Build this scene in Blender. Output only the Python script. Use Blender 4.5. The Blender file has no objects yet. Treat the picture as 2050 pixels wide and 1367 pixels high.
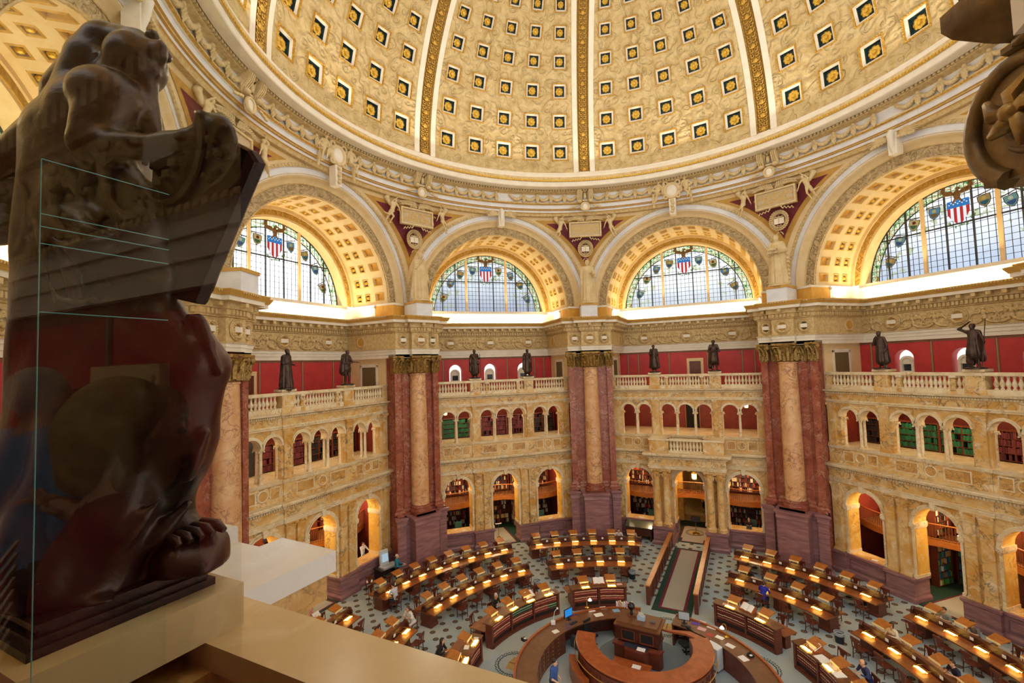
import bpy, math, random
import numpy as np
from math import pi, sin, cos, sqrt, atan2, radians as rad
from mathutils import Matrix, Vector
random.seed(7)
SC = bpy.context.scene
COL = SC.collection
TAU = 2 * pi

# ---------------------------------------------------------------- geometry builder
class G:
    def __init__(s, mi=0):
        s.v = []; s.f = []; s.m = []; s.mi = mi
    def add(s, vs, fs, mi=None):
        b = len(s.v); s.v.extend(vs)
        s.f.extend([tuple(b + i for i in f) for f in fs])
        s.m.extend([s.mi if mi is None else mi] * len(fs))
        return s
    def quad(s, a, b, c, d, mi=None):
        return s.add([a, b, c, d], [(0, 1, 2, 3)], mi)
    def box(s, x0, x1, y0, y1, z0, z1, mi=None):
        v = [(x0,y0,z0),(x1,y0,z0),(x1,y1,z0),(x0,y1,z0),(x0,y0,z1),(x1,y0,z1),(x1,y1,z1),(x0,y1,z1)]
        return s.add(v, [(0,3,2,1),(4,5,6,7),(0,1,5,4),(1,2,6,5),(2,3,7,6),(3,0,4,7)], mi)
    def cbox(s, c, d, mi=None):
        return s.box(c[0]-d[0]/2, c[0]+d[0]/2, c[1]-d[1]/2, c[1]+d[1]/2, c[2]-d[2]/2, c[2]+d[2]/2, mi)
    def prism(s, poly, z0, z1, mi=None):
        n = len(poly)
        v = [(x, y, z0) for x, y in poly] + [(x, y, z1) for x, y in poly]
        f = [tuple(reversed(range(n))), tuple(range(n, 2*n))]
        f += [(i, (i+1) % n, n + (i+1) % n, n + i) for i in range(n)]
        return s.add(v, f, mi)
    def xz(s, poly, y0, y1, mi=None):
        n = len(poly)
        v = [(x, y0, z) for x, z in poly] + [(x, y1, z) for x, z in poly]
        f = [tuple(range(n)), tuple(reversed(range(n, 2*n)))]
        f += [((i+1) % n, i, n + i, n + (i+1) % n) for i in range(n)]
        return s.add(v, f, mi)
    def lathe(s, prof, n=16, c=(0,0,0), a0=0, a1=TAU, mi=None, mis=None, sx=1, sy=1):
        full = abs(a1 - a0 - TAU) < 1e-6
        k = n if full else n + 1
        v = []
        for r, z in prof:
            for i in range(k):
                a = a0 + (a1-a0)*i/n
                v.append((c[0]+r*cos(a)*sx, c[1]+r*sin(a)*sy, c[2]+z))
        b = len(s.v); s.v.extend(v)
        for j in range(len(prof)-1):
            for i in range(n):
                i2 = (i+1) % k
                s.f.append((b+j*k+i, b+j*k+i2, b+(j+1)*k+i2, b+(j+1)*k+i))
                s.m.append(mis[j] if mis else (s.mi if mi is None else mi))
        return s
    def arc(s, poly, a0, a1, n=12, mi=None, caps=True):
        # closed section polygon [(r,z)] turned about the z axis between two angles
        k = len(poly); v = []
        for i in range(n+1):
            a = a0 + (a1-a0)*i/n
            v += [(r*cos(a), r*sin(a), z) for r, z in poly]
        f = []
        for i in range(n):
            for j in range(k):
                j2 = (j+1) % k
                f.append((i*k+j, i*k+j2, (i+1)*k+j2, (i+1)*k+j))
        if caps:
            f.append(tuple(reversed(range(k)))); f.append(tuple(n*k+j for j in range(k)))
        return s.add(v, f, mi)
    def sweep(s, path, prof, mi=None, mis=None, closed=False):
        # profile [(offset to the right of travel, z)] along a horizontal path with mitred corners
        n = len(path); P = [Vector(p) for p in path]; offs = []
        for i in range(n):
            def nrm(a, b):
                d = (b - a).normalized(); return Vector((d.y, -d.x))
            ns = []
            if i > 0 or closed: ns.append(nrm(P[i-1], P[i]))
            if i < n-1 or closed: ns.append(nrm(P[i], P[(i+1) % n]))
            m = sum(ns, Vector((0, 0)))
            m = m.normalized()
            d = max(.3, m.dot(ns[0]))
            offs.append(m / d)
        k = len(prof); v = []
        for i in range(n):
            for o, z in prof:
                q = P[i] + offs[i]*o; v.append((q.x, q.y, z))
        b = len(s.v); s.v.extend(v)
        for i in range(n if closed else n-1):
            i2 = (i+1) % n
            for j in range(k-1):
                s.f.append((b+i*k+j, b+i2*k+j, b+i2*k+j+1, b+i*k+j+1))
                s.m.append(mis[j] if mis else (s.mi if mi is None else mi))
        return s
    def along(s, path, off, z0, z1, w, dep, gap, mi=None, ins=0.0):
        # little blocks set along a path, projecting to the right of travel
        for a, b in zip(path[:-1], path[1:]):
            a = Vector(a); b = Vector(b); L = (b-a).length
            if L < gap: continue
            d = (b-a)/L; nn = Vector((d.y, -d.x)); cnt = max(1, int((L - 2*ins)/gap))
            for i in range(cnt):
                t = ins + (L-2*ins)*(i+.5)/cnt
                c = a + d*t
                q = [c + d*sx*w/2 + nn*(off + so*dep) for sx, so in ((-1,0),(1,0),(1,1),(-1,1))]
                s.prism([(p.x, p.y) for p in reversed(q)], z0, z1, mi)
        return s
    def band(s, cx, cz, r0, r1, y0, y1, a0=0.0, a1=pi, n=24, mi=None, sides=True):
        # upright ring sector in the XZ plane: front face at y0, back at y1
        v = []
        for i in range(n+1):
            a = a0 + (a1-a0)*i/n
            for r in (r0, r1):
                for y in (y0, y1):
                    v.append((cx+r*cos(a), y, cz+r*sin(a)))
        f = []
        for i in range(n):
            p = i*4; q = p+4
            f.append((p, p+2, q+2, q))
            if sides:
                f.append((p+2, p+3, q+3, q+2)); f.append((p+1, p, q, q+1))
        return s.add(v, f, mi)
    def tube(s, pts, r, n=6, mi=None, caps=True):
        P = [Vector(p) for p in pts]; m = len(P)
        rr = r if hasattr(r, '__len__') else [r]*m
        t = (P[1]-P[0]).normalized()
        u = t.orthogonal().normalized(); v = []
        for i in range(m):
            t = (P[min(i+1, m-1)] - P[max(i-1, 0)]).normalized()
            u = (u - t*u.dot(t)).normalized(); w = t.cross(u)
            for k in range(n):
                a = TAU*k/n
                v.append(tuple(P[i] + (u*cos(a) + w*sin(a))*rr[i]))
        f = [(i*n+k, i*n+(k+1) % n, (i+1)*n+(k+1) % n, (i+1)*n+k) for i in range(m-1) for k in range(n)]
        if caps:
            f.append(tuple(reversed(range(n)))); f.append(tuple((m-1)*n+k for k in range(n)))
        return s.add(v, f, mi)
    def ball(s, c, r, n=8, mi=None):
        r = r if hasattr(r, '__len__') else (r, r, r)
        h = n//2 + 1; v = [(c[0], c[1], c[2]-r[2])]
        for j in range(1, h):
            e = -pi/2 + pi*j/h
            v += [(c[0]+r[0]*cos(e)*cos(TAU*i/n), c[1]+r[1]*cos(e)*sin(TAU*i/n), c[2]+r[2]*sin(e)) for i in range(n)]
        v.append((c[0], c[1], c[2]+r[2])); f = [(0, 1+(i+1) % n, 1+i) for i in range(n)]
        for j in range(h-2):
            f += [(1+j*n+i, 1+j*n+(i+1) % n, 1+(j+1)*n+(i+1) % n, 1+(j+1)*n+i) for i in range(n)]
        l = len(v)-1; b = 1+(h-2)*n
        f += [(b+i, b+(i+1) % n, l) for i in range(n)]
        return s.add(v, f, mi)
    def torus(s, c, R, r, ax='y', n=16, m=6, mi=None, a0=0, a1=TAU):
        pts = []
        full = abs(a1-a0-TAU) < 1e-6
        for i in range(n + (1 if not full else 1)):
            a = a0+(a1-a0)*i/n
            p = (R*cos(a), 0, R*sin(a)) if ax == 'y' else ((R*cos(a), R*sin(a), 0) if ax == 'z' else (0, R*cos(a), R*sin(a)))
            pts.append((c[0]+p[0], c[1]+p[1], c[2]+p[2]))
        return s.tube(pts, r, m, mi, caps=not full)
    def surf(s, fn, nu, nv, mi=None, flip=False):
        v = [fn(i/nu, j/nv) for j in range(nv+1) for i in range(nu+1)]
        k = nu+1
        f = [(j*k+i, j*k+i+1, (j+1)*k+i+1, (j+1)*k+i) for j in range(nv) for i in range(nu)]
        if flip: f = [tuple(reversed(q)) for q in f]
        return s.add(v, f, mi)
    def disc(s, c, r, n=16, ax='z', mi=None, h=0.01):
        if ax == 'z': return s.lathe([(0, h), (r, h), (r, 0)][::-1], n, c, mi=mi)
        P = [(c[0]+r*cos(TAU*i/n), c[2]+r*sin(TAU*i/n)) for i in range(n)]
        return s.xz(P, c[1]-h, c[1], mi)
    def xf(s, M, start=0):
        for i in range(start, len(s.v)):
            s.v[i] = tuple(M @ Vector(s.v[i]))
        return s

def T(x=0, y=0, z=0, rz=0, rx=0, ry=0, sc=1):
    return Matrix.Translation((x, y, z)) @ Matrix.Rotation(rz, 4, 'Z') @ Matrix.Rotation(ry, 4, 'Y') @ Matrix.Rotation(rx, 4, 'X') @ Matrix.Scale(sc, 4)

def mesh(name, g, mats, smooth=None):
    me = bpy.data.meshes.new(name)
    me.from_pydata(g.v, [], g.f)
    for m in (mats if isinstance(mats, (list, tuple)) else [mats]): me.materials.append(m)
    if len(me.polygons) == len(g.m): me.polygons.foreach_set('material_index', g.m)
    if smooth is not None:
        me.polygons.foreach_set('use_smooth', [True]*len(me.polygons))
        if smooth < 170: me.set_sharp_from_angle(angle=rad(smooth))
    me.update()
    return me

def setp(o, label=None, cat=None, group=None, kind=None):
    if label: o['label'] = label
    if cat: o['category'] = cat
    if group: o['group'] = group
    if kind: o['kind'] = kind
    return o

def link(name, data, parent=None, loc=(0,0,0), rz=0, sc=None, **k):
    o = bpy.data.objects.new(name, data); COL.objects.link(o)
    o.location = loc; o.rotation_euler = (0, 0, rz)
    if sc: o.scale = sc if hasattr(sc, '__len__') else (sc,)*3
    if parent: o.parent = parent
    return setp(o, **k)

def obj(name, g, mats, parent=None, smooth=None, loc=(0,0,0), rz=0, **k):
    return link(name, mesh(name, g, mats, smooth), parent, loc, rz, **k)

def empty(name, loc=(0,0,0), rz=0, parent=None, **k):
    o = link(name, None, parent, loc, rz, **k); o.empty_display_size = .2
    return o

KIDS = {}
def copy_tree(root, loc, rz, sc=None, **k):
    # copy a thing with its parts and their sub-parts; mesh data is shared
    if root.name not in KIDS:
        KIDS[root.name] = [(c, [d for d in COL.objects if d.parent == c]) for c in COL.objects if c.parent == root]
    r = root.copy(); COL.objects.link(r); r.location = loc; r.rotation_euler = (0, 0, rz)
    if sc: r.scale = sc if hasattr(sc, '__len__') else (sc,)*3
    for c, ds in KIDS[root.name]:
        c2 = c.copy(); COL.objects.link(c2); c2.parent = r
        for d in ds:
            d2 = d.copy(); COL.objects.link(d2); d2.parent = c2
    setp(r, **k)
    return r

ORD = 'first second third fourth fifth sixth seventh eighth ninth tenth eleventh twelfth thirteenth fourteenth fifteenth sixteenth seventeenth eighteenth nineteenth twentieth'.split()
def nth(i):
    tens = ['twenty', 'thirty', 'forty', 'fifty', 'sixty']
    if i < 20: return ORD[i]
    t, u = divmod(i+1, 10)
    if u == 0: return ['twentieth', 'thirtieth', 'fortieth', 'fiftieth', 'sixtieth'][t-2]
    return tens[t-2] + '-' + ORD[u-1]

# ---------------------------------------------------------------- materials
def hx(h):
    c = [int(h[i:i+2], 16)/255 for i in (0, 2, 4)]
    return tuple(x/12.92 if x <= .04045 else ((x+.055)/1.055)**2.4 for x in c) + (1,)

class NT:
    def __init__(s, name):
        s.m = bpy.data.materials.new(name); s.m.use_nodes = True
        s.t = s.m.node_tree; s.t.nodes.clear(); s.L = s.t.links
    def n(s, typ, ins=None, **k):
        q = s.t.nodes.new(typ)
        for a, b in k.items(): setattr(q, a, b)
        for a, b in (ins or {}).items():
            if hasattr(b, 'is_output') or isinstance(b, bpy.types.NodeSocket): s.L.new(b, q.inputs[a])
            else: q.inputs[a].default_value = b
        return q
    def mix(s, f, a, b, mode='MIX'):
        q = s.n('ShaderNodeMix', data_type='RGBA', blend_type=mode)
        for i, x in ((0, f), (6, a), (7, b)):
            if isinstance(x, bpy.types.NodeSocket): s.L.new(x, q.inputs[i])
            else: q.inputs[i].default_value = x
        return q.outputs[2]
    def math(s, op, a, b=0.0, c=0.0):
        q = s.n('ShaderNodeMath', operation=op)
        for i, x in enumerate((a, b, c)):
            if isinstance(x, bpy.types.NodeSocket): s.L.new(x, q.inputs[i])
            else: q.inputs[i].default_value = x
        return q.outputs[0]
    def ramp(s, f, stops):
        q = s.n('ShaderNodeValToRGB', {'Fac': f}); e = q.color_ramp.elements
        while len(e) < len(stops): e.new(.5)
        for el, (p, c) in zip(e, stops): el.position = p; el.color = c if len(c) == 4 else (*c, 1)
        return q.outputs[0]
    def co(s, rnd=True):
        t = s.n('ShaderNodeTexCoord').outputs['Object']
        if not rnd: return t
        r = s.n('ShaderNodeObjectInfo').outputs['Random']
        r = s.math('MULTIPLY', r, 37.0)
        q = s.n('ShaderNodeVectorMath', {0: t, 1: r}, operation='ADD')
        return q.outputs[0]
    def noise(s, v, scale, detail=4, dist=0, rough=.55):
        return s.n('ShaderNodeTexNoise', {'Vector': v, 'Scale': scale, 'Detail': detail, 'Distortion': dist, 'Roughness': rough}).outputs[0]
    def out(s, col, rough=.5, metal=0, bump=None, bs=.3, bd=.05, emit=None, es=0, spec=.5):
        b = s.n('ShaderNodeBsdfPrincipled', {'Base Color': col, 'Roughness': rough, 'Metallic': metal, 'Specular IOR Level': spec})
        if bump is not None:
            q = s.n('ShaderNodeBump', {'Height': bump, 'Strength': bs, 'Distance': bd}); s.L.new(q.outputs[0], b.inputs['Normal'])
        if emit is not None:
            if isinstance(emit, bpy.types.NodeSocket): s.L.new(emit, b.inputs['Emission Color'])
            else: b.inputs['Emission Color'].default_value = emit
            b.inputs['Emission Strength'].default_value = es
        o = s.n('ShaderNodeOutputMaterial'); s.L.new(b.outputs[0], o.inputs[0])
        return s.m

def plain(name, h, rough=.5, metal=0, h2=None, scale=6, amt=1.0, bump=0, bscale=20, bd=.02, spec=.5, emit=None, es=0):
    t = NT(name); c = hx(h)
    if h2 or bump:
        v = t.co()
    if h2:
        f = t.ramp(t.noise(v, scale, 5), [(.38, (0,0,0)), (.62, (amt,amt,amt))])
        c = t.mix(f, c, hx(h2))
    b = t.noise(v, bscale, 4) if bump else None
    return t.out(c, rough, metal, b, bump, bd, hx(emit) if emit else None, es, spec)

def marble(name, base, alt, patch, vein, sc=1.0, vw=.035, rough=.3, va=.8, pa=.7):
    t = NT(name); v = t.co()
    n1 = t.noise(v, .9*sc, 6, .8)
    c = t.mix(t.ramp(n1, [(.36, (0,0,0)), (.64, (1,1,1))]), hx(base), hx(alt))
    n2 = t.noise(v, 1.7*sc, 7, 1.5, .62)
    c = t.mix(t.ramp(n2, [(.52, (0,0,0)), (.68, (pa,pa,pa))]), c, hx(patch))
    n3 = t.math('ABSOLUTE', t.math('SUBTRACT', t.noise(v, 1.3*sc, 8, 1.2, .6), .5))
    msk = t.ramp(t.noise(v, .6*sc, 3), [(.42, (0,0,0)), (.6, (1,1,1))])
    f = t.math('MULTIPLY', t.ramp(n3, [(0, (va,va,va)), (vw, (0,0,0))]), msk)
    c = t.mix(f, c, hx(vein))
    return t.out(c, rough, 0, None, spec=.4)

M = {}
M['gold_marble'] = marble('gold_marble', 'D09C4C', 'E4C48A', 'F3E6C8', '5A4C4A', 1.0, .035)
M['gold_marble_dark'] = marble('gold_marble_dark', 'B98544', 'D3A968', 'E6CC98', '66503F', 1.3, .035)
M['jamb_marble'] = marble('jamb_marble', 'D9A548', 'E6BD66', 'EED594', '8A6A3A', .9, .03)
M['near_marble'] = marble('rail_marble', 'C7A877', 'D2B98E', 'DCC8A2', '9C7C50', 1.1, .006, .22, .4, .5)
M['near_marble_b'] = marble('rail_marble_gold', 'B98A48', 'C99E5C', 'D6B47A', '7C5A30', 2.0, .03, .25)
M['near_sheen'] = marble('cap_marble_sheen', 'CFC9C2', 'D8D4D0', 'C4BAAE', 'A0968A', .8, .006, .2, .35, .4)  # window reflection on the cap painted in as a paler, greyer marble
M['cream_marble'] = marble('cream_marble', 'DCC193', 'EBDDBB', 'F4ECD6', '9C8060', 1.2, .03)
M['red_marble'] = marble('red_marble', '8E4A3A', 'A4604B', '6E3530', 'C09A86', 1.6, .04, .22)
M['pink_marble'] = marble('pink_marble', 'D6A272', 'E2B88A', 'BE7E58', '84503C', 1.2, .04, .25)
def brown_marble():
    t = NT('brown_marble'); v = t.co(False)
    q = t.n('ShaderNodeMapping', {'Vector': v, 'Scale': (.35, .35, 3.2), 'Rotation': (.12, .1, 0)}).outputs[0]
    f = t.ramp(t.noise(q, 3.0, 6, .4), [(.35, hx('7E5A60')), (.52, hx('946A6E')), (.68, hx('A67E80'))])
    return t.out(f, .28, 0)
M['brown_marble'] = brown_marble()
M['brown_marble_dark'] = plain('brown_marble_dark', '74525A', .3, 0, '836068', 3)
M['cream'] = plain('cream_plaster', 'E9CFA0', .7, 0, 'E2C592', 2)
M['pale'] = plain('pale_plaster', 'EFE6D6', .7, 0, 'E6DCCB', 1.5)
M['white'] = plain('white_plaster', 'E4E4E8', .7, 0, 'DADBE0', 1.5)
M['ochre'] = plain('ochre_plaster', 'C99B4A', .65, 0, 'BE8E3E', 3)
M['ochre_l'] = plain('light_ochre', 'DDB768', .6, 0, 'CFA552', 5)
M['yellow'] = plain('yellow_plaster', 'E0A94A', .7, 0, 'D69B3C', 3)
M['gilt'] = plain('gilding', 'B88A32', .42, .35, 'D6AE52', 9, bump=.35, bscale=22)
M['gilt_dark'] = plain('gilding_dark', '8E6A2C', .45, .3, 'B48E44', 12, bump=.5, bscale=16, bd=.06)
M['bright_gold'] = plain('bright_gold', 'D9A72E', .38, .45, 'E8C258', 8)
M['stat_plaster'] = plain('statue_plaster', 'DCC69A', .6, 0, 'CFB684', 4, bump=.15, bscale=8)
M['relief'] = plain('relief_plaster', 'D8BE8C', .6, 0, 'C4A66E', 6, bump=.25, bscale=12)
M['maroon'] = plain('maroon_paint', '75202F', .6, 0, '6A1A28', 3)
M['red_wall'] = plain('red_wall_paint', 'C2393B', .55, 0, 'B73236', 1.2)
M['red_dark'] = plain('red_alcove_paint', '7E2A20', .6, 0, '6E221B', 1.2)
M['stencil'] = plain('brown_border_paint', '8C5A40', .6, 0, '7C4E38', 8)
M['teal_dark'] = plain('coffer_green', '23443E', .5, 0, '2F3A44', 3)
M['bronze'] = plain('bronze_patina', '3E302B', .38, .55, '54433A', 5, bump=.25, bscale=9)
M['cap_bronze'] = plain('capital_gilding', '7E6030', .4, .45, 'A98748', 9, bump=.3, bscale=12)
M['black'] = plain('black_metal', '15151A', .4)
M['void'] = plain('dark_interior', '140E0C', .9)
M['lead'] = plain('lead_bars', '2A2C34', .5)
def relief_wall(name, c1, c2, sc, bs, metal=.0):
    # raised plaster ornament: scrolls, rosettes and foliage as bump on one colour family
    t = NT(name); v = t.co(False)
    w = t.noise(v, sc*.45, 3)
    q = t.n('ShaderNodeVectorMath', {0: v, 1: w}, operation='ADD').outputs[0]
    vo = t.n('ShaderNodeTexVoronoi', {'Vector': q, 'Scale': sc}, feature='SMOOTH_F1').outputs['Distance']
    rings = t.math('SINE', t.math('MULTIPLY', vo, 21.0))
    n = t.noise(v, sc*3.2, 4)
    h = t.math('ADD', t.math('MULTIPLY', rings, .5), n)
    c = t.mix(t.ramp(t.noise(v, sc*1.3, 4), [(.4, (0,0,0)), (.62, (1,1,1))]), hx(c1), hx(c2))
    return t.out(c, .55, metal, h, bs, .09)
M['dome_relief'] = relief_wall('dome_relief', 'D2BA88', 'C2A670', 1.5, 1.0)
M['rib_relief'] = relief_wall('rib_relief', '9C7430', 'C29A48', 2.2, .95, .35)
M['frieze_relief'] = relief_wall('frieze_relief', 'CDAE74', 'B9985A', 2.4, 1.0)
M['guilloche'] = relief_wall('guilloche_relief', 'CDB488', 'BDA173', 3.0, .9)
M['guilloche_gold'] = relief_wall('guilloche_gold', 'D2A850', 'C09238', 3.0, .8)
def wood(name, a, b, rough=.35, sc=1.0):
    t = NT(name); v = t.co()
    q = t.n('ShaderNodeMapping', {'Vector': v, 'Scale': (1.2, 1.2, 9)}).outputs[0]
    f = t.noise(q, 2.2*sc, 6, 1.2)
    return t.out(t.ramp(f, [(.33, hx(a)), (.68, hx(b))]), rough)
M['wood_dark'] = wood('mahogany_dark', '3E1C14', '552A1C')
M['wood'] = wood('mahogany', '6B321E', '84452A')
M['wood_desk'] = wood('desk_top_wood', '7A4322', '96582E', .3)
M['wood_counter'] = wood('counter_wood', '8C4420', 'A85A2E', .28)
M['wood_brown'] = wood('walnut_brown', '5E3A22', '75492B', .35)
M['wood_orange'] = wood('oak_orange', '9C5B26', 'B8732F', .35)
M['wood_red'] = wood('wainscot_cherry', '5A2A1E', '743A28', .3)
M['brass'] = plain('brass', 'C9A04A', .3, .8)
M['paper'] = plain('paper', 'E8E6E4', .7)
M['paper_buff'] = plain('paper_buff', 'D9BE8C', .7)
M['green_carpet'] = plain('green_carpet', '14382E', .95, 0, '173F34', 30)
M['red_carpet'] = plain('burgundy_carpet', '6E1A34', .95, 0, '641730', 30)
M['beige_carpet'] = plain('beige_carpet', 'A9A69C', .95, 0, '9F9C92', 25)
def floor_mat():
    t = NT('patterned_carpet'); v = t.co(False)
    r = t.n('ShaderNodeMapping', {'Vector': v, 'Rotation': (0, 0, rad(22.5))}).outputs[0]
    sx, sy, _ = [t.n('ShaderNodeSeparateXYZ', {0: r}).outputs[i] for i in range(3)]
    def cell(off):
        a = t.math('PINGPONG', t.math('ADD', sx, 50+.5*off), .5); b = t.math('PINGPONG', t.math('ADD', sy, 50.0+.425*off), .425)
        return t.math('SQRT', t.math('ADD', t.math('POWER', a, 2), t.math('POWER', b, 2)))
    d = t.math('MINIMUM', cell(0), cell(1))
    x, y, _ = [t.n('ShaderNodeSeparateXYZ', {0: v}).outputs[i] for i in range(3)]
    rr = t.math('SQRT', t.math('ADD', t.math('POWER', x, 2), t.math('POWER', y, 2)))
    out = t.math('GREATER_THAN', rr, 8.5)
    base = t.mix(t.ramp(t.noise(v, .45, 3), [(.4, (0,0,0)), (.6, (1,1,1))]), hx('A3B3BC'), hx('B4BAB4'))
    base = t.mix(t.ramp(t.noise(v, 18, 3), [(.3, (0,0,0)), (.7, (.3,.3,.3))]), base, hx('94A2AA'))
    ringed = t.ramp(t.math('MULTIPLY', d, 6.6), [(0, hx('6E5A46')), (.3, hx('5C4A3C')), (.42, hx('8C8170')), (.62, hx('4E3C32')), (.9, hx('5C4A3E'))])
    f = t.math('MULTIPLY', t.math('LESS_THAN', d, .145), out)
    return t.out(t.mix(f, base, ringed), .95, spec=.1)
M['floor'] = floor_mat()
def glow(name, h, es, h2=None):
    t = NT(name)
    e = t.n('ShaderNodeEmission', {'Color': hx(h), 'Strength': es}); o = t.n('ShaderNodeOutputMaterial'); t.L.new(e.outputs[0], o.inputs[0])
    return t.m
WORLD, COVE, DOME, ALC, EXPO, LAMP = 1.25, 75, 230, 240, 0.15, 8.0
# ================================================================ THE ROOM
# bay frame: x to the right seen from the middle of the room, y outward, z up; turned about the room's axis
BAYS = {'near_left': 202.5, 'far_left': 157.5, 'left': 112.5, 'center': 67.5, 'right': 22.5}
BAYDESC = {'near_left': 'the bay behind the big statue', 'far_left': 'the far left bay', 'left': 'the left bay',
           'center': 'the entrance bay', 'right': 'the right bay'}
PIERS = {'A': 180, 'B': 135, 'C': 90, 'D': 45, 'E': 0, 'N': 270}
def rz(a): return rad(a - 90)
def W(a, x, y, z=0):
    a = rad(a); return (cos(a)*y + sin(a)*x, sin(a)*y - cos(a)*x, z)

# ---- floor with woven medallions, carpet in the alcoves
g = G(); g.lathe([(0, 0), (26, 0)][::-1], 64)
floor = obj('floor', g, M['floor'], kind='structure', label='pale blue patterned carpet floor of the reading room', cat='floor')
g = G(1)
for i in range(44):
    a = TAU*i/44
    for rr, w in ((.74, .07), (.86, .055)):
        st = len(g.v)
        g.add([(-.07, 0, 0), (0, -w/2, .004), (.07, 0, 0), (0, w/2, .004)], [(0, 1, 2, 3)], 1)
        g.xf(T(rr*cos(a+.05*(rr > .8)), rr*sin(a+.05*(rr > .8)), .012, a+1.2+(.9 if i % 2 else -.4)), st)
g.lathe([(.62, .01), (0, .01)], 32, mi=0)
g.add([(-.42,-.3,.016),(0,-.24,.016),(0,.3,.016),(-.42,.24,.016)], [(0,1,2,3)], 2)
g.add([(.42,-.3,.016),(0,-.24,.016),(0,.3,.016),(.42,.24,.016)], [(3,2,1,0)], 2)
g.add([(-.03,-.3,.018),(.03,-.3,.018),(.03,.3,.018),(-.03,.3,.018)], [(0,1,2,3)], 3)
seal = mesh('medallion', g, [plain('seal_ground', 'A3ACAE', .95), plain('seal_leaf', '3C443F', .95), plain('seal_book', 'B89A62', .95, 0, 'A88850', 12), plain('seal_spine', '7A5F34', .95)])
for a in (157.5, 112.5, 67.5, 22.5, -22.5, 202.5):
    link('medallion', seal, floor, W(a, 0, 5.62, .002), rz(a), label='woven wreath and open book medallion')

def pier_entry(g, x0, x1, y, mi=None): pass

# ---------------------------------------------------------------- wall with arched openings
def arcwall(g, x0, x1, z0, z1, y0, y1, arches, mi=0, mj=None, ns=10, base=True):
    # arches: (centre, half width, sill z, spring z); solid from x0 to x1 elsewhere
    mj = mi if mj is None else mj
    x = x0
    for cx, hw, zb, zs in arches:
        if cx-hw > x+1e-4: g.box(x, cx-hw, y0, y1, z0, z1, mi)
        if zb > z0: g.box(cx-hw, cx+hw, y0, y1, z0, zb, mi)
        for i in range(ns):
            a, b = pi - pi*i/ns, pi - pi*(i+1)/ns
            xa, za, xb, zb2 = cx+hw*cos(a), zs+hw*sin(a), cx+hw*cos(b), zs+hw*sin(b)
            g.quad((xa,y0,za),(xb,y0,zb2),(xb,y0,z1),(xa,y0,z1), mi)
            g.quad((xa,y1,za),(xa,y1,z1),(xb,y1,z1),(xb,y1,zb2), mi)
            g.quad((xa,y0,za),(xa,y1,za),(xb,y1,zb2),(xb,y0,zb2), mj)
        x = cx+hw
    if x1 > x+1e-4: g.box(x, x1, y0, y1, z0, z1, mi)

def pilaster(g, x0, x1, y, yb, z0, z1, mi=0, cap=.42, mc=None):
    w = x1-x0
    g.box(x0, x1, y, yb, z0, z1, mi)
    g.box(x0-.05, x1+.05, y-.05, yb, z0, z0+.09, mi); g.box(x0-.03, x1+.03, y-.03, yb, z0+.09, z0+.17, mi)
    mc = mi if mc is None else mc
    g.box(x0-.02, x1+.02, y-.02, yb, z1-cap, z1-cap+.04, mc)
    for k in range(3):
        e = .01+.02*k
        g.box(x0-e, x1+e, y-e, yb, z1-cap+.06+k*.1, z1-cap+.15+k*.1, mc)
    for sx in (x0-.02, x1+.02): g.ball((sx, y-.05, z1-.1), (.07, .06, .07), 6, mc)
    g.box(x0-.07, x1+.07, y-.08, yb, z1-.05, z1, mc)

def panel(g, x0, x1, z0, z1, y, mi, t=.05, d=.03):
    g.box(x0, x1, y-d, y, z0, z0+t, mi); g.box(x0, x1, y-d, y, z1-t, z1, mi)
    g.box(x0, x0+t, y-d, y, z0+t, z1-t, mi); g.box(x1-t, x1, y-d, y, z0+t, z1-t, mi)

def wainscot_mesh(entry):
    g = G()
    yp = 16.25 if entry else 17.28; yr = 17.5; xi = 1.05 if not entry else 1.12
    xo = 2.45
    prof = [(.1,0),(.1,.2),(.04,.27),(0,.3),(0,1.06),(.05,1.1),(.08,1.14),(.08,1.27),(-.3,1.28)]
    for sg in (-1, 1):
        P = [(-5.55,17.32),(-4.75,17.32),(-4.75,yr),(-xo,yr),(-xo,yp),(-xi,yp),(-xi,18.5)]
        if sg > 0: P = [(-x, y) for x, y in reversed(P)]
        g.sweep(P, prof, 0)
        a, b = (-xo, -xi) if sg < 0 else (xi, xo)
        g.box(a+.01, b-.01, yp+.01, 18.5, .3, 1.27, 0)
        a, b = (-5.5, -xo) if sg < 0 else (xo, 5.5)
        g.box(a, b, yr+.01, 18.45, .2, 1.26, 0)
        a, b = (-4.6, -2.6) if sg < 0 else (2.6, 4.6)
        panel(g, a, b, .4, .98, yr, 1)
    return mesh('wainscot', g, [M['brown_marble'], M['brown_marble_dark']], 30)

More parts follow.
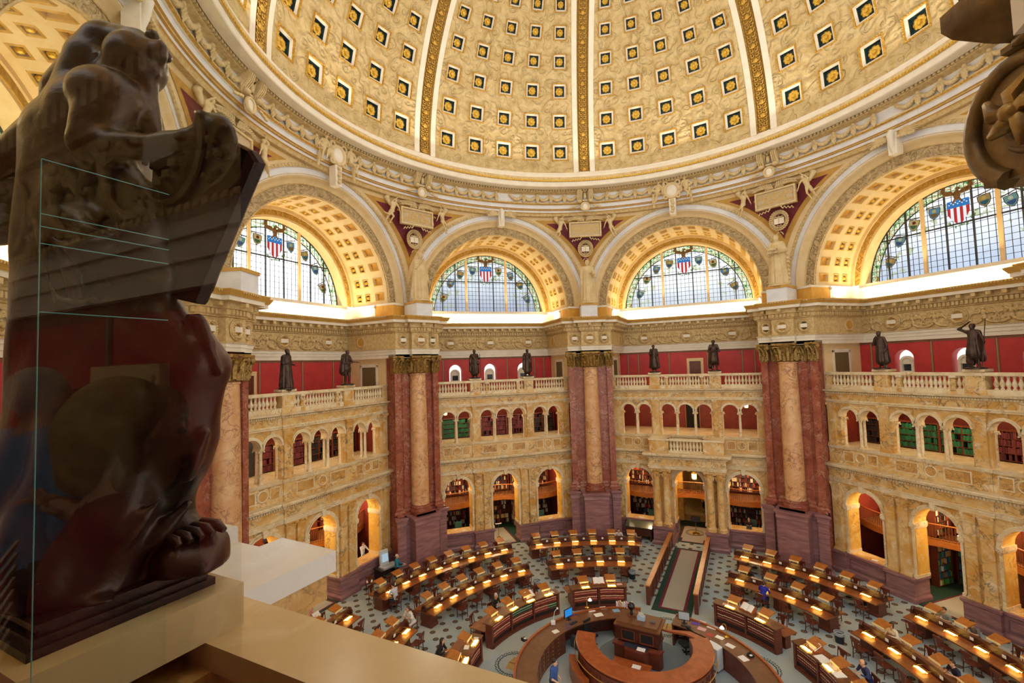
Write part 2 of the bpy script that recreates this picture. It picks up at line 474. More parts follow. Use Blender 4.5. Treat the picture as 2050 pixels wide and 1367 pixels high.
LOW = [(-3.58, 1.0, 1.28, 4.14), (0, 1.0, 0, 4.14), (3.58, 1.0, 1.28, 4.14)]
def lower_arcade_mesh(entry):
    g = G()
    arcwall(g, -5.5, 5.5, 1.27, 5.5, 17.55, 18.5, [LOW[0], (0, 1.0, 1.27, 4.14), LOW[2]], 0, 2, 14)
    for cx, hw, zb, zs in LOW:
        g.band(cx, zs, hw, hw+.1, 17.44, 17.56, n=16, mi=1); g.band(cx, zs, hw+.1, hw+.2, 17.49, 17.56, n=16, mi=1)
        g.xz([(cx-.09, zs+hw-.06), (cx+.09, zs+hw-.06), (cx+.14, zs+hw+.3), (cx-.14, zs+hw+.3)], 17.34, 17.56, 1)
        for s in (-1, 1):
            x = cx + s*hw
            xa, xb = sorted((x - s*.07, x + s*.2))
            g.box(xa, xb, 17.42, 18.5, zs-.22, zs, 1); g.box(min(x-s*.04, x+s*.17), max(x-s*.04, x+s*.17), 17.46, 18.5, zs-.3, zs-.22, 1)
            xa, xb = sorted((x - s*.04, x + s*.12))
            g.box(xa, xb, 17.44, 18.5, max(zb, 1.27), max(zb, 1.27)+.16, 1)
            g.box(min(x, x+s*.12), max(x, x+s*.12), 17.5, 17.56, 1.27, zs-.3, 1)
            g.box(min(x-s*.012, x), max(x-s*.012, x), 17.56, 18.49, 1.43, zs-.3, 2)
    prs = ((-2.36,-1.86), (-1.7,-1.22), (1.22,1.7), (1.86,2.36))
    for a, b in prs: pilaster(g, a, b, 17.4, 17.56, 1.28, 5.42, 0, .5)
    for a, b in ((-5.42,-4.92), (4.92,5.42)): pilaster(g, a, b, 17.42, 17.56, 1.28, 5.42, 0, .5)
    return mesh('lower_arcade', g, [M['gold_marble'], M['cream_marble'], M['jamb_marble']], 30)

def portico_columns(parent):
    g = G()
    r = .25
    prof = [(.34,0),(.34,.1),(.31,.12),(.34,.17),(.31,.22),(.27,.26),(r,.32),(r*.98,1.5),(r*.86,3.42),(r*.92,3.45),(r*.86,3.5),(.24,3.62),(.3,3.78),(.27,3.82),(.36,3.98)]
    g.lathe(prof, 20); g.box(-.38,.38,-.38,.38,3.98,4.12)
    for k in range(8):
        a = TAU*k/8+.39
        g.tube([(.23*cos(a),.23*sin(a),3.5),(.28*cos(a),.28*sin(a),3.68),(.36*cos(a),.36*sin(a),3.72)], [.07,.06,.03], 5)
    for k in range(4):
        a = TAU*k/4+pi/4; g.ball((.4*cos(a),.4*sin(a),3.92), .08, 6)
    me = mesh('portico_column', g, M['gold_marble'], 40)
    for x in (-2.13, -1.46, 1.46, 2.13): link('portico_column', me, parent, (x, 16.62, 1.28))

def low_path(entry):
    y = 16.2 if entry else 17.42; w = 2.55 if entry else 2.45
    return [(-5.55, 17.5), (-w, 17.5), (-w, y), (w, y), (w, 17.5), (5.55, 17.5)]
def lower_cornice_mesh(entry):
    g = G(); P = low_path(entry)
    prof = [(-.3,5.42),(.03,5.42),(.03,5.55),(.07,5.55),(.07,5.65),(.1,5.68),(.03,5.71),(.03,6.14),(.08,6.17),(.08,6.3),(.22,6.33),(.36,6.38),(.4,6.5),(.38,6.54),(-.4,6.58)]
    g.sweep(P, prof, mis=[1,1,1,1,1,1,0,1,1,1,1,1,1,1])
    g.along(P, .08, 6.2, 6.3, .07, .09, .135, 1, .03)
    if entry: g.box(-2.5, 2.5, 16.3, 17.6, 5.44, 6.5, 0)
    return mesh('lower_cornice', g, [M['gold_marble'], M['cream_marble']], 25)
def parapet_mesh(entry):
    g = G()
    if entry:
        for s in (-1, 1):
            a, b = sorted((s*1.15, s*2.5)); g.box(a, b, 16.34, 17.6, 6.56, 7.5, 0); g.box(a-.04, b+.04, 16.28, 17.6, 7.42, 7.56, 1)
            a, b = sorted((s*2.5, s*5.5)); g.box(a, b, 17.56, 18.1, 6.56, 7.62, 0)
        g.box(-1.2, 1.2, 16.34, 16.7, 6.56, 6.72, 1); g.box(-1.2, 1.2, 16.3, 16.72, 7.42, 7.56, 1)
        g.box(-2.5, 2.5, 17.9, 18.1, 6.56, 7.5, 0)
    else:
        g.box(-5.5, 5.5, 17.56, 18.1, 6.56, 7.62, 0)
        g.box(-2.45, 2.45, 17.48, 17.58, 6.56, 7.6, 0)
        panel(g, -1.7, -.55, 6.75, 7.38, 17.48, 2); panel(g, .55, 1.7, 6.75, 7.38, 17.48, 2)
        g.box(-1.62, -.63, 17.47, 17.49, 6.83, 7.3, 3); g.box(.63, 1.62, 17.47, 17.49, 6.83, 7.3, 3)
        g.torus((0, 17.46, 7.07), .27, .04, 'y', 18, 5, 1); g.disc((0, 17.47, 7.07), .25, 16, 'y', 3)
    for s in (-1, 1):
        g.torus((s*3.58, 17.54, 7.07), .27, .04, 'y', 18, 5, 1); g.disc((s*3.58, 17.55, 7.07), .25, 16, 'y', 3)
        for a, b in ((2.62, 3.2), (3.96, 4.6)):
            a, b = sorted((s*a, s*b)); panel(g, a, b, 6.75, 7.38, 17.56, 2); g.box(a+.06, b-.06, 17.55, 17.57, 6.82, 7.31, 3)
    g.sweep([(-5.5, 17.56), (5.5, 17.56)] if entry else [(-5.5,17.56),(-2.45,17.56),(-2.45,17.48),(2.45,17.48),(2.45,17.56),(5.5,17.56)],
            [(0,7.44),(.05,7.48),(.08,7.56),(.1,7.66),(-.5,7.67)], 1)
    return mesh('parapet_band', g, [M['gold_marble'], M['cream_marble'], M['cream_marble'], M['gold_marble_dark']], 25)

UPA = [(-4.17,.5,7.62,9.42), (-2.97,.5,7.62,9.42), (-1.25,.51,7.62,9.42), (0,.51,7.62,9.42), (1.25,.51,7.62,9.42), (2.97,.5,7.62,9.42), (4.17,.5,7.62,9.42)]
GAPS = [-3.57, -.625, .625, 3.57]
def upper_arcade_mesh():
    g = G()
    arcwall(g, -5.5, 5.5, 9.42, 10.3, 17.62, 18.12, UPA, 0, 1, 10)
    for a, b in ((-5.5,-4.67), (-2.47,-1.76), (1.76,2.47), (4.67,5.5)): g.box(a, b, 17.62, 18.12, 7.62, 9.43, 0)
    for cx, hw, zb, zs in UPA:
        g.band(cx, zs, hw, hw+.09, 17.52, 17.63, n=14, mi=1); g.band(cx, zs, hw+.09, hw+.15, 17.57, 17.63, n=14, mi=1)
    for a, b in ((-2.38,-1.88), (1.88,2.38), (-5.42,-4.98), (4.98,5.42)): pilaster(g, a, b, 17.5, 17.63, 7.64, 10.27, 0, .4)
    for x in GAPS: g.box(x-.12, x+.12, 17.56, 18.14, 9.36, 9.44, 1)
    return mesh('upper_arcade', g, [M['gold_marble'], M['cream_marble']], 30)
def colonnette_mesh():
    g = G(); r = .085
    g.lathe([(.13,0),(.13,.06),(.11,.08),(.12,.12),(.095,.16),(r,.2),(r,.9),(r*.88,1.5),(.095,1.52),(.08,1.55),(.1,1.62),(.12,1.66)], 12)
    g.box(-.13,.13,-.13,.13,1.66,1.74)
    for s in (-1, 1): g.ball((s*.13, -.1, 1.62), (.05,.03,.05), 6); g.ball((s*.13, .1, 1.62), (.05,.03,.05), 6)
    return mesh('colonnette', g, M['cream_marble'], 40)
def upper_cornice_mesh():
    g = G(); P = [(-5.5,17.58),(-2.45,17.58),(-2.45,17.5),(2.45,17.5),(2.45,17.58),(5.5,17.58)]
    g.sweep(P, [(-.3,10.26),(.03,10.26),(.03,10.34),(.07,10.36),(.07,10.42),(.02,10.45),(.02,10.8),(.07,10.83),(.07,10.92),(.16,10.94),(.27,10.98),(.3,11.07),(-.5,11.1)], mis=[1,1,1,1,1,0,1,1,1,1,1,1])
    g.along(P, .07, 10.84, 10.92, .06, .07, .115, 1, .03)
    return mesh('upper_cornice', g, [M['gold_marble'], M['cream_marble']], 25)

# back walls of the alcoves and of the gallery
def gallery_wall_mesh(kind):
    g = G(); y = 20.8
    holes = {'niche': [(-2.9,.52,11.95,12.86), (0,.52,11.95,12.86), (2.9,.52,11.95,12.86)]}.get(kind, [])
    if holes: arcwall(g, -5.5, 5.5, 11.0, 14.1, y, y+.45, holes, 0, 0, 10)
    else: g.box(-5.5, 5.5, y, y+.4, 11.0, 14.1, 0)
    for x in (-4.75, -3.9, -1.45, 1.45, 3.9, 4.75):
        g.box(x-.07, x+.07, y-.015, y+.1, 11.0, 13.8, 1); g.box(x-.025, x+.025, y-.022, y, 11.0, 13.8, 2)
    g.box(-5.5, 5.5, y-.015, y+.1, 13.78, 13.98, 1)
    g.box(-5.6, 5.6, 17.6, y, 10.95, 11.08, 3)
    for s in (-1, 1):
        a, b = sorted((s*5.45, s*5.62)); g.box(a, b, 17.6, y+.2, 11.0, 14.2, 4)
        a, b = sorted((s*5.4, s*5.46)); g.box(a, b, 18.3, 18.45, 11.08, 13.5, 5); g.box(a, b, 19.7, 19.85, 11.08, 13.5, 5); g.box(a, b, 18.3, 19.85, 13.35, 13.55, 5)
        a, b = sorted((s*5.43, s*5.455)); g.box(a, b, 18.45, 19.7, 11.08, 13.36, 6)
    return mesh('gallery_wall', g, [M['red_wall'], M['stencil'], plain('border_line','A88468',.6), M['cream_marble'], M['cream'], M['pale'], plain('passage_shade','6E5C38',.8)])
niche_g = G()
niche_g.band(0, 12.62, .26, .38, 20.98, 21.2, n=12, mi=0)
for s in (-1, 1): niche_g.box(min(s*.24, s*.38), max(s*.24, s*.38), 20.98, 21.2, 12.0, 12.63, 0)
niche_g.box(-.6, .6, 20.66, 21.1, 11.86, 11.97, 0); niche_g.box(-.4, .4, 21.0, 21.2, 11.97, 12.1, 0)
niche_g.xz([(-.27, 12.62)] + [(.27*cos(pi-pi*i/8), 12.62+.27*sin(pi-pi*i/8)) for i in range(1, 8)] + [(.27, 12.62), (.27, 12.5), (-.27, 12.5)], 21.06, 21.12, 0)
niche_frame = mesh('window_frame', niche_g, M['pale'], 30)
ng = G(); ng.box(-.25, .25, 21.14, 21.17, 12.08, 12.6); niche_pane = mesh('window_pane', ng, plain('dim_glass', '39404A', .1))
ng = G()
for x in (-.08, .08): ng.box(x-.008, x+.008, 21.12, 21.14, 12.1, 12.5)
for z in (12.2, 12.32, 12.44): ng.box(-.24, .24, 21.12, 21.14, z-.008, z+.008)
niche_bars = mesh('window_bars', ng, M['lead'])
dg = G()
dg.box(-.62,.62,20.72,20.8,11.08,13.3,0); dg.box(-.55,.55,20.69,20.8,11.08,13.2,0); dg.box(-.42,.42,20.68,20.78,11.08,13.06,1)
door_frame = mesh('door_frame', dg, [M['cream'], M['void']])
dg = G(); dg.box(-.41,.41,20.66,20.7,11.1,13.04,0)
for z0, z1 in ((11.25,11.95),(12.1,12.9)):
    for x0, x1 in ((-.33,-.05),(.05,.33)): panel(dg, x0, x1, z0, z1, 20.66, 0, .04, .02)
door_leaf = mesh('door_leaf', dg, M['wood_red'])
dg = G(); dg.ball((.3, 20.63, 12.05), .035, 6); door_knob = mesh('door_knob', dg, M['brass'])

MAIN = [(-.3,13.92),(.0,13.92),(.0,14.14),(.04,14.14),(.04,14.33),(.08,14.33),(.08,14.46),(.14,14.5),(.14,14.55),(.03,14.58),(.03,15.57),(.09,15.6),(.09,15.66),(.16,15.68),(.16,15.9),(.24,15.93),(.26,16.0),(.26,16.2),(.58,16.22),(.58,16.38),(.62,16.4),(.68,16.5),(.76,16.62),(.74,16.66),(-.6,16.7)]
MMI = [0,0,0,0,0,0,0,1,1,1,2,1,1,1,1,1,1,1,0,0,3,3,3,0]
def main_ent(g, P, med=True):
    g.sweep(P, MAIN, mis=MMI)
    g.along(P, .16, 15.7, 15.9, .12, .1, .2, 1, .05)
    g.along(P, .26, 16.02, 16.2, .2, .3, .62, 1, .1)
    g.along(P, .76, 16.55, 16.63, .07, .015, .14, 1)
    g.along(P, .14, 14.5, 14.55, .06, .02, .12, 1)
MATS_ENT = [M['pale'], M['relief'], M['frieze_relief'], M['ochre']]
def frieze_mesh():
    g = G(); P = [(-5.06,17.0),(-5.12,20.7),(5.12,20.7),(5.06,17.0)]
    main_ent(g, P)
    return mesh('main_entablature', g, MATS_ENT, 30)
# wreath medallion with a blank name plate, and the winged figure of the frieze
g = G(); g.torus((0,-.03,0), .33, .09, 'y', 22, 8, 0); g.torus((0,-.02,0), .44, .03, 'y', 22, 5, 0)
for k in range(18): g.ball((.33*cos(TAU*k/18), -.11, .33*sin(TAU*k/18)), .06, 5, 0)
g.disc((0, .03, 0), .3, 16, 'y', 2); g.box(-.25,.25,-.1,.0,-.11,.13,1)
medal = mesh('wreath_medallion', g, [M['relief'], M['pale'], M['ochre']], 50)
g = G()
g.ball((0,-.06,.33), (.07,.06,.085), 6); g.ball((0,-.05,.12), (.11,.07,.17), 8); g.ball((.02,-.04,-.12), (.1,.06,.16), 8)
for s in (-1, 1):
    for k in range(4): g.tube([(s*.08,-.03,.16),(s*(.26+.07*k),-.05,.36-.09*k),(s*(.36+.09*k),-.03,.34-.16*k)], [.06,.05,.015], 5)
    g.tube([(s*.1,-.08,.2),(s*.2,-.12,.06),(s*.3,-.1,.12)], [.04,.035,.03], 5)
    for k in range(7):
        a = k*.9; R = .26-.028*k
        g.ball((s*(.62+R*cos(a)*.8), -.03, -.2+R*sin(a)), .055-.004*k, 5)
    g.tube([(s*.06,-.05,-.25),(s*.3,-.06,-.4),(s*.62,-.05,-.44)], [.08,.06,.03], 5)
winged = mesh('winged_figure', g, M['relief'], 60)

def sill_mesh():
    g = G(); P = [(-5.32,18.35),(-5.32,20.85),(5.32,20.85),(5.32,18.35)]
    g.sweep(P, [(0,16.6),(0,17.3),(.06,17.36),(.1,17.42),(.1,17.5),(-1.2,17.56)], 0)
    g.box(-5.3, 5.3, 20.9, 22.2, 17.3, 17.72, 0)
    for s in (-1, 1):
        a, b = sorted((s*5.35, s*6.75)); g.box(a, b, 16.75, 18.35, 16.6, 17.5, 1)
        a, b = sorted((s*5.32, s*6.8)); g.box(a, b, 16.7, 18.4, 17.5, 17.64, 2)
    g.box(-5.3, 5.3, 20.15, 20.9, 16.55, 16.6, 0)
    return mesh('window_sill', g, [M['pale'], M['yellow'], M['pale']])

AZ = 17.65
def vault_mesh():
    g = G(); R = 5.5; y0, y1 = 17.25, 20.5
    n = 17; cells = []
    def P(a, y, d=0): return ((R+d)*cos(a), y, AZ+(R+d)*sin(a))
    rows = [(17.62, 18.42, 0), (18.85, 19.35, 1), (19.62, 20.12, 1)]
    ys = [y0, 17.62, 18.42, 18.85, 19.35, 19.62, 20.12, y1]
    st = pi/n
    for k in range(n):
        a0, a1 = k*st, (k+1)*st; m = st*.22
        sub = [a0, a0+m, a1-m, a1]
        for j in range(7):
            for i in range(3):
                if i == 1 and j in (1, 3, 5):
                    big = j == 1
                    ya, yb, aa, ab = ys[j], ys[j+1], sub[1], sub[2]
                    d = .16
                    e, ea = (.1, st*.07) if big else (.09, st*.09)
                    ring = lambda ya, yb, aa, ab, d: [P(aa,ya,d), P(aa,yb,d), P(ab,yb,d), P(ab,ya,d)]
                    o, q = ring(ya,yb,aa,ab,0), ring(ya+e*.5,yb-e*.5,aa+ea*.5,ab-ea*.5,-.05)
                    r1, r2 = ring(ya+e,yb-e,aa+ea,ab-ea,0), ring(ya+e,yb-e,aa+ea,ab-ea,d)
                    b = len(g.v); g.v += o+q+r1+r2
                    for lv, mi in ((0, 1), (4, 1), (8, 0)):
                        for c in range(4):
                            c2 = (c+1) % 4
                            g.f.append((b+lv+c, b+lv+c2, b+lv+4+c2, b+lv+4+c)); g.m.append(mi)
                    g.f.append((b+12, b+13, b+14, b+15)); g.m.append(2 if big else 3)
                    if not big:
                        am = (aa+ab)/2; ym = (ya+yb)/2
                        g.ball(P(am, ym, .06), (.13, .15, .13), 6, 4)
                else:
                    g.quad(P(sub[i], ys[j]), P(sub[i], ys[j+1]), P(sub[i+1], ys[j+1]), P(sub[i+1], ys[j]), 0)
    # rear ring, wall and reveal round the window
    g.band(0, AZ, 5.3, 5.55, 20.42, 20.6, n=40, mi=0)
    g.band(0, AZ, 4.98, 5.3, 20.5, 20.66, n=40, mi=5); g.band(0, AZ, 4.86, 4.98, 20.56, 21.5, n=40, mi=0)
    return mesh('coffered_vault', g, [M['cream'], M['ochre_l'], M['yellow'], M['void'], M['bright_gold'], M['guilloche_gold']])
def archivolt_mesh():
    g = G()
    g.band(0, AZ, 5.45, 6.05, 17.18, 17.3, n=48, mi=0)
    for r in (5.45, 6.05): 
        g.tube([(r*cos(pi*i/48), 17.16, AZ+r*sin(pi*i/48)) for i in range(49)], .035, 5, 2)
    v = []
    for i in range(49):       # hollow moulding stepping forward
        a = pi*i/48
        for r, y in ((6.05,17.2),(6.2,17.14),(6.34,16.98),(6.42,16.86),(6.46,16.84)): v.append((r*cos(a), y, AZ+r*sin(a)))
    g.add(v, [(i*5+j, i*5+j+1, (i+1)*5+j+1, (i+1)*5+j) for i in range(48) for j in range(4)], 1)
    g.band(0, AZ, 6.46, 6.86, 16.84, 17.2, n=48, mi=3)
    g.band(0, AZ, 6.5, 6.54, 16.825, 16.85, n=48, mi=2)
    g.band(0, AZ, 6.86, 7.06, 16.76, 17.2, n=48, mi=2)
    for i in range(96):
        a = pi*(i+.5)/96; g.ball((6.96*cos(a), 16.75, AZ+6.96*sin(a)), (.075,.05,.075), 5, 4)
    return mesh('archivolt', g, [M['guilloche'], M['cream'], M['relief'], M['white'], M['stat_plaster']], 40)
# spherical pendentives (the surface between two arches below the ring), in the pier frame
PR = sqrt(16.76**2 + 7.06**2)
def pend_pt(u, z, k=0.0, dr=0.0):
    h = z - AZ; t = sqrt(max(0, 7.06**2 - h*h)) + k
    r = sqrt(max(1, PR**2 - h*h)) - dr
    ph = rad(22.5) - atan2(t, 16.76); ph = max(ph, 0.0)
    a = (u*2-1)*ph
    return (r*sin(a), r*cos(a), z)
def pend_z(zl, zh, v): return zl + (zh-zl)*v
def pendentive_meshes():
    out = []
    for nm, zl, zh, k, dr, mt in (('pendentive', 17.6, 24.62, 0, 0, 'cream'), ('pendentive_border', 18.9, 24.28, .34, .03, 'ochre'), ('maroon_panel', 19.9, 24.05, .72, .05, 'maroon')):
        g = G(); g.surf(lambda u, v: pend_pt(u, pend_z(zl, zh, v), k, dr), 16, 20)
        out.append((nm, mesh(nm, g, M[mt], 180)))
    return out
PEND = pendentive_meshes()

# ---- build the bays
WM = {e: (wainscot_mesh(e), lower_arcade_mesh(e), lower_cornice_mesh(e), parapet_mesh(e)) for e in (False, True)}
UA, CN, UC, FR, SILL, VA, AV = upper_arcade_mesh(), colonnette_mesh(), upper_cornice_mesh(), frieze_mesh(), sill_mesh(), vault_mesh(), archivolt_mesh()
GW = {k: gallery_wall_mesh(k) for k in ('niche', 'door')}
WALLS = {}
def build_bay(nm, ang, lower=True):
    e = nm == 'center'; r = rz(ang)
    w = empty('wall_'+nm, (0,0,0), r, kind='structure', cat='wall', label='marble arcade wall and vaulted lunette of '+BAYDESC.get(nm, 'the viewing gallery'))
    WALLS[nm] = w
    if lower:
        for n2, me in zip(('wainscot','lower_arcade','lower_cornice','parapet_band'), WM[e]): link(n2, me, w)
        link('upper_arcade', UA, w); link('upper_cornice', UC, w)
        for x in GAPS:
            for y in (17.72, 18.02): link('colonnette', CN, w, (x, y, 7.64))
        for x in (-4.7, -2.44, -1.79, 1.79, 2.44, 4.7):
            link('colonnette', CN, w, (x, 17.98, 7.64))
        if e: portico_columns(w)
    link('gallery_wall', GW['niche' if nm in ('left','right','near_left') else 'door'], w)
    link('main_entablature', FR, w); link('window_sill', SILL, w); link('coffered_vault', VA, w); link('archivolt', AV, w)
    for x in (-3.3, 0, 3.3): link('wreath_medallion', medal, w, (x, 20.62, 15.08))
    for s in (-1, 1): link('wreath_medallion', medal, w, (s*5.05, 19.4, 15.08), s*pi/2)
    for x in (-4.5, -2.2, -1.1, 1.1, 2.2, 4.5): link('winged_figure', winged, w, (x, 20.66, 15.05))
    return w
for nm, ang in BAYS.items(): build_bay(nm, ang)
build_bay('near', 247.5, lower=False)
nw = 0
for nm, ang in list(BAYS.items()) + [('near', 247.5)]:
    r = rz(ang)
    if nm in ('left', 'right', 'near_left'):
        for i, x in enumerate((-2.9, 0, 2.9)):
            nw += 1
            o = empty('window_%d' % (nw+10), W(ang, x, 0, 0), r, kind='structure', cat='window', label='small arched niche window %s in the red gallery wall of %s' % (('at the left', 'in the middle', 'at the right')[i], BAYDESC[nm]))
            link('window_frame', niche_frame, o); link('window_pane', niche_pane, o); link('window_bars', niche_bars, o)
    else:
        x = {'center': .52, 'far_left': -2.3, 'near': 1.0}[nm]; nw += 1
        o = empty('door_%d' % nw, W(ang, x, 0, 0), r, kind='structure', cat='door', label='dark wooden door in the red gallery wall of ' + BAYDESC.get(nm, 'the viewing gallery'))
        link('door_frame', door_frame, o); link('door_leaf', door_leaf, o); link('door_knob', door_knob, o)

# ---------------------------------------------------------------- lunette windows with painted glass
def stained(name, lo, hi, es):
    t = NT(name); v = t.co(False)
    x, y, z = [t.n('ShaderNodeSeparateXYZ', {0: v}).outputs[i] for i in range(3)]
    zz = t.math('SUBTRACT', z, AZ)
    r = t.math('SQRT', t.math('ADD', t.math('POWER', x, 2), t.math('POWER', zz, 2)))
    f = t.ramp(t.math('DIVIDE', zz, 4.8), [(0, hx(lo)), (.55, hx(hi)), (1, hx('F4F8FA'))])
    f = t.mix(t.ramp(t.noise(v, 1.1, 4), [(.35, (0,0,0)), (.65, (.35,.35,.35))]), f, hx('9FA9BC'))
    fol = t.ramp(t.noise(v, 6.5, 5, 1.0), [(.36, hx('2E6B34')), (.46, hx('8FB67A')), (.53, hx('EEF0DC')), (.6, hx('B9853F')), (.68, hx('5E8F4C'))])
    m = t.math('GREATER_THAN', r, 4.42)
    f = t.mix(m, f, fol)
    spr = t.math('MULTIPLY', t.math('GREATER_THAN', t.noise(v, 3.1, 5, .6), .575), t.math('MULTIPLY', t.math('GREATER_THAN', r, 2.9), t.math('LESS_THAN', r, 4.4)))
    f = t.mix(t.math('MULTIPLY', spr, .75), f, hx('A9B27E'))
    e = t.n('ShaderNodeEmission', {'Color': f, 'Strength': es}); o = t.n('ShaderNodeOutputMaterial'); t.L.new(e.outputs[0], o.inputs[0])
    return t.m
def half_disc(r, z0, y, n=40):
    a0 = math.asin(z0/r) if z0 else 0
    return [(r*cos(a0+(pi-2*a0)*i/n), y, AZ+r*sin(a0+(pi-2*a0)*i/n)) for i in range(n+1)]
RW, ZB = 4.9, .1
pg = G(); pts = half_disc(RW, ZB, 21.45); pg.add(pts, [tuple(range(len(pts)))])
def bars(xs, zs, t, y0, y1, r=RW):
    g = G()
    for x in xs:
        h = sqrt(r*r - x*x); g.box(x-t/2, x+t/2, y0, y1, AZ+ZB, AZ+h)
    for z in zs:
        h = sqrt(r*r - z*z); g.box(-h, h, y0, y1, AZ+z-t/2, AZ+z+t/2)
    return g
bm = mesh('leading', bars([-4.5+.3*i for i in range(31)], [.1+.34*i for i in range(14)], .022, 21.42, 21.445), M['lead'])
gi = bars([-3.72, -2.62, -.62, .62, 2.62, 3.72], [2.6], .075, 21.36, 21.44)
gi.band(0, AZ, RW-.08, RW+.02, 21.36, 21.44, n=40); gi.band(0, AZ, 4.36, 4.42, 21.41, 21.44, n=40)
im = mesh('iron_bars', gi, M['lead'])
mm = mesh('mullion', bars([-1.72, 1.72], [], .17, 21.28, 21.5), M['cream'])
def shield_g(w, h):
    g = G(); P = [(-w, h*.5), (w, h*.5), (w*1.02, .05*h), (w*.7, -.35*h), (0, -.62*h), (-w*.7, -.35*h), (-w*1.02, .05*h)]
    return g, P
def shield_mesh(nm, cols):
    g, P = shield_g(.25, .54); g.xz([(x*1.14, z*1.12) for x, z in P], 21.40, 21.415, 0); g.xz(P, 21.39, 21.40, 1)
    g.xz([(-.2,-.02),(.2,-.02),(.15,-.16),(0,-.27),(-.15,-.16)], 21.38, 21.39, 2)
    g.disc((0, 21.385, .12), .1, 10, 'y', 3)
    g.xz([(-.42,.36),(.38,.46),(.38,.41),(-.42,.3)], 21.38, 21.39, 0)
    return mesh(nm, g, [plain(nm+'_edge','3A2E22',.5)] + [glow(nm+'_g%d' % i, c, .55) for i, c in enumerate(cols)])
SH = [shield_mesh('state_shield', c) for c in (('6E9DB8','8A6A3A','D8C070'), ('D9C27A','58724A','8A3B2E'), ('7FA9A0','4E5F86','D9D2B0'), ('B89A5E','3E6A72','D8B45A'))]
eg = G()
P = [(-.5,.62),(.5,.62),(.52,-.05),(.36,-.5),(0,-.75),(-.36,-.5),(-.52,-.05)]
eg.xz([(-.52,.22),(.52,.22),(.5,.62),(-.5,.62)], 21.38, 21.4, 0)
for i in range(7):
    x0 = -.5+i/7; x1 = x0+1/7; 
    zb = lambda x: -.75+.75*abs(x)**1.6/.33 if abs(x) < .5 else -.1
    eg.xz([(x0, max(-.75, -.75+abs(x0)**1.5*1.8)), (x1, max(-.75, -.75+abs(x1)**1.5*1.8)), (x1,.22), (x0,.22)], 21.38, 21.4, 1+i % 2)
for i in range(9): eg.disc((-.4+.1*i, 21.378, .42+.09*(i % 2)), .035, 6, 'y', 2)
us = mesh('striped_shield', eg, [glow('shield_blue','3E7FC0',.8), glow('shield_red','C43A38',.8), glow('shield_white','F0F0F0',.9)])
eg = G()
eg.ball((0,21.36,.05), (.17,.06,.3), 8); eg.ball((.06,21.34,.4), (.1,.06,.1), 8); eg.tube([(.12,21.33,.4),(.24,21.33,.35)], [.05,.01], 5)
for s in (-1, 1):
    for k in range(7):
        a = .35+.17*k
        eg.tube([(s*.12,21.36,.12),(s*(.3+.05*k),21.35,.3-.02*k),(s*(.42+.5*cos(a)),21.35,.15+.62*sin(a))], [.08,.07,.02], 5)
    eg.tube([(s*.08,21.36,-.15),(s*.22,21.36,-.38)], [.06,.03], 5)
eagle = mesh('eagle', eg, plain('eagle_brown','5E4426',.6,0,'7E6036',8), 60)
sp = G()
for s in (-1, 1):
    for k in range(14):
        a = -2.6+k*.19; sp.tube([(s*.0+.72*cos(a), 21.4, .72*sin(a)), (.72*cos(a)+.16*cos(a*3+k), 21.39, .72*sin(a)+.16*sin(a*3+k))], [.05, .01], 4, k % 2)
lsp = mesh('laurel_spray', sp, [glow('laurel_a','6E9A58',.6), glow('laurel_b','A8B878',.6)])
GL = {'far_left': stained('glass_bright','E8F0F8','FFFFFF',2.6), 'left': stained('glass_left','9AA3B8','DCE6EC',1.15), 'center': stained('glass_center','AEB6BC','F2F6F4',1.45),
      'right': stained('glass_right','AFC0D8','EFF4F8',1.2), 'near_left': stained('glass_near','DDE6F0','FFFFFF',1.6), 'near': stained('glass_near_gallery','C9D6E0','FFFFFF',6.0)}
for i, (nm, ang) in enumerate(list(BAYS.items()) + [('near', 247.5)]):
    w = empty('window_%d' % (i+1), (0,0,0), rz(ang), kind='structure', cat='window', label='half-round stained glass lunette with eagle and shields above '+BAYDESC.get(nm, 'the viewing gallery'))
    link('pane', mesh('pane', pg, GL[nm]), w, label='painted leaded glass')
    link('leading', bm, w); link('iron_bars', im, w); link('mullion', mm, w)
    link('striped_shield', us, w, (0, 0, AZ+3.3)); link('eagle', eagle, w, (0, 0, AZ+4.15)); link('laurel_spray', lsp, w, (0, 0.02, AZ+3.2))
    for k, a in enumerate((18, 38, 55, 72, 108, 125, 142, 162)):
        r = 3.85 if k not in (3, 4) else 3.7
        o = link('state_shield', SH[(k+i) % 4], w, (r*cos(rad(a)), 0, AZ+r*sin(rad(a)))); o.rotation_euler = (0, -rad((90-a)*.35), 0)

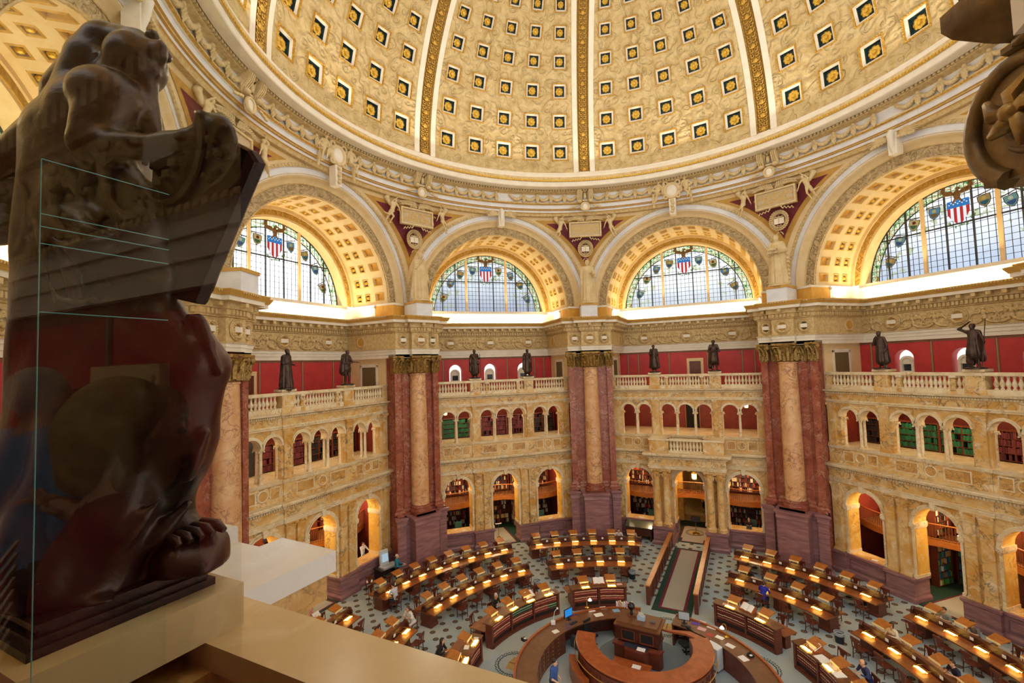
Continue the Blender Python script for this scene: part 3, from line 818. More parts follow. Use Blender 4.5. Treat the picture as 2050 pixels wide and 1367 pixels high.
# ---------------------------------------------------------------- piers
def pier_plan(e=0.0):
    # half plan (w >= 0), front to back, in pier frame (w, u)
    return [(.98, 17.3), (1.0, 17.3), (1.0, 17.42), (1.2, 17.42), (1.2, 17.12), (1.66, 17.12)]
def mirror(P): return [(-x, y) for x, y in reversed(P)]
BACKC = [(W2x, W2y) for W2x, W2y in ((1.55, 18.6), (2.9, 22.4))]
def full(P): return mirror(P + BACKC) + [] + P + BACKC
ENT_P = [(.61, 16.62), (.61, 16.98), (1.6, 16.98), (1.46, 17.35)]
def ent_path():
    h = [(.61,16.62),(.61,16.98),(1.62,16.98),(1.94,18.05)]
    return [(-x, y) for x, y in reversed(h)] + h
def corinth(g, c, r, h, n=8, mi=0):
    # leafy bell capital with corner volutes
    x, y, z = c
    g.lathe([(r, 0), (r*1.06, .03*h), (r*.98, .06*h), (r*1.02, .5*h), (r*1.3, .86*h), (r*1.34, .88*h)], 20, c, mi=mi)
    for tier, (zz, hh, k, ph) in enumerate(((.05, .36, n, 0), (.1, .62, n, pi/n))):
        for i in range(k):
            a = TAU*i/k + ph
            ro = r*(1.03 + .05*tier)
            pts = [(x+ro*cos(a), y+ro*sin(a), z+zz*h), (x+(ro+.05*r)*cos(a), y+(ro+.05*r)*sin(a), z+(zz+hh*.7)*h*.9), (x+(ro+.3*r)*cos(a), y+(ro+.3*r)*sin(a), z+(zz+hh)*h), (x+(ro+.4*r)*cos(a), y+(ro+.4*r)*sin(a), z+(zz+hh*.86)*h)]
            g.tube(pts, [.24*r, .26*r, .16*r, .06*r], 5, mi)
    for i in range(4):
        a = TAU*i/4 + pi/4
        for s in (-1, 1):
            b = a + s*.22
            g.tube([(x+1.05*r*cos(a+s*.55), y+1.05*r*sin(a+s*.55), z+.55*h), (x+1.3*r*cos(a+s*.35), y+1.3*r*sin(a+s*.35), z+.78*h), (x+1.62*r*cos(a+s*.1), y+1.62*r*sin(a+s*.1), z+.8*h)], [.07*r,.09*r,.1*r], 5, mi)
        g.ball((x+1.6*r*cos(a), y+1.6*r*sin(a), z+.76*h), (.2*r,.2*r,.17*r), 8, mi)
    q = 1.3*r
    P = []
    for i in range(4):
        a = TAU*i/4 + pi/4
        P += [(x+q*1.42*cos(a-.09), y+q*1.42*sin(a-.09)), (x+q*1.42*cos(a+.09), y+q*1.42*sin(a+.09)), (x+q*.9*cos(a+pi/4), y+q*.9*sin(a+pi/4))]
    g.prism(P, z+.88*h, z+h, mi)
    for i in range(4):
        a = TAU*i/4; g.ball((x+q*.95*cos(a), y+q*.95*sin(a), z+.93*h), (.16*r,.16*r,.14*r), 6, mi)
def pil_cap(g, x0, x1, y, z, h, mi=0):
    w = x1-x0; cx = (x0+x1)/2
    g.box(x0, x1, y, y+.6, z, z+h*.9, mi); g.box(x0-.04, x1+.04, y-.04, y+.5, z, z+.05, mi)
    k = max(2, int(w/.2))
    for tier, (zz, hh) in enumerate(((.04, .34), (.1, .56))):
        for i in range(k + tier):
            px = x0 + w*(i+.5*(1-tier))/k
            g.tube([(px, y-.02, z+zz*h), (px, y-.07, z+(zz+hh*.7)*h), (px, y-.19, z+(zz+hh)*h), (px, y-.22, z+(zz+hh*.85)*h)], [.1,.1,.06,.03], 5, mi)
    for s, px in ((-1, x0), (1, x1)):
        g.ball((px+s*.08, y-.16, z+.77*h), (.14,.13,.13), 8, mi); g.torus((px+s*.06, y-.2, z+.77*h), .12, .035, 'y', 10, 5, mi)
        g.tube([(cx+s*.05, y-.06, z+.5*h), (cx+s*w*.25, y-.12, z+.75*h), (px, y-.14, z+.84*h)], [.05,.05,.05], 5, mi)
    g.box(x0-.16, x1+.16, y-.22, y+.5, z+.88*h, z+h, mi); g.ball((cx, y-.24, z+.94*h), (.1,.08,.1), 6, mi)

# pedestal
g = G()
def ped(P, z0, z1, e): return
fb = [(.88, 16.16), (.88, 16.95), (1.24, 16.95), (1.24, 16.72), (1.82, 16.72)]
back = [(1.62, 17.25)]
PATH = mirror(fb+back) + fb + back
g.sweep(PATH, [(.14,0),(.14,.22),(.08,.28),(.05,.4),(0,.46),(0,3.06),(.04,3.1),(.02,3.3),(.06,3.34),(.06,3.4),(.12,3.46),(.12,3.6),(-.5,3.62)], 0)
ped_me = mesh('pedestal', g, M['brown_marble'], 30)
g = G()
b2 = [(.72, 16.28), (.72, 17.1), (1.2, 17.1), (1.2, 16.94), (1.74, 16.94), (1.52, 17.4)]
g.sweep(mirror(b2)+b2, [(.0,3.6),(.0,3.74),(-.02,3.76)], 0)
g.prism([(-.72,16.28),(.72,16.28),(.72,17.4),(-.72,17.4)], 3.6, 3.76)
g.lathe([(.72,3.76),(.74,3.84),(.72,3.92),(.64,3.95),(.62,4.0),(.66,4.05),(.63,4.1),(.59,4.12),(.585,4.2)], 28, (0,17.05,0), mi=0)
b3 = [(1.0, 17.36), (1.0, 17.46), (1.24, 17.46), (1.24, 17.14), (1.66, 17.14), (1.48, 17.55)]
g.sweep(mirror(b3)+b3, [(.14,3.74),(.15,3.84),(.1,3.9),(.06,3.96),(.08,4.04),(.03,4.1),(0,4.2)], 0)
base_me = mesh('column_base', g, M['red_marble'], 40)
g = G(); g.lathe([(.585,4.2),(.585,6.2),(.575,8),(.55,10.5),(.515,12.75),(.56,12.78),(.56,12.84),(.51,12.86)], 32, (0,17.05,0))
shaft_me = mesh('column_shaft', g, M['pink_marble'], 50)
g = G(); g.sweep(mirror(b3)+b3, [(0,4.15),(0,12.86)], 0)
g.prism([(-1.3,17.4),(1.3,17.4),(1.5,18.3),(-1.5,18.3)], .3, 13.9)
g.sweep([(-2.6,22.0),(-1.36,17.5)], [(0,0),(0,14)], 0); g.sweep([(1.36,17.5),(2.6,22.0)], [(0,0),(0,14)], 0)
pil_me = mesh('pilasters', g, M['red_marble'], 30)
g = G(); corinth(g, (0,17.05,12.86), .52, 1.18)
cap_me = mesh('column_capital', g, M['cap_bronze'], 50)
g = G()
for s in (-1, 1):
    for x0, x1, y in ((.66,1.0,17.36), (1.22,1.66,17.14)):
        a, b = sorted((s*x0, s*x1)); pil_cap(g, a, b, y, 12.86, 1.18)
pcap_me = mesh('pilaster_capitals', g, M['cap_bronze'], 50)
g = G(); main_ent(g, ent_path()); g.prism(ent_path(), 13.94, 16.66, 0)
pent_me = mesh('pier_entablature', g, MATS_ENT, 30)
g = G(); g.box(-.6,.6,15.95,17.6,16.66,17.5,0); g.box(-.64,.64,15.9,17.6,17.5,17.66,1)
plinth_me = mesh('statue_plinth', g, [M['white'], M['ochre'], M['pale']])
PDESC = {'A': 'behind the bronze knee', 'B': 'left of the left bay', 'C': 'left of the entrance', 'D': 'right of the entrance',
         'E': 'beyond the right bay', 'N': 'beside the viewing gallery'}
for k, a in PIERS.items():
    if k == 'N': continue
    p = empty('pier', (0,0,0), rz(a), kind='structure', cat='pier', label='clustered red marble pier with golden column '+PDESC[k])
    for nm, me in (('pedestal', ped_me), ('column_base', base_me), ('column_shaft', shaft_me), ('pilasters', pil_me), ('column_capital', cap_me), ('pilaster_capitals', pcap_me), ('pier_entablature', pent_me), ('statue_plinth', plinth_me)):
        link(nm, me, p)
    link('wreath_medallion', medal, p, (0, 16.56, 15.08)); 
    for s in (-1, 1): link('wreath_medallion', medal, p, (s*1.12, 16.93, 15.08), 0, (.8,1,1))
    for nm, me in PEND: link(nm, me, p)

# ---------------------------------------------------------------- ring entablature and dome
Z0, RD = 27.45, 15.476
ring = empty('trim_1', (0,0,0), 0, kind='structure', cat='cornice', label='circular plaster cornice ring with garlands under the dome')
A0, A1 = rad(-22.5), rad(225)
g = G()
RP = [(15.5,27.5),(15.42,27.3),(15.12,27.16),(15.02,26.92),(15.0,26.72),(15.02,26.6),(15.08,26.58),(15.08,26.28),(15.12,26.24),(15.62,26.22),(15.64,26.4),(15.78,26.4),(15.8,26.1),(15.95,26.06),(16.08,26.02),(16.12,25.98),(16.12,25.42),(16.02,25.38),(16.0,25.28),(16.1,25.22),(16.2,25.2),(16.2,24.96),(16.28,24.92),(16.3,24.88),(16.4,24.86),(16.4,24.72),(16.46,24.68),(16.5,24.62),(16.56,24.5),(17.0,24.5)]
RM = [0,0,0,6,1,6,0,0,0,2,2,6,6,6,6,3,6,6,1,0,3,2,6,2,3,2,6,6,6]
g.lathe(RP, 160, (0,0,0), A0, A1, mis=RM)
for i in range(330):
    a = A0 + (A1-A0)*(i+.5)/330
    st = len(g.v); g.box(-.055,.055,-.12,.02,26.14,26.38,4); g.xf(T(0,0,0,a-pi/2) @ T(0,15.78,0), st)
for i in range(420):
    a = A0 + (A1-A0)*(i+.5)/420
    st = len(g.v); g.box(-.05,.05,-.03,.02,26.62,26.72,5); g.xf(T(0,0,0,a-pi/2) @ T(0,15.01,0), st)
link('ring_cornice', mesh('ring_cornice', g, [M['pale'], M['gilt'], M['ochre'], M['white'], M['stat_plaster'], M['bright_gold'], M['relief']], 35), ring)
# one festoon with its hanging leaves
g = G()
for i in range(13):
    t = i/12; x = -.52+1.04*t; z = 25.86 - .32*sin(pi*t)
    r = .09+.05*sin(pi*t)
    g.ball((x, 16.0, z), (r*.9, r, r), 6)
    if i % 2: g.ball((x+.03, 15.93, z-.04), r*.6, 5)
for k, (dx, dz) in enumerate(((0,0),(-.07,-.1),(.07,-.1),(0,-.2),(-.05,-.28),(.05,-.28),(0,-.36))):
    g.tube([(.56+dx*.5, 16.0, 25.84+dz*.6), (.56+dx, 15.9, 25.76+dz), (.56+dx*1.6, 15.96, 25.62+dz)], [.07,.08,.02], 5)
g.ball((.56, 15.94, 25.9), .1, 6)
fest = mesh('garland', g, M['stat_plaster'], 60)
# console pair with an eagle between, cartouche below
g = G()
for s in (-1, 1):
    prof = [(15.62,26.28),(15.5,26.1),(15.6,25.8),(15.86,25.5),(15.86,25.3),(16.2,25.3),(16.2,26.28)]
    v = [(s*.42-.17, y, z) for y, z in prof] + [(s*.42+.17, y, z) for y, z in prof]; n = len(prof)
    g.add(v, [tuple(range(n)), tuple(reversed(range(n, 2*n)))] + [((i+1) % n, i, n+i, n+(i+1) % n) for i in range(n)], 0)
    for q in range(3): g.tube([(s*.42-.1+.1*q, 15.6, 26.24), (s*.42-.1+.1*q, 15.47, 26.08), (s*.42-.1+.1*q, 15.57, 25.8), (s*.42-.1+.1*q, 15.83, 25.5)], .035, 4, 0)
    g.ball((s*.42, 15.78, 25.36), (.19,.16,.13), 8, 0)
    g.tube([(s*.12,15.9,25.95),(s*.22,15.82,26.12),(s*.2,15.9,25.6)], [.06,.07,.02], 5, 0)
    for k in range(6): g.ball((s*(.62+.1*k), 15.86, 25.02-.03*k+.02*(k % 2)), .09, 5, 0)
g.ball((0,15.85,25.78), (.13,.12,.26), 8, 0); g.ball((0,15.78,26.1), .09, 6, 0); g.box(-.2,.2,15.9,16.1,25.4,25.5,0)
g.ball((0,16.0,24.98), (.26,.16,.36), 12, 1); g.torus((0,15.9,24.98), .3, .08, 'y', 16, 6, 0)
cons = mesh('console_pair', g, [M['stat_plaster'], M['pale']], 50)
g = G()   # palm fronds and scrolled keystone over the plain arches
g.xz([(-.26,24.9),(.26,24.9),(.2,23.6),(-.2,23.6)], 16.42, 16.9, 1); g.tube([(0,16.45,24.85),(0,16.3,24.6),(0,16.36,24.1),(0,16.5,23.6)], [.16,.17,.12,.08], 8, 1)
for s in (-1, 1):
    for k in range(9):
        a = .15+.14*k; L = .55+.09*min(k, 9-k)
        g.tube([(s*.3,16.5,24.55),(s*(.35+.6*L*cos(a)),16.4,24.5+.5*L*sin(a)-.1),(s*(.4+L*1.3*cos(a)),16.44,24.42+L*.75*sin(a)-.16)], [.05,.05,.012], 5, 0)
    for k in range(5): g.ball((s*(.34+.16*k), 16.4, 24.42-.02*k), .1, 5, 0)
palm = mesh('palm_keystone', g, [M['stat_plaster'], M['pale']], 50)
for k in range(-1, 10):
    a = 22.5*k
    if k % 2 == 0: link('console_pair', cons, ring, (0,0,0), rz(a), label='console pair with eagle and shield')
    for j in range(-2, 3) if k % 2 else ():
        for s in (0, 1):
            pass
for s in range(-1, 10):
    # five festoons between a console and the middle of each bay
    b = 22.5*s + 11.25
    for j in range(5):
        link('garland', fest, ring, (0,0,0), rz(b + (j-2)*3.72))
for nm, ang in BAYS.items():
    if nm in ('left', 'right', 'near_left'): link('palm_keystone', palm, ring, (0,0,0), rz(ang), label='crossed palm fronds on keystone')

ceil = empty('ceiling', (0,0,0), 0, kind='structure', cat='ceiling', label='great coffered plaster dome with gilded ribs and rosettes')
ROWS = [5.65, 13.75, 21.35, 28.3, 34.75, 40.6, 45.95, 50.8]
def DP(az, el, d=0.0):      # az in degrees from the sector's middle
    R = RD + d; e = rad(el); a = rad(90 - az)
    return (R*cos(e)*cos(a), R*cos(e)*sin(a), Z0 + R*sin(e))
RIBW = .77
def edge(el): return 22.5 - math.degrees(RIBW/(RD*cos(rad(el))))
g = G(); els = [0.0]; hs = []
for i, e in enumerate(ROWS):
    h = 2.36*.925**i; hs.append(h); els += [e-h, e+h]
els.append(56)
def azs(el, i):
    E = edge(el); k = .813*E/19.7*19.7/16*1.0
    w = math.degrees(hs[min(i, 7)]*rad(1)/cos(rad(el)))/1.0
    out = [-E]
    for c in (-2, -1, 0, 1, 2):
        m = c*8.0*E/edge(5.65); out += [m-w, m+w]
    return out + [E]
ros_sites = []
for r in range(len(els)-1):
    i = min(r//2, 7); e0, e1 = els[r], els[r+1]
    A, B = azs(e0, i), azs(e1, i)
    if r % 2 == 0 and r > 0: A = azs(e0, (r-1)//2)
    for c in range(11):
        hole = (r % 2 == 1) and (c % 2 == 1)
        if not hole:
            ns = 3 if c in (0, 10) else 1
            g.quad(DP(A[c], e0), DP(A[c+1], e0), DP(B[c+1], e1), DP(B[c], e1), 0)
        else:
            def rg(f, d):
                m0, m1, eh = (A[c]+A[c+1])/2, (B[c]+B[c+1])/2, (e0+e1)/2
                return [DP(m0+(A[c]-m0)*f, eh+(e0-eh)*f, d), DP(m0+(A[c+1]-m0)*f, eh+(e0-eh)*f, d), DP(m1+(B[c+1]-m1)*f, eh+(e1-eh)*f, d), DP(m1+(B[c]-m1)*f, eh+(e1-eh)*f, d)]
            lv = [(1,0),(.97,-.06),(.88,-.07),(.84,.02),(.82,.02),(.64,.1),(.62,.3)]
            b = len(g.v)
            for f, d in lv: g.v += rg(f, d)
            for l, mi in enumerate((1,1,1,2,2,3)):
                for q in range(4):
                    q2 = (q+1) % 4
                    g.f.append((b+l*4+q, b+l*4+q2, b+l*4+4+q2, b+l*4+4+q)); g.m.append(mi)
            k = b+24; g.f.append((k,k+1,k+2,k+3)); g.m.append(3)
            ros_sites.append(((A[c]+A[c+1]+B[c]+B[c+1])/4, (e0+e1)/2, hs[i]))
            for side in range(4):          # beads of the outer border
                p, q = [Vector(x) for x in (rg(.925,-.08)[side], rg(.925,-.08)[(side+1) % 4])]
                for n_ in range(9): g.ball(tuple(p + (q-p)*(n_+.5)/9), .035, 4, 4)
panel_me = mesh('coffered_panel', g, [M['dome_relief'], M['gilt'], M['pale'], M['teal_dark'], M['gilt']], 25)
g = G(); v = [(0, -.2, 0)]; n = 32
for ring_r, hh, pet in ((.14,-.2,0),(.17,-.1,0),(.3,-.16,.12),(.46,-.1,.16),(.5,0,.16)):
    for i in range(n):
        a = TAU*i/n; rr = ring_r*(1-pet+pet*abs(cos(4*a))**.5)
        v.append((rr*cos(a), hh, rr*sin(a)))
f = [(0, 1+i, 1+(i+1) % n) for i in range(n)]
for j in range(4): f += [(1+j*n+i, 1+(j+1)*n+i, 1+(j+1)*n+(i+1) % n, 1+j*n+(i+1) % n) for i in range(n)]
g.add(v, f, 0)
rosette = mesh('rosette', g, M['bright_gold'], 40)
g = G()
def rib_pt(x, el, d=0): 
    R = RD + d; e = rad(el); return (x, R*cos(e), Z0 + R*sin(e))
for x0, x1, d0, mi in ((-.78,-.42,-.06,0), (.42,.78,-.06,0), (-.3,.3,.08,1)):
    g.surf(lambda u, v: rib_pt(x0+(x1-x0)*u, 56*v, d0), 1, 30, mi)
for x, dx in ((-.78,0),(-.42,.12),(.42,-.12),(.78,0)):
    g.surf(lambda u, v: rib_pt(x+dx*u, 56*v, -.06+.14*u), 1, 30, 1 if dx else 0)
rib_me = mesh('rib', g, [M['pale'], M['gilt_dark']], 180)
g = G()
for k in range(52):
    el = .8+1.06*k
    y, z = rib_pt(0, el, 0)[1:]
    q = k % 3
    if q == 0:
        g.ball((0,y,z), (.17,.1,.17), 8)
    for s in (-1, 1):
        g.torus((s*.13, y, z), .09, .03, 'y', 8, 4); g.ball((s*.24, y, z+.1), (.05,.05,.08), 5)
gild = mesh('gilded_ornament', g, M['gilt'], 60)
for ang in (22.5, 67.5, 112.5, 157.5, 202.5):
    p = link('coffered_panel', panel_me, ceil, (0,0,0), rz(ang))
    for az, el, h in ros_sites:
        if el > 44: continue
        d = DP(az, el, .24); o = link('rosette', rosette, p, d)
        o.rotation_euler = (rad(el), 0, -rad(az)); s = RD*rad(h)*2*.54; o.scale = (s, s*.8, s)
for ang in (0, 45, 90, 135, 180, 225):
    p = link('rib', rib_me, ceil, (0,0,0), rz(ang)); link('gilded_ornament', gild, p, label='gilded scroll ornament')
# ================================================================ FIGURES: smooth-blended solids meshed in one skin
def smin(a, b, k):
    h = np.clip(.5 + .5*(b-a)/k, 0, 1); return b + (a-b)*h - k*h*(1-h)
def prim_d(p, X, Y, Z):
    if p[1] == 'c':
        _, _, a, b, ra, rb = p[:6]
        ax, ay, az = a; dx, dy, dz = b[0]-ax, b[1]-ay, b[2]-az
        L2 = dx*dx+dy*dy+dz*dz + 1e-9
        t = np.clip(((X-ax)*dx + (Y-ay)*dy + (Z-az)*dz)/L2, 0, 1)
        return np.sqrt((X-ax-t*dx)**2 + (Y-ay-t*dy)**2 + (Z-az-t*dz)**2) - (ra + (rb-ra)*t)
    if p[1] == 'e':
        _, _, c, r = p[:4]; yaw = p[4] if len(p) > 4 else 0
        x, y, z = X-c[0], Y-c[1], Z-c[2]
        if yaw: x, y = x*cos(yaw)+y*sin(yaw), -x*sin(yaw)+y*cos(yaw)
        q = np.sqrt((x/r[0])**2 + (y/r[1])**2 + (z/r[2])**2)
        return (q-1)*min(r)
    if p[1] == 'b':      # rotated slab: centre, axes (3 unit vectors), half sizes, rounding
        _, _, c, ax, h, rr = p
        x, y, z = X-c[0], Y-c[1], Z-c[2]; q = []
        for a, s in zip(ax, h): q.append(np.abs(x*a[0]+y*a[1]+z*a[2]) - (s-rr))
        o = np.sqrt(sum(np.maximum(v, 0)**2 for v in q)); i = np.minimum(np.maximum(np.maximum(q[0], q[1]), q[2]), 0)
        return o + i - rr
def prim_box(p):
    if p[1] == 'c':
        r = max(p[4], p[5]); return [min(p[2][i], p[3][i])-r for i in range(3)], [max(p[2][i], p[3][i])+r for i in range(3)]
    if p[1] == 'e':
        r = p[3] if len(p) <= 4 else (max(p[3][:2]),)*2 + (p[3][2],); return [p[2][i]-r[i] for i in range(3)], [p[2][i]+r[i] for i in range(3)]
    r = [sum(abs(a[i])*s for a, s in zip(p[3], p[4])) for i in range(3)]
    return [p[2][i]-r[i] for i in range(3)], [p[2][i]+r[i] for i in range(3)]
def sdf(prims, res, k=.03, disp=None, cut=None):
    # returns vertices, quads, tag per face
    bx = [prim_box(p) for p in prims]
    lo = np.min([b[0] for b in bx], 0) - res*3 - .02; hi = np.max([b[1] for b in bx], 0) + res*3 + .02
    n = np.ceil((hi-lo)/res).astype(int) + 1
    ax = [np.float32(lo[i] + res*np.arange(n[i])) for i in range(3)]
    D = np.full(n, 9.0, np.float32)
    for p, (a, b) in zip(prims, bx):
        kk = p[6] if p[1] == 'c' and len(p) > 6 else k
        m = kk + res*2.5
        i0 = [max(0, int((a[i]-m-lo[i])/res)) for i in range(3)]; i1 = [min(n[i], int((b[i]+m-lo[i])/res)+2) for i in range(3)]
        sl = tuple(slice(i0[i], i1[i]) for i in range(3))
        X, Y, Z = np.meshgrid(*[ax[i][sl[i]] for i in range(3)], indexing='ij', sparse=True)
        D[sl] = smin(D[sl], prim_d(p, X, Y, Z), kk)
    if disp is not None:
        X, Y, Z = np.meshgrid(*ax, indexing='ij', sparse=True); D = D + disp(X, Y, Z)*(np.abs(D) < .15)
    if cut is not None: D = np.maximum(D, cut - ax[2][None, None, :])
    S = D < 0
    c = lambda A, i, j, k: A[i:A.shape[0]-1+i, j:A.shape[1]-1+j, k:A.shape[2]-1+k]
    cor = [(i, j, k) for i in (0, 1) for j in (0, 1) for k in (0, 1)]
    cnt = sum(c(S, *q).astype(np.int8) for q in cor)
    act = (cnt > 0) & (cnt < 8)
    idx = np.argwhere(act); N = len(idx)
    dv = np.stack([D[idx[:, 0]+q[0], idx[:, 1]+q[1], idx[:, 2]+q[2]] for q in cor], 1)
    acc = np.zeros((N, 3)); w = np.zeros(N)
    for a in range(8):
        for ax_ in range(3):
            q = list(cor[a])
            if q[ax_]: continue
            q[ax_] = 1; b = cor.index(tuple(q))
            da, db = dv[:, a], dv[:, b]; m = (da < 0) != (db < 0)
            t = np.where(m, da/np.where(m, da-db, 1), 0)
            pos = np.tile(np.array(cor[a], float), (N, 1)); pos[:, ax_] += t
            acc += pos*m[:, None]; w += m
    V = lo + res*(idx + acc/w[:, None])
    vid = np.full(act.shape, -1, np.int64); vid[tuple(idx.T)] = np.arange(N)
    F = []
    for a in range(3):
        b, e = [(1, 2), (2, 0), (0, 1)][a]
        s0 = np.take(S, range(S.shape[a]-1), a); s1 = np.take(S, range(1, S.shape[a]), a)
        ch = np.argwhere(s0 != s1)
        ok = (ch[:, b] > 0) & (ch[:, e] > 0) & (ch[:, b] < S.shape[b]-1) & (ch[:, e] < S.shape[e]-1); ch = ch[ok]
        sg = s0[tuple(ch.T)]
        def g_(db, de):
            q = ch.copy(); q[:, b] -= db; q[:, e] -= de; return vid[tuple(q.T)]
        q = np.stack([g_(1, 1), g_(0, 1), g_(0, 0), g_(1, 0)], 1)
        F.append(np.where(sg[:, None], q, q[:, ::-1]))
    F = np.concatenate(F); F = F[(F >= 0).all(1)]
    C = V[F].mean(1)
    best = np.full(len(F), 9.0); tag = np.zeros(len(F), int)
    for p in prims:
        d = prim_d(p, C[:, 0], C[:, 1], C[:, 2]); m = d < best; best[m] = d[m]; tag[m] = p[0]
    return V, F, tag
def sdf_obj(V, F, tag, mats, name='body', extra=None):
    g = G(); g.v = [tuple(v) for v in V]; g.f = [tuple(int(i) for i in f) for f in F]; g.m = [int(t) for t in tag]
    if extra:
        b = len(g.v); g.v += extra.v; g.f += [tuple(b+i for i in f) for f in extra.f]; g.m += extra.m
    return mesh(name, g, mats, 180)

# tags: 0 skin, 1 top, 2 trousers or skirt, 3 shoes, 4 dark detail (eyes, brows), 5 lips
def V3(*a): return Vector(a)
def body(pel, chest, head, arms, legs, yaw=0, sleeve=1, female=False, skirt=None, nod=0, fat=1.0, hw=.105, legtag=2, hs=1.0):
    # front of the figure is -y; arms/legs: [(elbow, hand), ...], [(knee, ankle), ...]; returns prims, fingers/face geometry
    pel, chest, head = V3(*pel), V3(*chest), V3(*head); P = []; ex = G()
    c, s = cos(yaw), sin(yaw); right = V3(c, s, 0); fr = V3(s, -c, 0)
    up = (chest - pel).normalized(); sw = .165 if female else .19
    mid = pel.lerp(chest, .5)
    P += [(2, 'e', tuple(pel), (.165*fat, .125*fat, .13), yaw), (1, 'c', tuple(pel + up*.06), tuple(mid), .125*fat, .125*fat), (1, 'e', tuple(mid), (.15*fat, .115*fat, .17), yaw),
          (1, 'e', tuple(chest - up*.04), (.175*fat, .125*fat, .17), yaw), (1, 'c', tuple(chest + right*sw*.8 + up*.09), tuple(chest - right*sw*.8 + up*.09), .07, .07)]
    nb = chest + up*.14; P.append((0, 'c', tuple(nb), tuple(head - V3(0, 0, .08) - fr*.01), .056, .05))
    if female:
        for q in (-1, 1): P.append((1, 'e', tuple(chest + right*q*.075 + fr*.1 - up*.04), (.07, .06, .07), yaw))
    for q, (el, ha) in zip((1, -1), arms):
        sh = chest + right*q*sw + up*.08; el, ha = V3(*el), V3(*ha)
        d = (ha - el).normalized()
        P += [(1, 'c', tuple(sh), tuple(el), .062*fat, .047), (sleeve, 'c', tuple(el), tuple(ha - d*.02), .045, .031), (0, 'c', tuple(ha), tuple(ha + d*.07), .033, .03)]
        side = d.cross(V3(0, 0, 1)); side = side.normalized() if side.length > .1 else right
        dn = side.cross(d)
        for i, L in enumerate((.075, .088, .083, .065)):
            b = ha + d*.08 + side*(i-1.5)*.018
            ex.tube([b, b + d*L*.5 - abs(1)*dn*.004*q, b + d*L - dn*.025*q], [.0095, .009, .006], 5, 0)
        b = ha + d*.03 + side*.03*(-q); ex.tube([b, b + d*.04 + side*.02*(-q), b + d*.06 + side*.012*(-q)], [.011, .01, .007], 5, 0)
    for q, (kn, an) in zip((1, -1), legs):
        hp = pel + right*q*.09; kn, an = V3(*kn), V3(*an)
        P += [(2, 'c', tuple(hp), tuple(kn), .088*fat, .058), (legtag, 'c', tuple(kn), tuple(an), .056, .038), (3, 'c', tuple(an - V3(0,0,.03)), tuple(an + fr*.15 - V3(0,0,.045)), .042, .034)]
    if skirt:
        P.append((2, 'c', tuple(pel), tuple(pel + V3(*skirt[0])), .16, skirt[1]))
    h = head; hs_ = hs
    P += [(0, 'e', tuple(h + V3(0,0,.02)), (.076*hs_, .092*hs_, .105*hs_), yaw), (0, 'e', tuple(h + fr*.025 - V3(0,0,.055)), (.058*hs_, .062*hs_, .062*hs_), yaw),
          (0, 'c', tuple(h + fr*.088 + V3(0,0,.005)), tuple(h + fr*.112 - V3(0,0,.028)), .011, .015)]
    for q in (-1, 1):
        P.append((0, 'e', tuple(h + right*q*.078 - V3(0,0,.005)), (.014, .024, .034), yaw))
        ex.ball(tuple(h + fr*.086 + right*q*.032 + V3(0,0,.018)), (.014, .01, .009), 6, 4)
        ex.ball(tuple(h + fr*.09 + right*q*.034 + V3(0,0,.044)), (.02, .008, .005), 6, 4)
    ex.ball(tuple(h + fr*.088 - V3(0,0,.062)), (.026, .01, .008), 6, 5)
    return P, ex
def hair_prims(head, yaw=0, style='short', vol=1.0):
    h = V3(*head); c, s = cos(yaw), sin(yaw); fr = V3(s, -c, 0); right = V3(c, s, 0)
    P = [(0, 'e', tuple(h + V3(0,0,.045) - fr*.022), (.088*vol, .098*vol, .1*vol), yaw)]
    if style in ('bob', 'long'):
        for q in (-1, 1): P.append((0, 'c', tuple(h + right*q*.078*vol + V3(0,0,.03) - fr*.01), tuple(h + right*q*.085*vol - V3(0,0,.07 if style == 'bob' else .2) - fr*.01), .03*vol, .022))
        P.append((0, 'c', tuple(h - fr*.07 + V3(0,0,.02)), tuple(h - fr*.075 - V3(0,0,.05 if style == 'bob' else .22)), .06*vol, .05))
    if style == 'bun': P.append((0, 'e', tuple(h - fr*.12 + V3(0,0,.06)), (.045,.045,.045)))
    return P
SKIN = {}
def cloth(h): 
    if h not in SKIN: SKIN[h] = plain('cloth_'+h, h, .8)
    return SKIN[h]
HAIRM = {'dark': plain('hair_dark', '1C1410', .5), 'brown': plain('hair_brown', '4A3020', .5), 'grey': plain('hair_grey', 'B8B4AE', .5), 'blond': plain('hair_blond', 'B89A64', .45, 0, '9A7C4A', 30), 'red': plain('hair_auburn', '6A3A22', .5)}
SKM = plain('skin', 'D3A07F', .5); EYE = plain('eye_dark', '221A16', .3); LIP = plain('lips', 'A8605A', .5); SHOE = plain('shoe_leather', '241C18', .4)
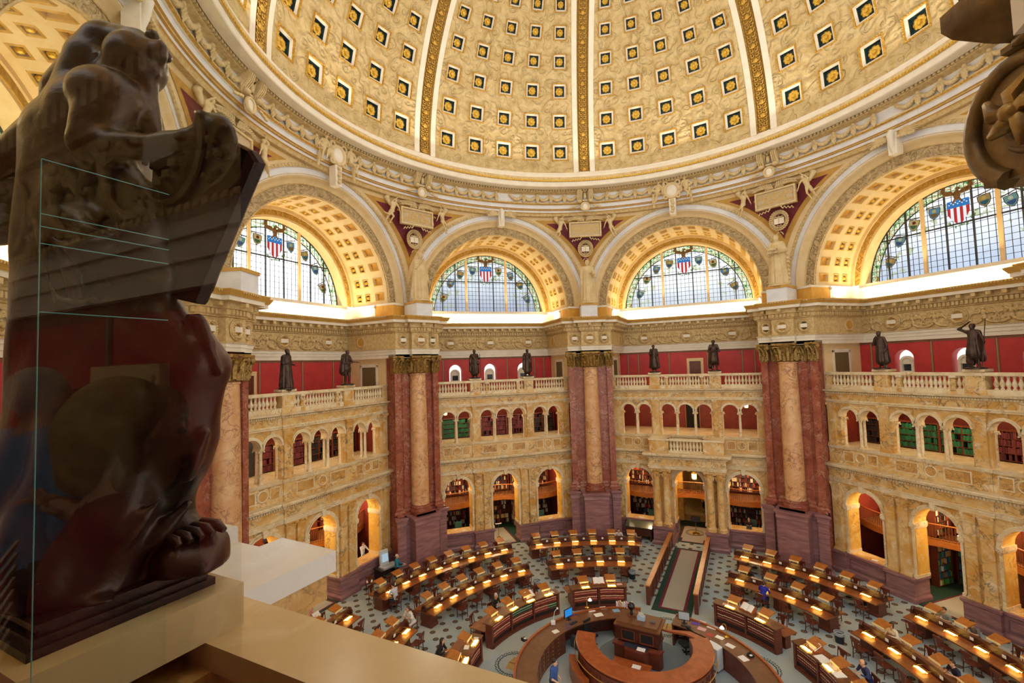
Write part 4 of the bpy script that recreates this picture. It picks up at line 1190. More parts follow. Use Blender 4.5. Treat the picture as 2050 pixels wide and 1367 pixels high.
def person(loc, rz_, label, pose='sit', top='E8E8EA', leg='2A3040', hair='dark', style='short', sleeve=0, female=False, res=.024, head_dy=0, arms=None, skirt=None, legtag=2, group=None, sc=1.0, bald=False, fat=1.0, shoes=None, hdir=0, lean=.18):
    if pose == 'sit':
        pel, ch = (0, .02, .5), (0, -lean, .98); hd = (0, -lean-.1+head_dy, 1.27)
        arms = arms or [((.26, -lean-.1, .86), (.12, -.46, .9)), ((-.26, -lean-.1, .86), (-.12, -.46, .9))]
        legs = [((.12, -.36, .5), (.13, -.28, .09)), ((-.12, -.36, .5), (-.13, -.26, .09))]
    elif pose == 'stand':
        pel, ch = (0, 0, .96), (0, -.02, 1.38); hd = (0, -.05+head_dy, 1.64)
        arms = arms or [((.25, .02, 1.16), (.24, -.14, .95)), ((-.25, .02, 1.16), (-.24, -.14, .95))]
        legs = [((.1, -.02, .5), (.11, .02, .09)), ((-.1, -.03, .5), (-.11, -.02, .09))]
    elif pose == 'walk':
        pel, ch = (0, 0, .96), (0, -.05, 1.38); hd = (0, -.1+head_dy, 1.63)
        arms = arms or [((.25, .08, 1.14), (.26, -.1, .95)), ((-.25, -.06, 1.14), (-.22, -.3, 1.08))]
        legs = [((.1, -.16, .52), (.1, -.22, .1)), ((-.1, .02, .5), (-.1, .22, .14))]
    P, ex = body(pel, ch, hd, arms, legs, 0, sleeve, female, skirt, fat=fat, legtag=legtag)
    V, F, t = sdf(P, res, .028)
    t = np.where(t == 1, 1, t)
    o = empty('person', loc, rz_, label=label, cat='person', group=group)
    if sc != 1: o.scale = (sc,)*3
    mats = [SKM, cloth(top), cloth(leg), cloth(shoes) if shoes else SHOE, EYE, LIP]
    link('body', sdf_obj(V, F, t, mats, 'person_body', ex), o)
    if not bald:
        V, F, t = sdf(hair_prims(hd, hdir, style), res*.7, .03)
        link('hair', sdf_obj(V, F, t, [HAIRM[hair]], 'person_hair'), o)
    return o

# ---------------------------------------------------------------- draped statues
def folds(n, amp, z0, z1, seed, tw=.6):
    rs = random.Random(seed); ph = rs.random()*6
    def f(X, Y, Z):
        th = np.arctan2(Y, X); m = np.clip((z1 - Z)/(z1-z0), 0, 1)
        w = np.sin(n*th + tw*np.sin(2.1*Z + ph) + 1.7*Z*tw + ph) * .65 + .45*np.sin((n*1.7)*th + 2.3*Z + ph*2)
        return -amp*w*(.35 + .65*m)
    return f
def statue_prims(kind='gown', arm=None, head_yaw=0, beard=False, h=1.0, lean=0):
    hd = (.0+lean, -.04, 1.66); P = []
    arms = arm or [((.26, -.02, 1.14), (.16, -.22, 1.08)), ((-.26, -.02, 1.14), (-.1, -.24, 1.16))]
    legs = [((.1, -.06, .5), (.12, -.02, .09)), ((-.1, 0, .5), (-.11, .04, .09))]
    B, ex = body((0, 0, .95), (lean*.6, -.01, 1.38), hd, arms, legs, 0, 1)
    P += B
    if kind == 'gown':
        P += [(1,'c',(0,.02,1.25),(0,.02,.12),.2,.29), (1,'c',(.12,.05,1.4),(.2,.06,.2),.12,.14), (1,'c',(-.12,.05,1.4),(-.2,.06,.2),.12,.14)]
    if kind == 'toga':
        P += [(1,'c',(0,.01,1.2),(0,0,.38),.19,.24), (1,'c',(-.15,-.1,1.42),(.18,-.14,.95),.07,.09), (1,'c',(.2,-.02,1.0),(.16,-.05,.4),.11,.13), (1,'c',(-.2,.05,1.35),(-.26,.02,.5),.1,.09)]
    if kind == 'cape':
        P += [(1,'c',(0,.1,1.42),(0,.16,.72),.2,.25), (1,'c',(.2,.06,1.35),(.28,.08,.7),.09,.1), (1,'c',(-.2,.06,1.35),(-.28,.08,.7),.09,.1), (2,'e',(0,0,.84),(.22,.19,.16))]
    if kind == 'coat':
        P += [(1,'c',(0,.03,1.25),(.02,.04,.42),.17,.25), (1,'c',(.16,.04,1.3),(.24,.08,.36),.09,.11), (1,'c',(-.16,.04,1.3),(-.22,.08,.36),.09,.11)]
    if kind == 'tunic':
        P += [(1,'c',(0,.02,1.2),(0,.02,.62),.18,.26), (1,'c',(-.12,.12,1.4),(-.2,.2,.3),.11,.16), (1,'c',(.1,.12,1.4),(.12,.2,.4),.1,.12)]
    if beard: P.append((0,'c',(hd[0],hd[1]-.09,1.58),(hd[0],hd[1]-.08,1.44),.05,.03))
    P += [(0,'e',(hd[0], hd[1]+.015, 1.71),(.086,.1,.085))]
    return P, ex
def statue(name, loc, rz_, mat_, label, cat='statue', kind='gown', sc=1.22, n=11, amp=.02, res=.03, extra=None, group=None, **k):
    P, ex = statue_prims(kind, **k)
    V, F, t = sdf(P, res, .035, folds(n, amp, .1, 1.3, len(label)))
    ex.m = [0]*len(ex.m)
    o = empty(name, loc, rz_, label=label, cat=cat, group=group); o.scale = (sc,)*3
    link('figure', sdf_obj(V, F, np.zeros(len(F), int), [mat_], 'statue_figure', ex), o)
    g = G(); g.lathe([(0,0),(.34,0),(.34,.05),(.3,.07),(0,.07)], 16); link('base', mesh('statue_base', g, mat_, 40), o)
    if extra: 
        nm, gg, mm = extra; link(nm, mesh(nm, gg, mm, 50), o)
    return o
Bz = M['bronze']
def bst(bay, x, label, **k): return statue('bronze_statue', W(BAYS[bay], x, 17.66, 12.3), rz(BAYS[bay]) + k.pop('turn', 0), Bz, label, sc=k.pop('sc', 1.2), **k)
bst('far_left', -2.1, 'bronze statue of a bearded scholar in a long gown on the far left balustrade', kind='gown', beard=True, n=13, amp=.024, turn=.25)
bst('far_left', 2.1, 'bronze statue in short cape and hose holding out one hand, far left bay', kind='cape', turn=.2, arm=[((.3,-.1,1.18),(.46,-.3,1.16)), ((-.26,.02,1.14),(-.14,-.2,1.1))], n=9)
g = G(); g.tube([(.36,-.12,0.06),(.33,-.12,1.5)], .018, 6)
bst('left', -2.1, 'bronze statue in a toga leaning on a staff, left bay balustrade', kind='toga', n=8, amp=.026, arm=[((.3,0,1.2),(.33,-.12,1.25)), ((-.28,.02,1.12),(-.22,-.06,.86))], extra=('staff', g, Bz))
bst('left', 2.1, 'bronze statue wrapped in a toga with one arm across the chest', kind='toga', n=9, amp=.022, arm=[((.26,0,1.12),(.2,-.1,.86)), ((-.25,-.04,1.16),(.04,-.2,1.3))], sc=1.18)
bst('center', -2.1, 'bronze statue in a long buttoned coat left of the gallery door', kind='coat', n=7, amp=.014, beard=True, sc=1.18)
bst('center', 2.1, 'bronze statue in a knee length cloak with arms folded right of the door', kind='tunic', n=10, amp=.02, beard=True, arm=[((.3,-.06,1.14),(.02,-.24,1.2)), ((-.3,-.06,1.12),(.0,-.24,1.12))], sc=1.26)
bst('right', -2.1, 'bronze statue in a heavy overcoat with one hand at its chin', kind='coat', n=9, amp=.022, arm=[((.28,-.02,1.1),(.22,-.1,.84)), ((-.28,-.1,1.16),(-.1,-.2,1.44))], lean=-.04, sc=1.2)
g = G(); g.tube([(.3,-.2,.06),(.42,-.02,1.95)], .016, 6)
bst('right', 2.1, 'bronze statue shading its eyes with a raised arm and holding a spear', kind='tunic', n=10, amp=.028, arm=[((.32,-.06,1.2),(.36,-.12,1.1)), ((-.42,-.06,1.6),(-.1,-.16,1.78))], extra=('spear', g, Bz), sc=1.22)
SP = M['stat_plaster']
def pst(k, label, **q): return statue('plaster_statue', W(PIERS[k], 0, 16.4, 17.66), rz(PIERS[k]), SP, label, sc=1.86, res=.026, **q)
g = G(); g.box(-.2,.06,-.3,-.24,1.0,1.3)
pst('B', 'pale plaster figure of a robed woman standing on the pier left of the left bay', kind='gown', n=12, amp=.026, arm=[((.27,.02,1.14),(.26,-.08,.86)), ((-.24,-.08,1.2),(-.06,-.22,1.42))])
g = G(); g.ball((.22,-.26,1.2), (.1,.06,.09), 10)
pst('C', 'pale plaster figure of a robed woman holding a round mirror at her left arm', kind='gown', n=11, amp=.022, arm=[((.26,-.06,1.08),(.16,-.24,1.16)), ((-.27,.02,1.12),(-.26,-.02,.84))], extra=('mirror', g, SP))
g = G(); g.box(-.2,.12,-.34,-.2,1.1,1.14); g.box(-.18,.1,-.33,-.21,1.22,1.26)
for i in range(6): g.tube([(-.16+.05*i,-.32,1.13),(-.16+.05*i,-.32,1.23)], .012, 5)
g.xz([(-.2,1.26),(.12,1.26),(-.04,1.32)], -.33, -.21)
for s in range(8): g.ball((.3+.02*(s % 2), .02, .1+.14*s), .06, 5)
pst('D', 'pale plaster figure of a laurelled woman holding a small temple model', kind='gown', n=10, amp=.024, arm=[((.28,.02,1.2),(.2,-.16,1.14)), ((-.26,-.06,1.1),(-.1,-.24,1.1))], extra=('temple_model', g, SP))

# ---- reliefs of the pendentives and of the ring
def genius(mirror_=1):
    m = mirror_
    P, ex = body((.0,0,.5), (.1*m,-.06,.92), (.24*m,-.12,1.16), [((.42*m,-.14,.78),(.52*m,-.12,.5)), ((.1*m,-.2,1.2),(.3*m,-.24,1.36))] if m > 0 else [((.1*m,-.2,1.2),(.3*m,-.24,1.36)), ((.42*m,-.14,.78),(.52*m,-.12,.5))],
                 [((-.2*m,-.12,.2),(-.56*m,-.02,.34)), ((.02*m,-.2,.1),(-.2*m,-.1,-.3))], 0, 0)
    P += [(0,'c',(-.06*m,.1,.95),(-.3*m,.1,1.35),.1,.16), (0,'c',(-.3*m,.1,1.35),(-.1*m,.08,1.6),.16,.08), (0,'c',(-.1*m,.05,.4),(-.36*m,.04,-.1),.12,.05), (0,'e',(.24*m,-.1,1.2),(.1,.11,.11))]
    V, F, t = sdf(P, .035, .03); ex.m = [0]*len(ex.m)
    return sdf_obj(V, F, np.zeros(len(F), int), [SP], 'winged_genius', ex)
GEN = {m: genius(m) for m in (1, -1)}
g = G()
g.box(-1.12,1.12,-.06,.12,-.5,.5,1)
for x0, x1, z0, z1 in ((-1.22,1.22,.46,.58),(-1.22,1.22,-.58,-.46),(-1.22,-1.1,-.46,.46),(1.1,1.22,-.46,.46)): g.box(x0,x1,-.14,.12,z0,z1,0)
for i in range(30):
    for z in (.47, -.47): g.ball((-1.08+.0745*i, -.13, z), .025, 4, 2)
for s in (-1, 1):
    for i in range(13): g.ball((s*1.11, -.13, -.44+.0735*i), .025, 4, 2)
    for k in range(10):
        a = .25+.075*k; g.tube([(s*(.12+.11*k),-.12,.72+.1*sin(k*.35)),(s*(.2+.12*k),-.2,.95+.12*sin(k*.3)-.02*k),(s*(.26+.13*k),-.16,1.0+.1*sin(k*.3)-.02*k)], [.045,.045,.01], 5, 0)
        g.tube([(s*(.12+.11*k),-.12,.72+.1*sin(k*.35)),(s*(.22+.12*k),-.2,.64+.1*sin(k*.3)),(s*(.3+.12*k),-.14,.6+.1*sin(k*.3))], [.045,.04,.01], 5, 0)
    g.tube([(s*.05,-.14,.62)]+[(s*(.1+.11*k),-.16,.7+.1*sin(k*.35)) for k in range(11)], .035, 5, 0)
    for k in range(4): g.ball((s*(.12+.13*k), -.14, .64), (.07,.06,.05), 5, 0)
    pts = [(s*(.34+.1*k), -.1, -.66-.1*(k % 2)*1.3-.02*k) for k in range(8)]
    g.tube([(s*.3,-.1,-.6)]+pts, .04, 5, 0)
tab_me = mesh('tablet', g, [SP, plain('tablet_face','C4AE8E',.6), M['gilt']], 50)
g = G()
for k in range(26):
    a = TAU*k/26
    for q in (0, 1): g.tube([((.5+.12*q)*cos(a)*.86,-.08,(.5+.12*q)*sin(a)), ((.53+.1*q)*cos(a+.16)*.86,-.18,(.53+.1*q)*sin(a+.16)), ((.5+.18*q)*cos(a+.26)*.86,-.1,(.5+.18*q)*sin(a+.26))], [.07,.06,.015], 5, 0)
g.tube([(.52*cos(TAU*k/20)*.86,-.02,.52*sin(TAU*k/20)) for k in range(21)], .1, 6, 0)
for s in (-1, 1):
    g.box(min(0,s*.3), max(0,s*.3), -.1, -.02, -.22, .16, 1); g.tube([(0,-.06,-.36),(s*.12,-.08,-.3),(s*.16,-.08,-.38),(s*.02,-.08,-.46)], .03, 5, 0)
    g.tube([(s*.04,-.06,-.75),(s*.14,-.08,-.82),(s*.2,-.06,-.96)], .03, 5, 0)
    for k in range(3): g.tube([(0,-.08,.16),(s*(.06+.08*k),-.1,.26),(s*(.1+.1*k),-.1,.22-.04*k)], [.03,.03,.01], 5, 0)
g.tube([(0,-.12,-.24),(0,-.12,.34)], .02, 5, 0)
wre_me = mesh('wreath_with_book', g, [SP, M['pale']], 50)
def text(body_, size, mat_, parent, loc, rot=(pi/2,0,0), sp=1.0, name='inscription', ex=.004):
    c = bpy.data.curves.new(name, 'FONT'); c.body = body_; c.size = size; c.align_x = 'CENTER'; c.align_y = 'CENTER'; c.extrude = ex; c.space_line = sp; c.resolution_u = 2
    c.materials.append(mat_); f = bpy.data.objects.new(name, c); COL.objects.link(f); bpy.context.view_layer.update()
    me = bpy.data.meshes.new_from_object(f.evaluated_get(bpy.context.evaluated_depsgraph_get())); bpy.data.objects.remove(f)
    o = bpy.data.objects.new(name, me); COL.objects.link(o); o.parent = parent; o.location = loc; o.rotation_euler = rot; return o
QUOTE = {'D': 'AS ONE LAMP LIGHTS\nANOTHER NOR GROWS LESS\nSO NOBLENESS\nENKINDLETH NOBLENESS', 'C': 'THE INQUIRY KNOWLEDGE\nAND BELIEF OF TRUTH\nIS THE SOVEREIGN GOOD\nOF HUMAN NATURE', 'B': 'HITHER AS TO THEIR FOUNTAIN\nOTHER STARS\nREPAIRING IN THEIR\nGOLDEN URNS DRAW LIGHT', 'A': '', 'E': ''}
for k in 'ABCDE':
    a = PIERS[k]; r = rz(a)
    t_ = empty('inscribed_tablet', W(a, 0, 16.72, 23.45), r, label='gilt inscription tablet above the pier '+PDESC[k], cat='tablet')
    link('tablet', tab_me, t_)
    if QUOTE[k]: text(QUOTE[k], .2, M['bright_gold'], t_, (0,-.075,0), sp=.9)
    link('laurel_wreath', wre_me, None, W(a, 0, 17.2, 22.05), r, label='laurel wreath round an open book on the maroon panel '+PDESC[k], cat='wreath')
    for m in (1, -1):
        link('winged_genius', GEN[m], None, W(a, -m*1.95, 16.5, 23.0), r, sc=1.02, label='winged plaster figure holding the %s end of the tablet %s' % ('left' if m > 0 else 'right', PDESC[k]), cat='figure')
# seated pair with cartouche over the crown of two of the arches
def ringfig(m):
    P, ex = body((.0,0,.5), (.04*m,-.08,.94), (.1*m,-.14,1.2), [((.3,-.1,.8),(.46,-.1,1.05)), ((-.3,-.1,.8),(-.4,-.2,.55))], [((.12-.1*m,-.34,.42),(-.06*m,-.3,-.02)), ((-.12-.1*m,-.3,.36),(-.3*m,-.24,-.12))], 0, 0)
    P += [(0,'c',(-.1*m,.05,.9),(-.28*m,.02,-.3),.1,.07), (0,'e',(.1*m,-.12,1.25),(.1,.11,.1))]
    V, F, t = sdf(P, .035, .03); ex.m = [0]*len(ex.m)
    return sdf_obj(V, F, np.zeros(len(F), int), [SP], 'seated_figure', ex)
RF = {m: ringfig(m) for m in (1, -1)}
g = G()
g.ball((0,-.1,0), (.42,.22,.52), 14, 1); g.torus((0,-.16,0), .5, .13, 'y', 20, 8, 0)
for s in (-1, 1):
    g.torus((s*.42,-.2,.5), .17, .07, 'y', 12, 6, 0); g.torus((s*.42,-.2,-.42), .14, .06, 'y', 12, 6, 0); g.ball((s*.6,-.12,.05), (.15,.14,.3), 8, 0)
g.xz([(-.24,-.6),(.24,-.6),(.2,-1.75),(-.2,-1.75)], -.2, .3, 1)
for k in range(5): g.ball((.05*(k % 2), -.26, -.75-.2*k), (.13,.1,.12), 6, 0)
cart = mesh('cartouche', g, [SP, M['pale']], 50)
for nm in ('far_left', 'center'):
    a = BAYS[nm]; r = rz(a)
    link('cartouche', cart, None, W(a, 0, 16.1, 25.4), r, label='oval plaster cartouche over the crown of the arch of '+BAYDESC[nm], cat='cartouche')
    for m in (1, -1):
        link('seated_figure', RF[m], None, W(a, -m*1.0, 16.0, 24.75), r, sc=1.12, label='plaster figure seated %s of the cartouche over %s' % ('left' if m > 0 else 'right', BAYDESC[nm]), cat='figure')
# ================================================================ BALUSTRADES
g = G(); g.lathe([(.085,0),(.085,.05),(.055,.08),(.05,.1),(.1,.22),(.105,.28),(.06,.42),(.045,.5),(.07,.53),(.045,.56),(.08,.6),(.08,.64)], 10)
BAL = mesh('baluster', g, M['cream_marble'], 40)
def balustrade(parent, xs, y, zb):
    for x in xs: link('baluster', BAL, parent, (x, y, zb))
GBAY = {'near_left':0,'far_left':1,'left':2,'center':3,'right':4}
g = G(); g.box(-5.4,5.4,17.52,17.86,11.08,11.34); pl_me = mesh('plinth', g, M['cream_marble'])
g = G(); g.sweep([(-5.4,17.52),(5.4,17.52)], [(.02,11.97),(.05,11.99),(.05,12.1),(.02,12.14),(-.36,12.14),(-.36,11.97)]); g.box(-5.4,5.4,17.54,17.84,11.97,12.12); rail_me = mesh('rail', g, M['cream_marble'])
g = G()
for x in (-2.1, 2.1): pass
def die(x, w, y0=17.47, top=12.3):
    g = G(); g.box(x-w/2,x+w/2,y0+.03,18.0,11.08,top-.12,0); g.box(x-w/2-.05,x+w/2+.05,y0-.03,18.1,top-.12,top,1); g.box(x-w/2-.03,x+w/2+.03,y0,18.0,11.08,11.3,0)
    panel(g, x-w/2+.08, x+w/2-.08, 11.4, 12.05, y0+.03, 1, .04, .015) if w > .5 else None
    return mesh('pedestal', g, [M['gold_marble'], M['cream_marble']])
DIES = [die(-2.1,.78), die(2.1,.78), die(-5.25,.34,17.5,12.16), die(5.25,.34,17.5,12.16), die(-1.22,.18,17.5,12.0), die(1.22,.18,17.5,12.0)]
XS = [-4.95+.215*i for i in range(11)] + [-1.6+.2*i for i in range(2)] + [-1.0+.2*i for i in range(11)] + [1.4, 1.6] + [2.8+.215*i for i in range(11)]
for nm, ang in BAYS.items():
    b = empty('balustrade', W(ang, 0, 0, 0), rz(ang), label='marble balustrade along the gallery edge of '+BAYDESC[nm], cat='balustrade')
    link('plinth', pl_me, b); link('rail', rail_me, b)
    for d in DIES: link('pedestal', d, b)
    balustrade(b, XS, 17.68, 11.34)
g = G(); g.box(-1.15,1.15,16.36,16.66,7.4,7.5); rl = mesh('rail', g, M['cream_marble'])
b = empty('balcony_balustrade', (0,0,0), rz(67.5), label='short marble balcony balustrade over the entrance arch', cat='balustrade')
link('rail', rl, b)
for i in range(10): link('baluster', BAL, b, (-1.0+.222*i, 16.52, 6.72), sc=(1.1,1.1,1.08))

# ================================================================ ALCOVES WITH BOOKS
PAL = {'mixed': ['5A1C1A','2A2430','D8C8A6','3A2A20','8A3A20','E4DCCC','26324A','A8502A','1E1A18','6A5A40'],
       'green': ['1E6A48','1A5C40','22744E','185038'], 'maroon': ['5E1E30','6E2438','501A2A','74303E'], 'dark': ['241A1A','2E2226','1E1E24','382A2A','141418'],
       'cream': ['D8CDAE','C9BE96','E2DAC0','B5AE8E'], 'bright': ['2E6EA8','58B85A','E8E4D0','3E8AB8','B86A38','A8D060','24508A','D8B080','2E7A5E'], 'light': ['E8E0CC','D8CFBA','C8483A','3A5A7A','F0EAD8','8A3A2A','E0C070','6A2A3A','2E4A3E']}
BM = {}
for k, cs in PAL.items(): BM[k] = [plain('book_%s_%d' % (k, i), c, .6) for i, c in enumerate(cs)]
def books_mesh(w, rows, pal, seed, d=.24, fill=.9):
    rs = random.Random(seed); g = G(); n = len(PAL[pal])
    for z, h in rows:
        x = -w/2
        run = rs.randrange(n)
        while x < w/2-.05:
            t = rs.uniform(.03,.07)
            if rs.random() > fill: x += rs.uniform(.1,.3); continue
            if rs.random() < .35: run = rs.randrange(n)
            hh = h*rs.uniform(.68,.92)
            g.box(x, min(x+t-.004, w/2), -.02-rs.random()*.03, d, z, z+hh, run if rs.random() < .75 else rs.randrange(n)); x += t
    return mesh('books', g, BM[pal])
def case_mesh(w, rows, d=.3):
    g = G(); z1 = rows[-1][0]+rows[-1][1]
    g.box(-w/2-.05,w/2+.05,d-.02,d+.02,rows[0][0]-.1,z1,0)
    for s in (-1, 1): g.box(s*(w/2+.02)-.03, s*(w/2+.02)+.03, -.06, d, rows[0][0]-.1, z1, 0)
    for z, h in rows: g.box(-w/2,w/2,-.06,d,z-.03,z,0)
    g.box(-w/2-.06,w/2+.06,-.08,d,z1-.02,z1+.05,0)
    if w > 1.4: g.box(-.03,.03,-.05,d,rows[0][0],z1,0)
    return mesh('frame', g, M['wood_red'])
def rows(z0, n, h): return [(z0+i*h, h) for i in range(n)]
CASES = {}
def bookcase(kind, w, z0, n, h, pal, seed, loc, rz_, label, group=None, fill=.9):
    key = (w, z0, n, h)
    if key not in CASES: CASES[key] = case_mesh(w, rows(z0, n, h))
    k2 = key + (pal, seed, fill)
    if k2 not in CASES: CASES[k2] = books_mesh(w-.08, rows(z0, n, h), pal, seed, .24, fill)
    o = empty('bookcase', loc, rz_, label=label, cat='bookcase', group=group)
    link('frame', CASES[key], o); link('books', CASES[k2], o, kind='stuff')
    return o
g = G()
for x0, x1 in ((-5.5,-1.7),(1.7,5.5)): g.box(x0,x1,22.3,22.5,0,5.6,0)
g.box(-5.5,5.5,22.3,22.5,5.6,11,0)
for s in (-1, 1):
    a, b = sorted((s*5.5, s*5.62)); g.box(a, b, 18.4, 22.4, 0, 11, 0)
g.box(-5.55,5.55,18.0,22.4,5.56,7.6,1); g.box(-5.55,5.55,18.1,22.4,10.86,10.98,2); g.box(-5.5,5.5,20.7,22.5,10.9,11.1,2)
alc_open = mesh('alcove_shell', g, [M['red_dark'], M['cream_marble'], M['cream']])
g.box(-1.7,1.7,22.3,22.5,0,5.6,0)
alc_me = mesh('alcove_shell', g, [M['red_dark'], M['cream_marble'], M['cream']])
g = G(); g.box(-5.5,5.5,18.4,22.3,.0,.012,0); g.box(-1.0,1.0,17.3,18.4,.0,.012,0); g.box(-.82,.82,17.45,21.0,.0,.016,1); g.box(-.72,.72,17.55,20.9,.0,.02,2)
alc_floor = mesh('alcove_carpet', g, [M['green_carpet'], M['red_carpet'], M['beige_carpet']])
g = G()     # inner gallery: curved wooden balcony with a railing
def bal_y(x): return 19.75 + .55*cos(x*pi/3.58)
xs = [-5.5+11*i/44 for i in range(45)]
for i in range(44):
    a, b = xs[i], xs[i+1]
    g.prism([(a, bal_y(a)), (b, bal_y(b)), (b, 21.6), (a, 21.6)], 2.55, 2.72, 0)
    g.quad((a,bal_y(a)-.01,2.42),(b,bal_y(b)-.01,2.42),(b,bal_y(b)-.01,2.78),(a,bal_y(a)-.01,2.78), 1)
floor_b = mesh('balcony_floor', g, [M['wood_brown'], M['wood_orange']])
g = G(); g.tube([(x, bal_y(x)+.03, 3.62) for x in xs], .035, 6); g.tube([(x, bal_y(x)+.03, 2.84) for x in xs], .018, 5); hand_me = mesh('handrail', g, M['wood_orange'], 60)
g = G()
for i in range(88):
    x = -5.45+10.9*i/87; y = bal_y(x)+.03; g.box(x-.012, x+.012, y-.012, y+.012, 2.72, 3.6)
rods_me = mesh('railing_rods', g, M['wood_brown'])
BOOKV = {'far_left': ('mixed','mixed','dark'), 'left': ('mixed','light','green'), 'center': ('mixed','light',None), 'right': ('mixed','bright','dark'), 'near_left': ('mixed','light','dark')}
for nm, ang in BAYS.items():
    r = rz(ang); w = WALLS[nm]; up, lo, top = BOOKV[nm]; q = GBAY[nm]
    link('alcove_shell', alc_open if nm == 'center' else alc_me, w)
    link('alcove_carpet', alc_floor, w, kind='structure')
    if nm == 'near_left': continue
    bl = empty('inner_balcony', (0,0,0), r, label='curved wooden book balcony with slim railing inside '+BAYDESC[nm], cat='balcony')
    link('balcony_floor', floor_b, bl); link('handrail', hand_me, bl); link('railing_rods', rods_me, bl)
    for i, (x, pl) in enumerate(((-3.58, 'left'), (0, 'middle'), (3.58, 'right'))):
        if nm == 'center' and i == 1: continue
        bookcase('b', 3.1, .1, 6, .37, lo if not (nm == 'right' and i == 0) else 'cream', q*7+i, W(ang, x, 21.85), r, 'tall lower bookcase behind the %s ground arch of %s' % (pl, BAYDESC[nm]), fill=.82 if lo == 'light' else .9)
        bookcase('b', 3.1, 2.86, 7, .36, up, q*5+i, W(ang, x, 21.85), r, 'upper bookcase on the balcony behind the %s arch of %s' % (pl, BAYDESC[nm]))
    for s in (-1, 1):
        sd = 'left' if s < 0 else 'right'
        bookcase('b', 1.2, .1, 6, .37, lo, 31+q, W(ang, s*1.72, 20.95), r - s*pi/2, 'crosswise lower bookcase %s of the middle arch inside %s' % (sd, BAYDESC[nm]))
        bookcase('b', 1.2, 2.86, 7, .36, up, 41+q, W(ang, s*1.72, 20.95), r - s*pi/2, 'crosswise balcony bookcase %s of the middle arch inside %s' % (sd, BAYDESC[nm]))
    if top:
        for i in range(5):
            pal = {'left': ['green','green','maroon','maroon','dark'], 'far_left': ['dark','maroon','maroon','dark','dark'], 'right': ['dark','green','green','maroon','green']}.get(nm, ['dark']*5)[i]
            bookcase('b', 2.0, 7.7, 4, .36, pal, i, W(ang, -4.2+2.1*i, 20.2), r, '%s bound volumes in the %s case of the upper arcade of %s' % (pal, ORD[i], BAYDESC[nm]), fill=.97)
# notices on a dark door behind the second arch of the far left bay
o = empty('alcove_door', W(157.5, -2.95, 19.9, 7.65), rz(157.5), label='dark steel door with pink paper notices behind the second upper arch of the far left bay', cat='door')
g = G(); g.box(-.5,.5,0,.06,0,1.95,0); obj('panel', g, plain('steel_door','2A3034',.4), o)
g = G(); g.box(-.2,.1,-.02,0,1.3,1.52); g.box(-.25,.05,-.02,0,1.02,1.24); obj('notice', g, plain('pink_paper','D85A6A',.7), o)
g = G(); g.box(-.08,.18,-.02,0,.82,1.06); obj('notice', g, M['paper'], o)
# entrance corridor behind the middle arch
c = empty('wall_corridor', (0,0,0), rz(67.5), kind='structure', cat='corridor', label='golden marble entrance corridor beyond the middle arch')
g = G()
for s in (-1, 1):
    a, b = sorted((s*1.5, s*1.75)); g.box(a, b, 18.5, 31, 0, 5.2, 0); a, b = sorted((s*1.05, s*1.6)); g.box(a, b, 22.2, 22.6, 0, 5.0, 0)
    a, b = sorted((s*1.02, s*1.5)); g.box(a, b, 18.4, 19.4, 0, 1.25, 2)
g.box(-1.7,1.7,31,31.2,0,5.2,1); g.box(-1.7,1.7,18.5,31.2,5.2,5.4,1)
obj('corridor_walls', g, [M['jamb_marble'], M['gold_marble'], M['brown_marble']], c)
g = G(); g.box(-1.5,1.5,22.3,31,.0,.014,0); g.box(-1.5,1.5,18.4,22.3,0,.013,1); g.box(-.95,.95,18.1,20.9,.0,.018,2); g.box(-.86,.86,18.2,20.8,0,.022,3)
g.torus((0,19.5,.022), .62, .03, 'z', 28, 4, 4); g.torus((0,19.5,.022), .5, .02, 'z', 28, 4, 5); g.lathe([(.36,.026),(0,.027)], 20, (0,19.5,0), mi=6)
obj('corridor_carpet', g, [plain('tan_carpet','A89A6A',.95), M['green_carpet'], M['red_carpet'], M['beige_carpet'], plain('emblem_ring','5E5030',.9), plain('emblem_ring_b','8A7438',.9), plain('emblem_gold','C0A04A',.8)], c, kind='structure')
# hanging lanterns
g = G(); g.lathe([(.0,0),(.1,.02),(.15,.1),(.15,.36),(.1,.42),(0,.44)], 8); lg = mesh('glass', g, glow('lantern_glow','FFD890',7.0), 60)
g = G(); g.lathe([(.17,.0),(.17,.03)], 8); g.lathe([(.17,.36),(.17,.4),(.05,.5)], 8); g.tube([(0,0,.48),(0,0,1.0)], .012, 5)
for k in range(8): a = TAU*k/8; g.tube([(.155*cos(a),.155*sin(a),.02),(.155*cos(a),.155*sin(a),.38)], .012, 4)
lm = mesh('metal_frame', g, M['brass'])
def lantern(loc, label, s=1.0):
    o = empty('hanging_lantern', loc, 0, label=label, cat='lamp'); o.scale = (s,)*3; link('glass', lg, o); link('metal_frame', lm, o); return o
lantern(W(67.5, 0, 21.0, 3.7), 'brass lantern hanging in the entrance corridor', 1.25)
for nm, xs_ in (('far_left', ()), ('left', (-4.1, 2.9)), ('center', (.5, 4.0)), ('right', (1.1,))):
    for i, x in enumerate(xs_): lantern(W(BAYS[nm], x, 19.2, 9.55), 'small lit lantern behind the %s upper arches of %s' % ((('left' if x < 1 else 'right') if len(xs_) > 1 else 'middle'), BAYDESC[nm]), .9)
# wall clocks and door seen through the upper entrance arcade
o = empty('alcove_door', W(67.5, .0, 22.2, 7.6), rz(67.5), label='dark door on the red wall behind the upper arches over the entrance', cat='door')
g = G(); g.box(-.5,.5,0,.08,0,2.0); obj('leaf', g, M['void'], o)
g = G(); g.box(-.58,-.5,-.03,.08,0,2.08); g.box(.5,.58,-.03,.08,0,2.08); g.box(-.5,.5,-.03,.08,2.0,2.08); obj('frame', g, M['stencil'], o)
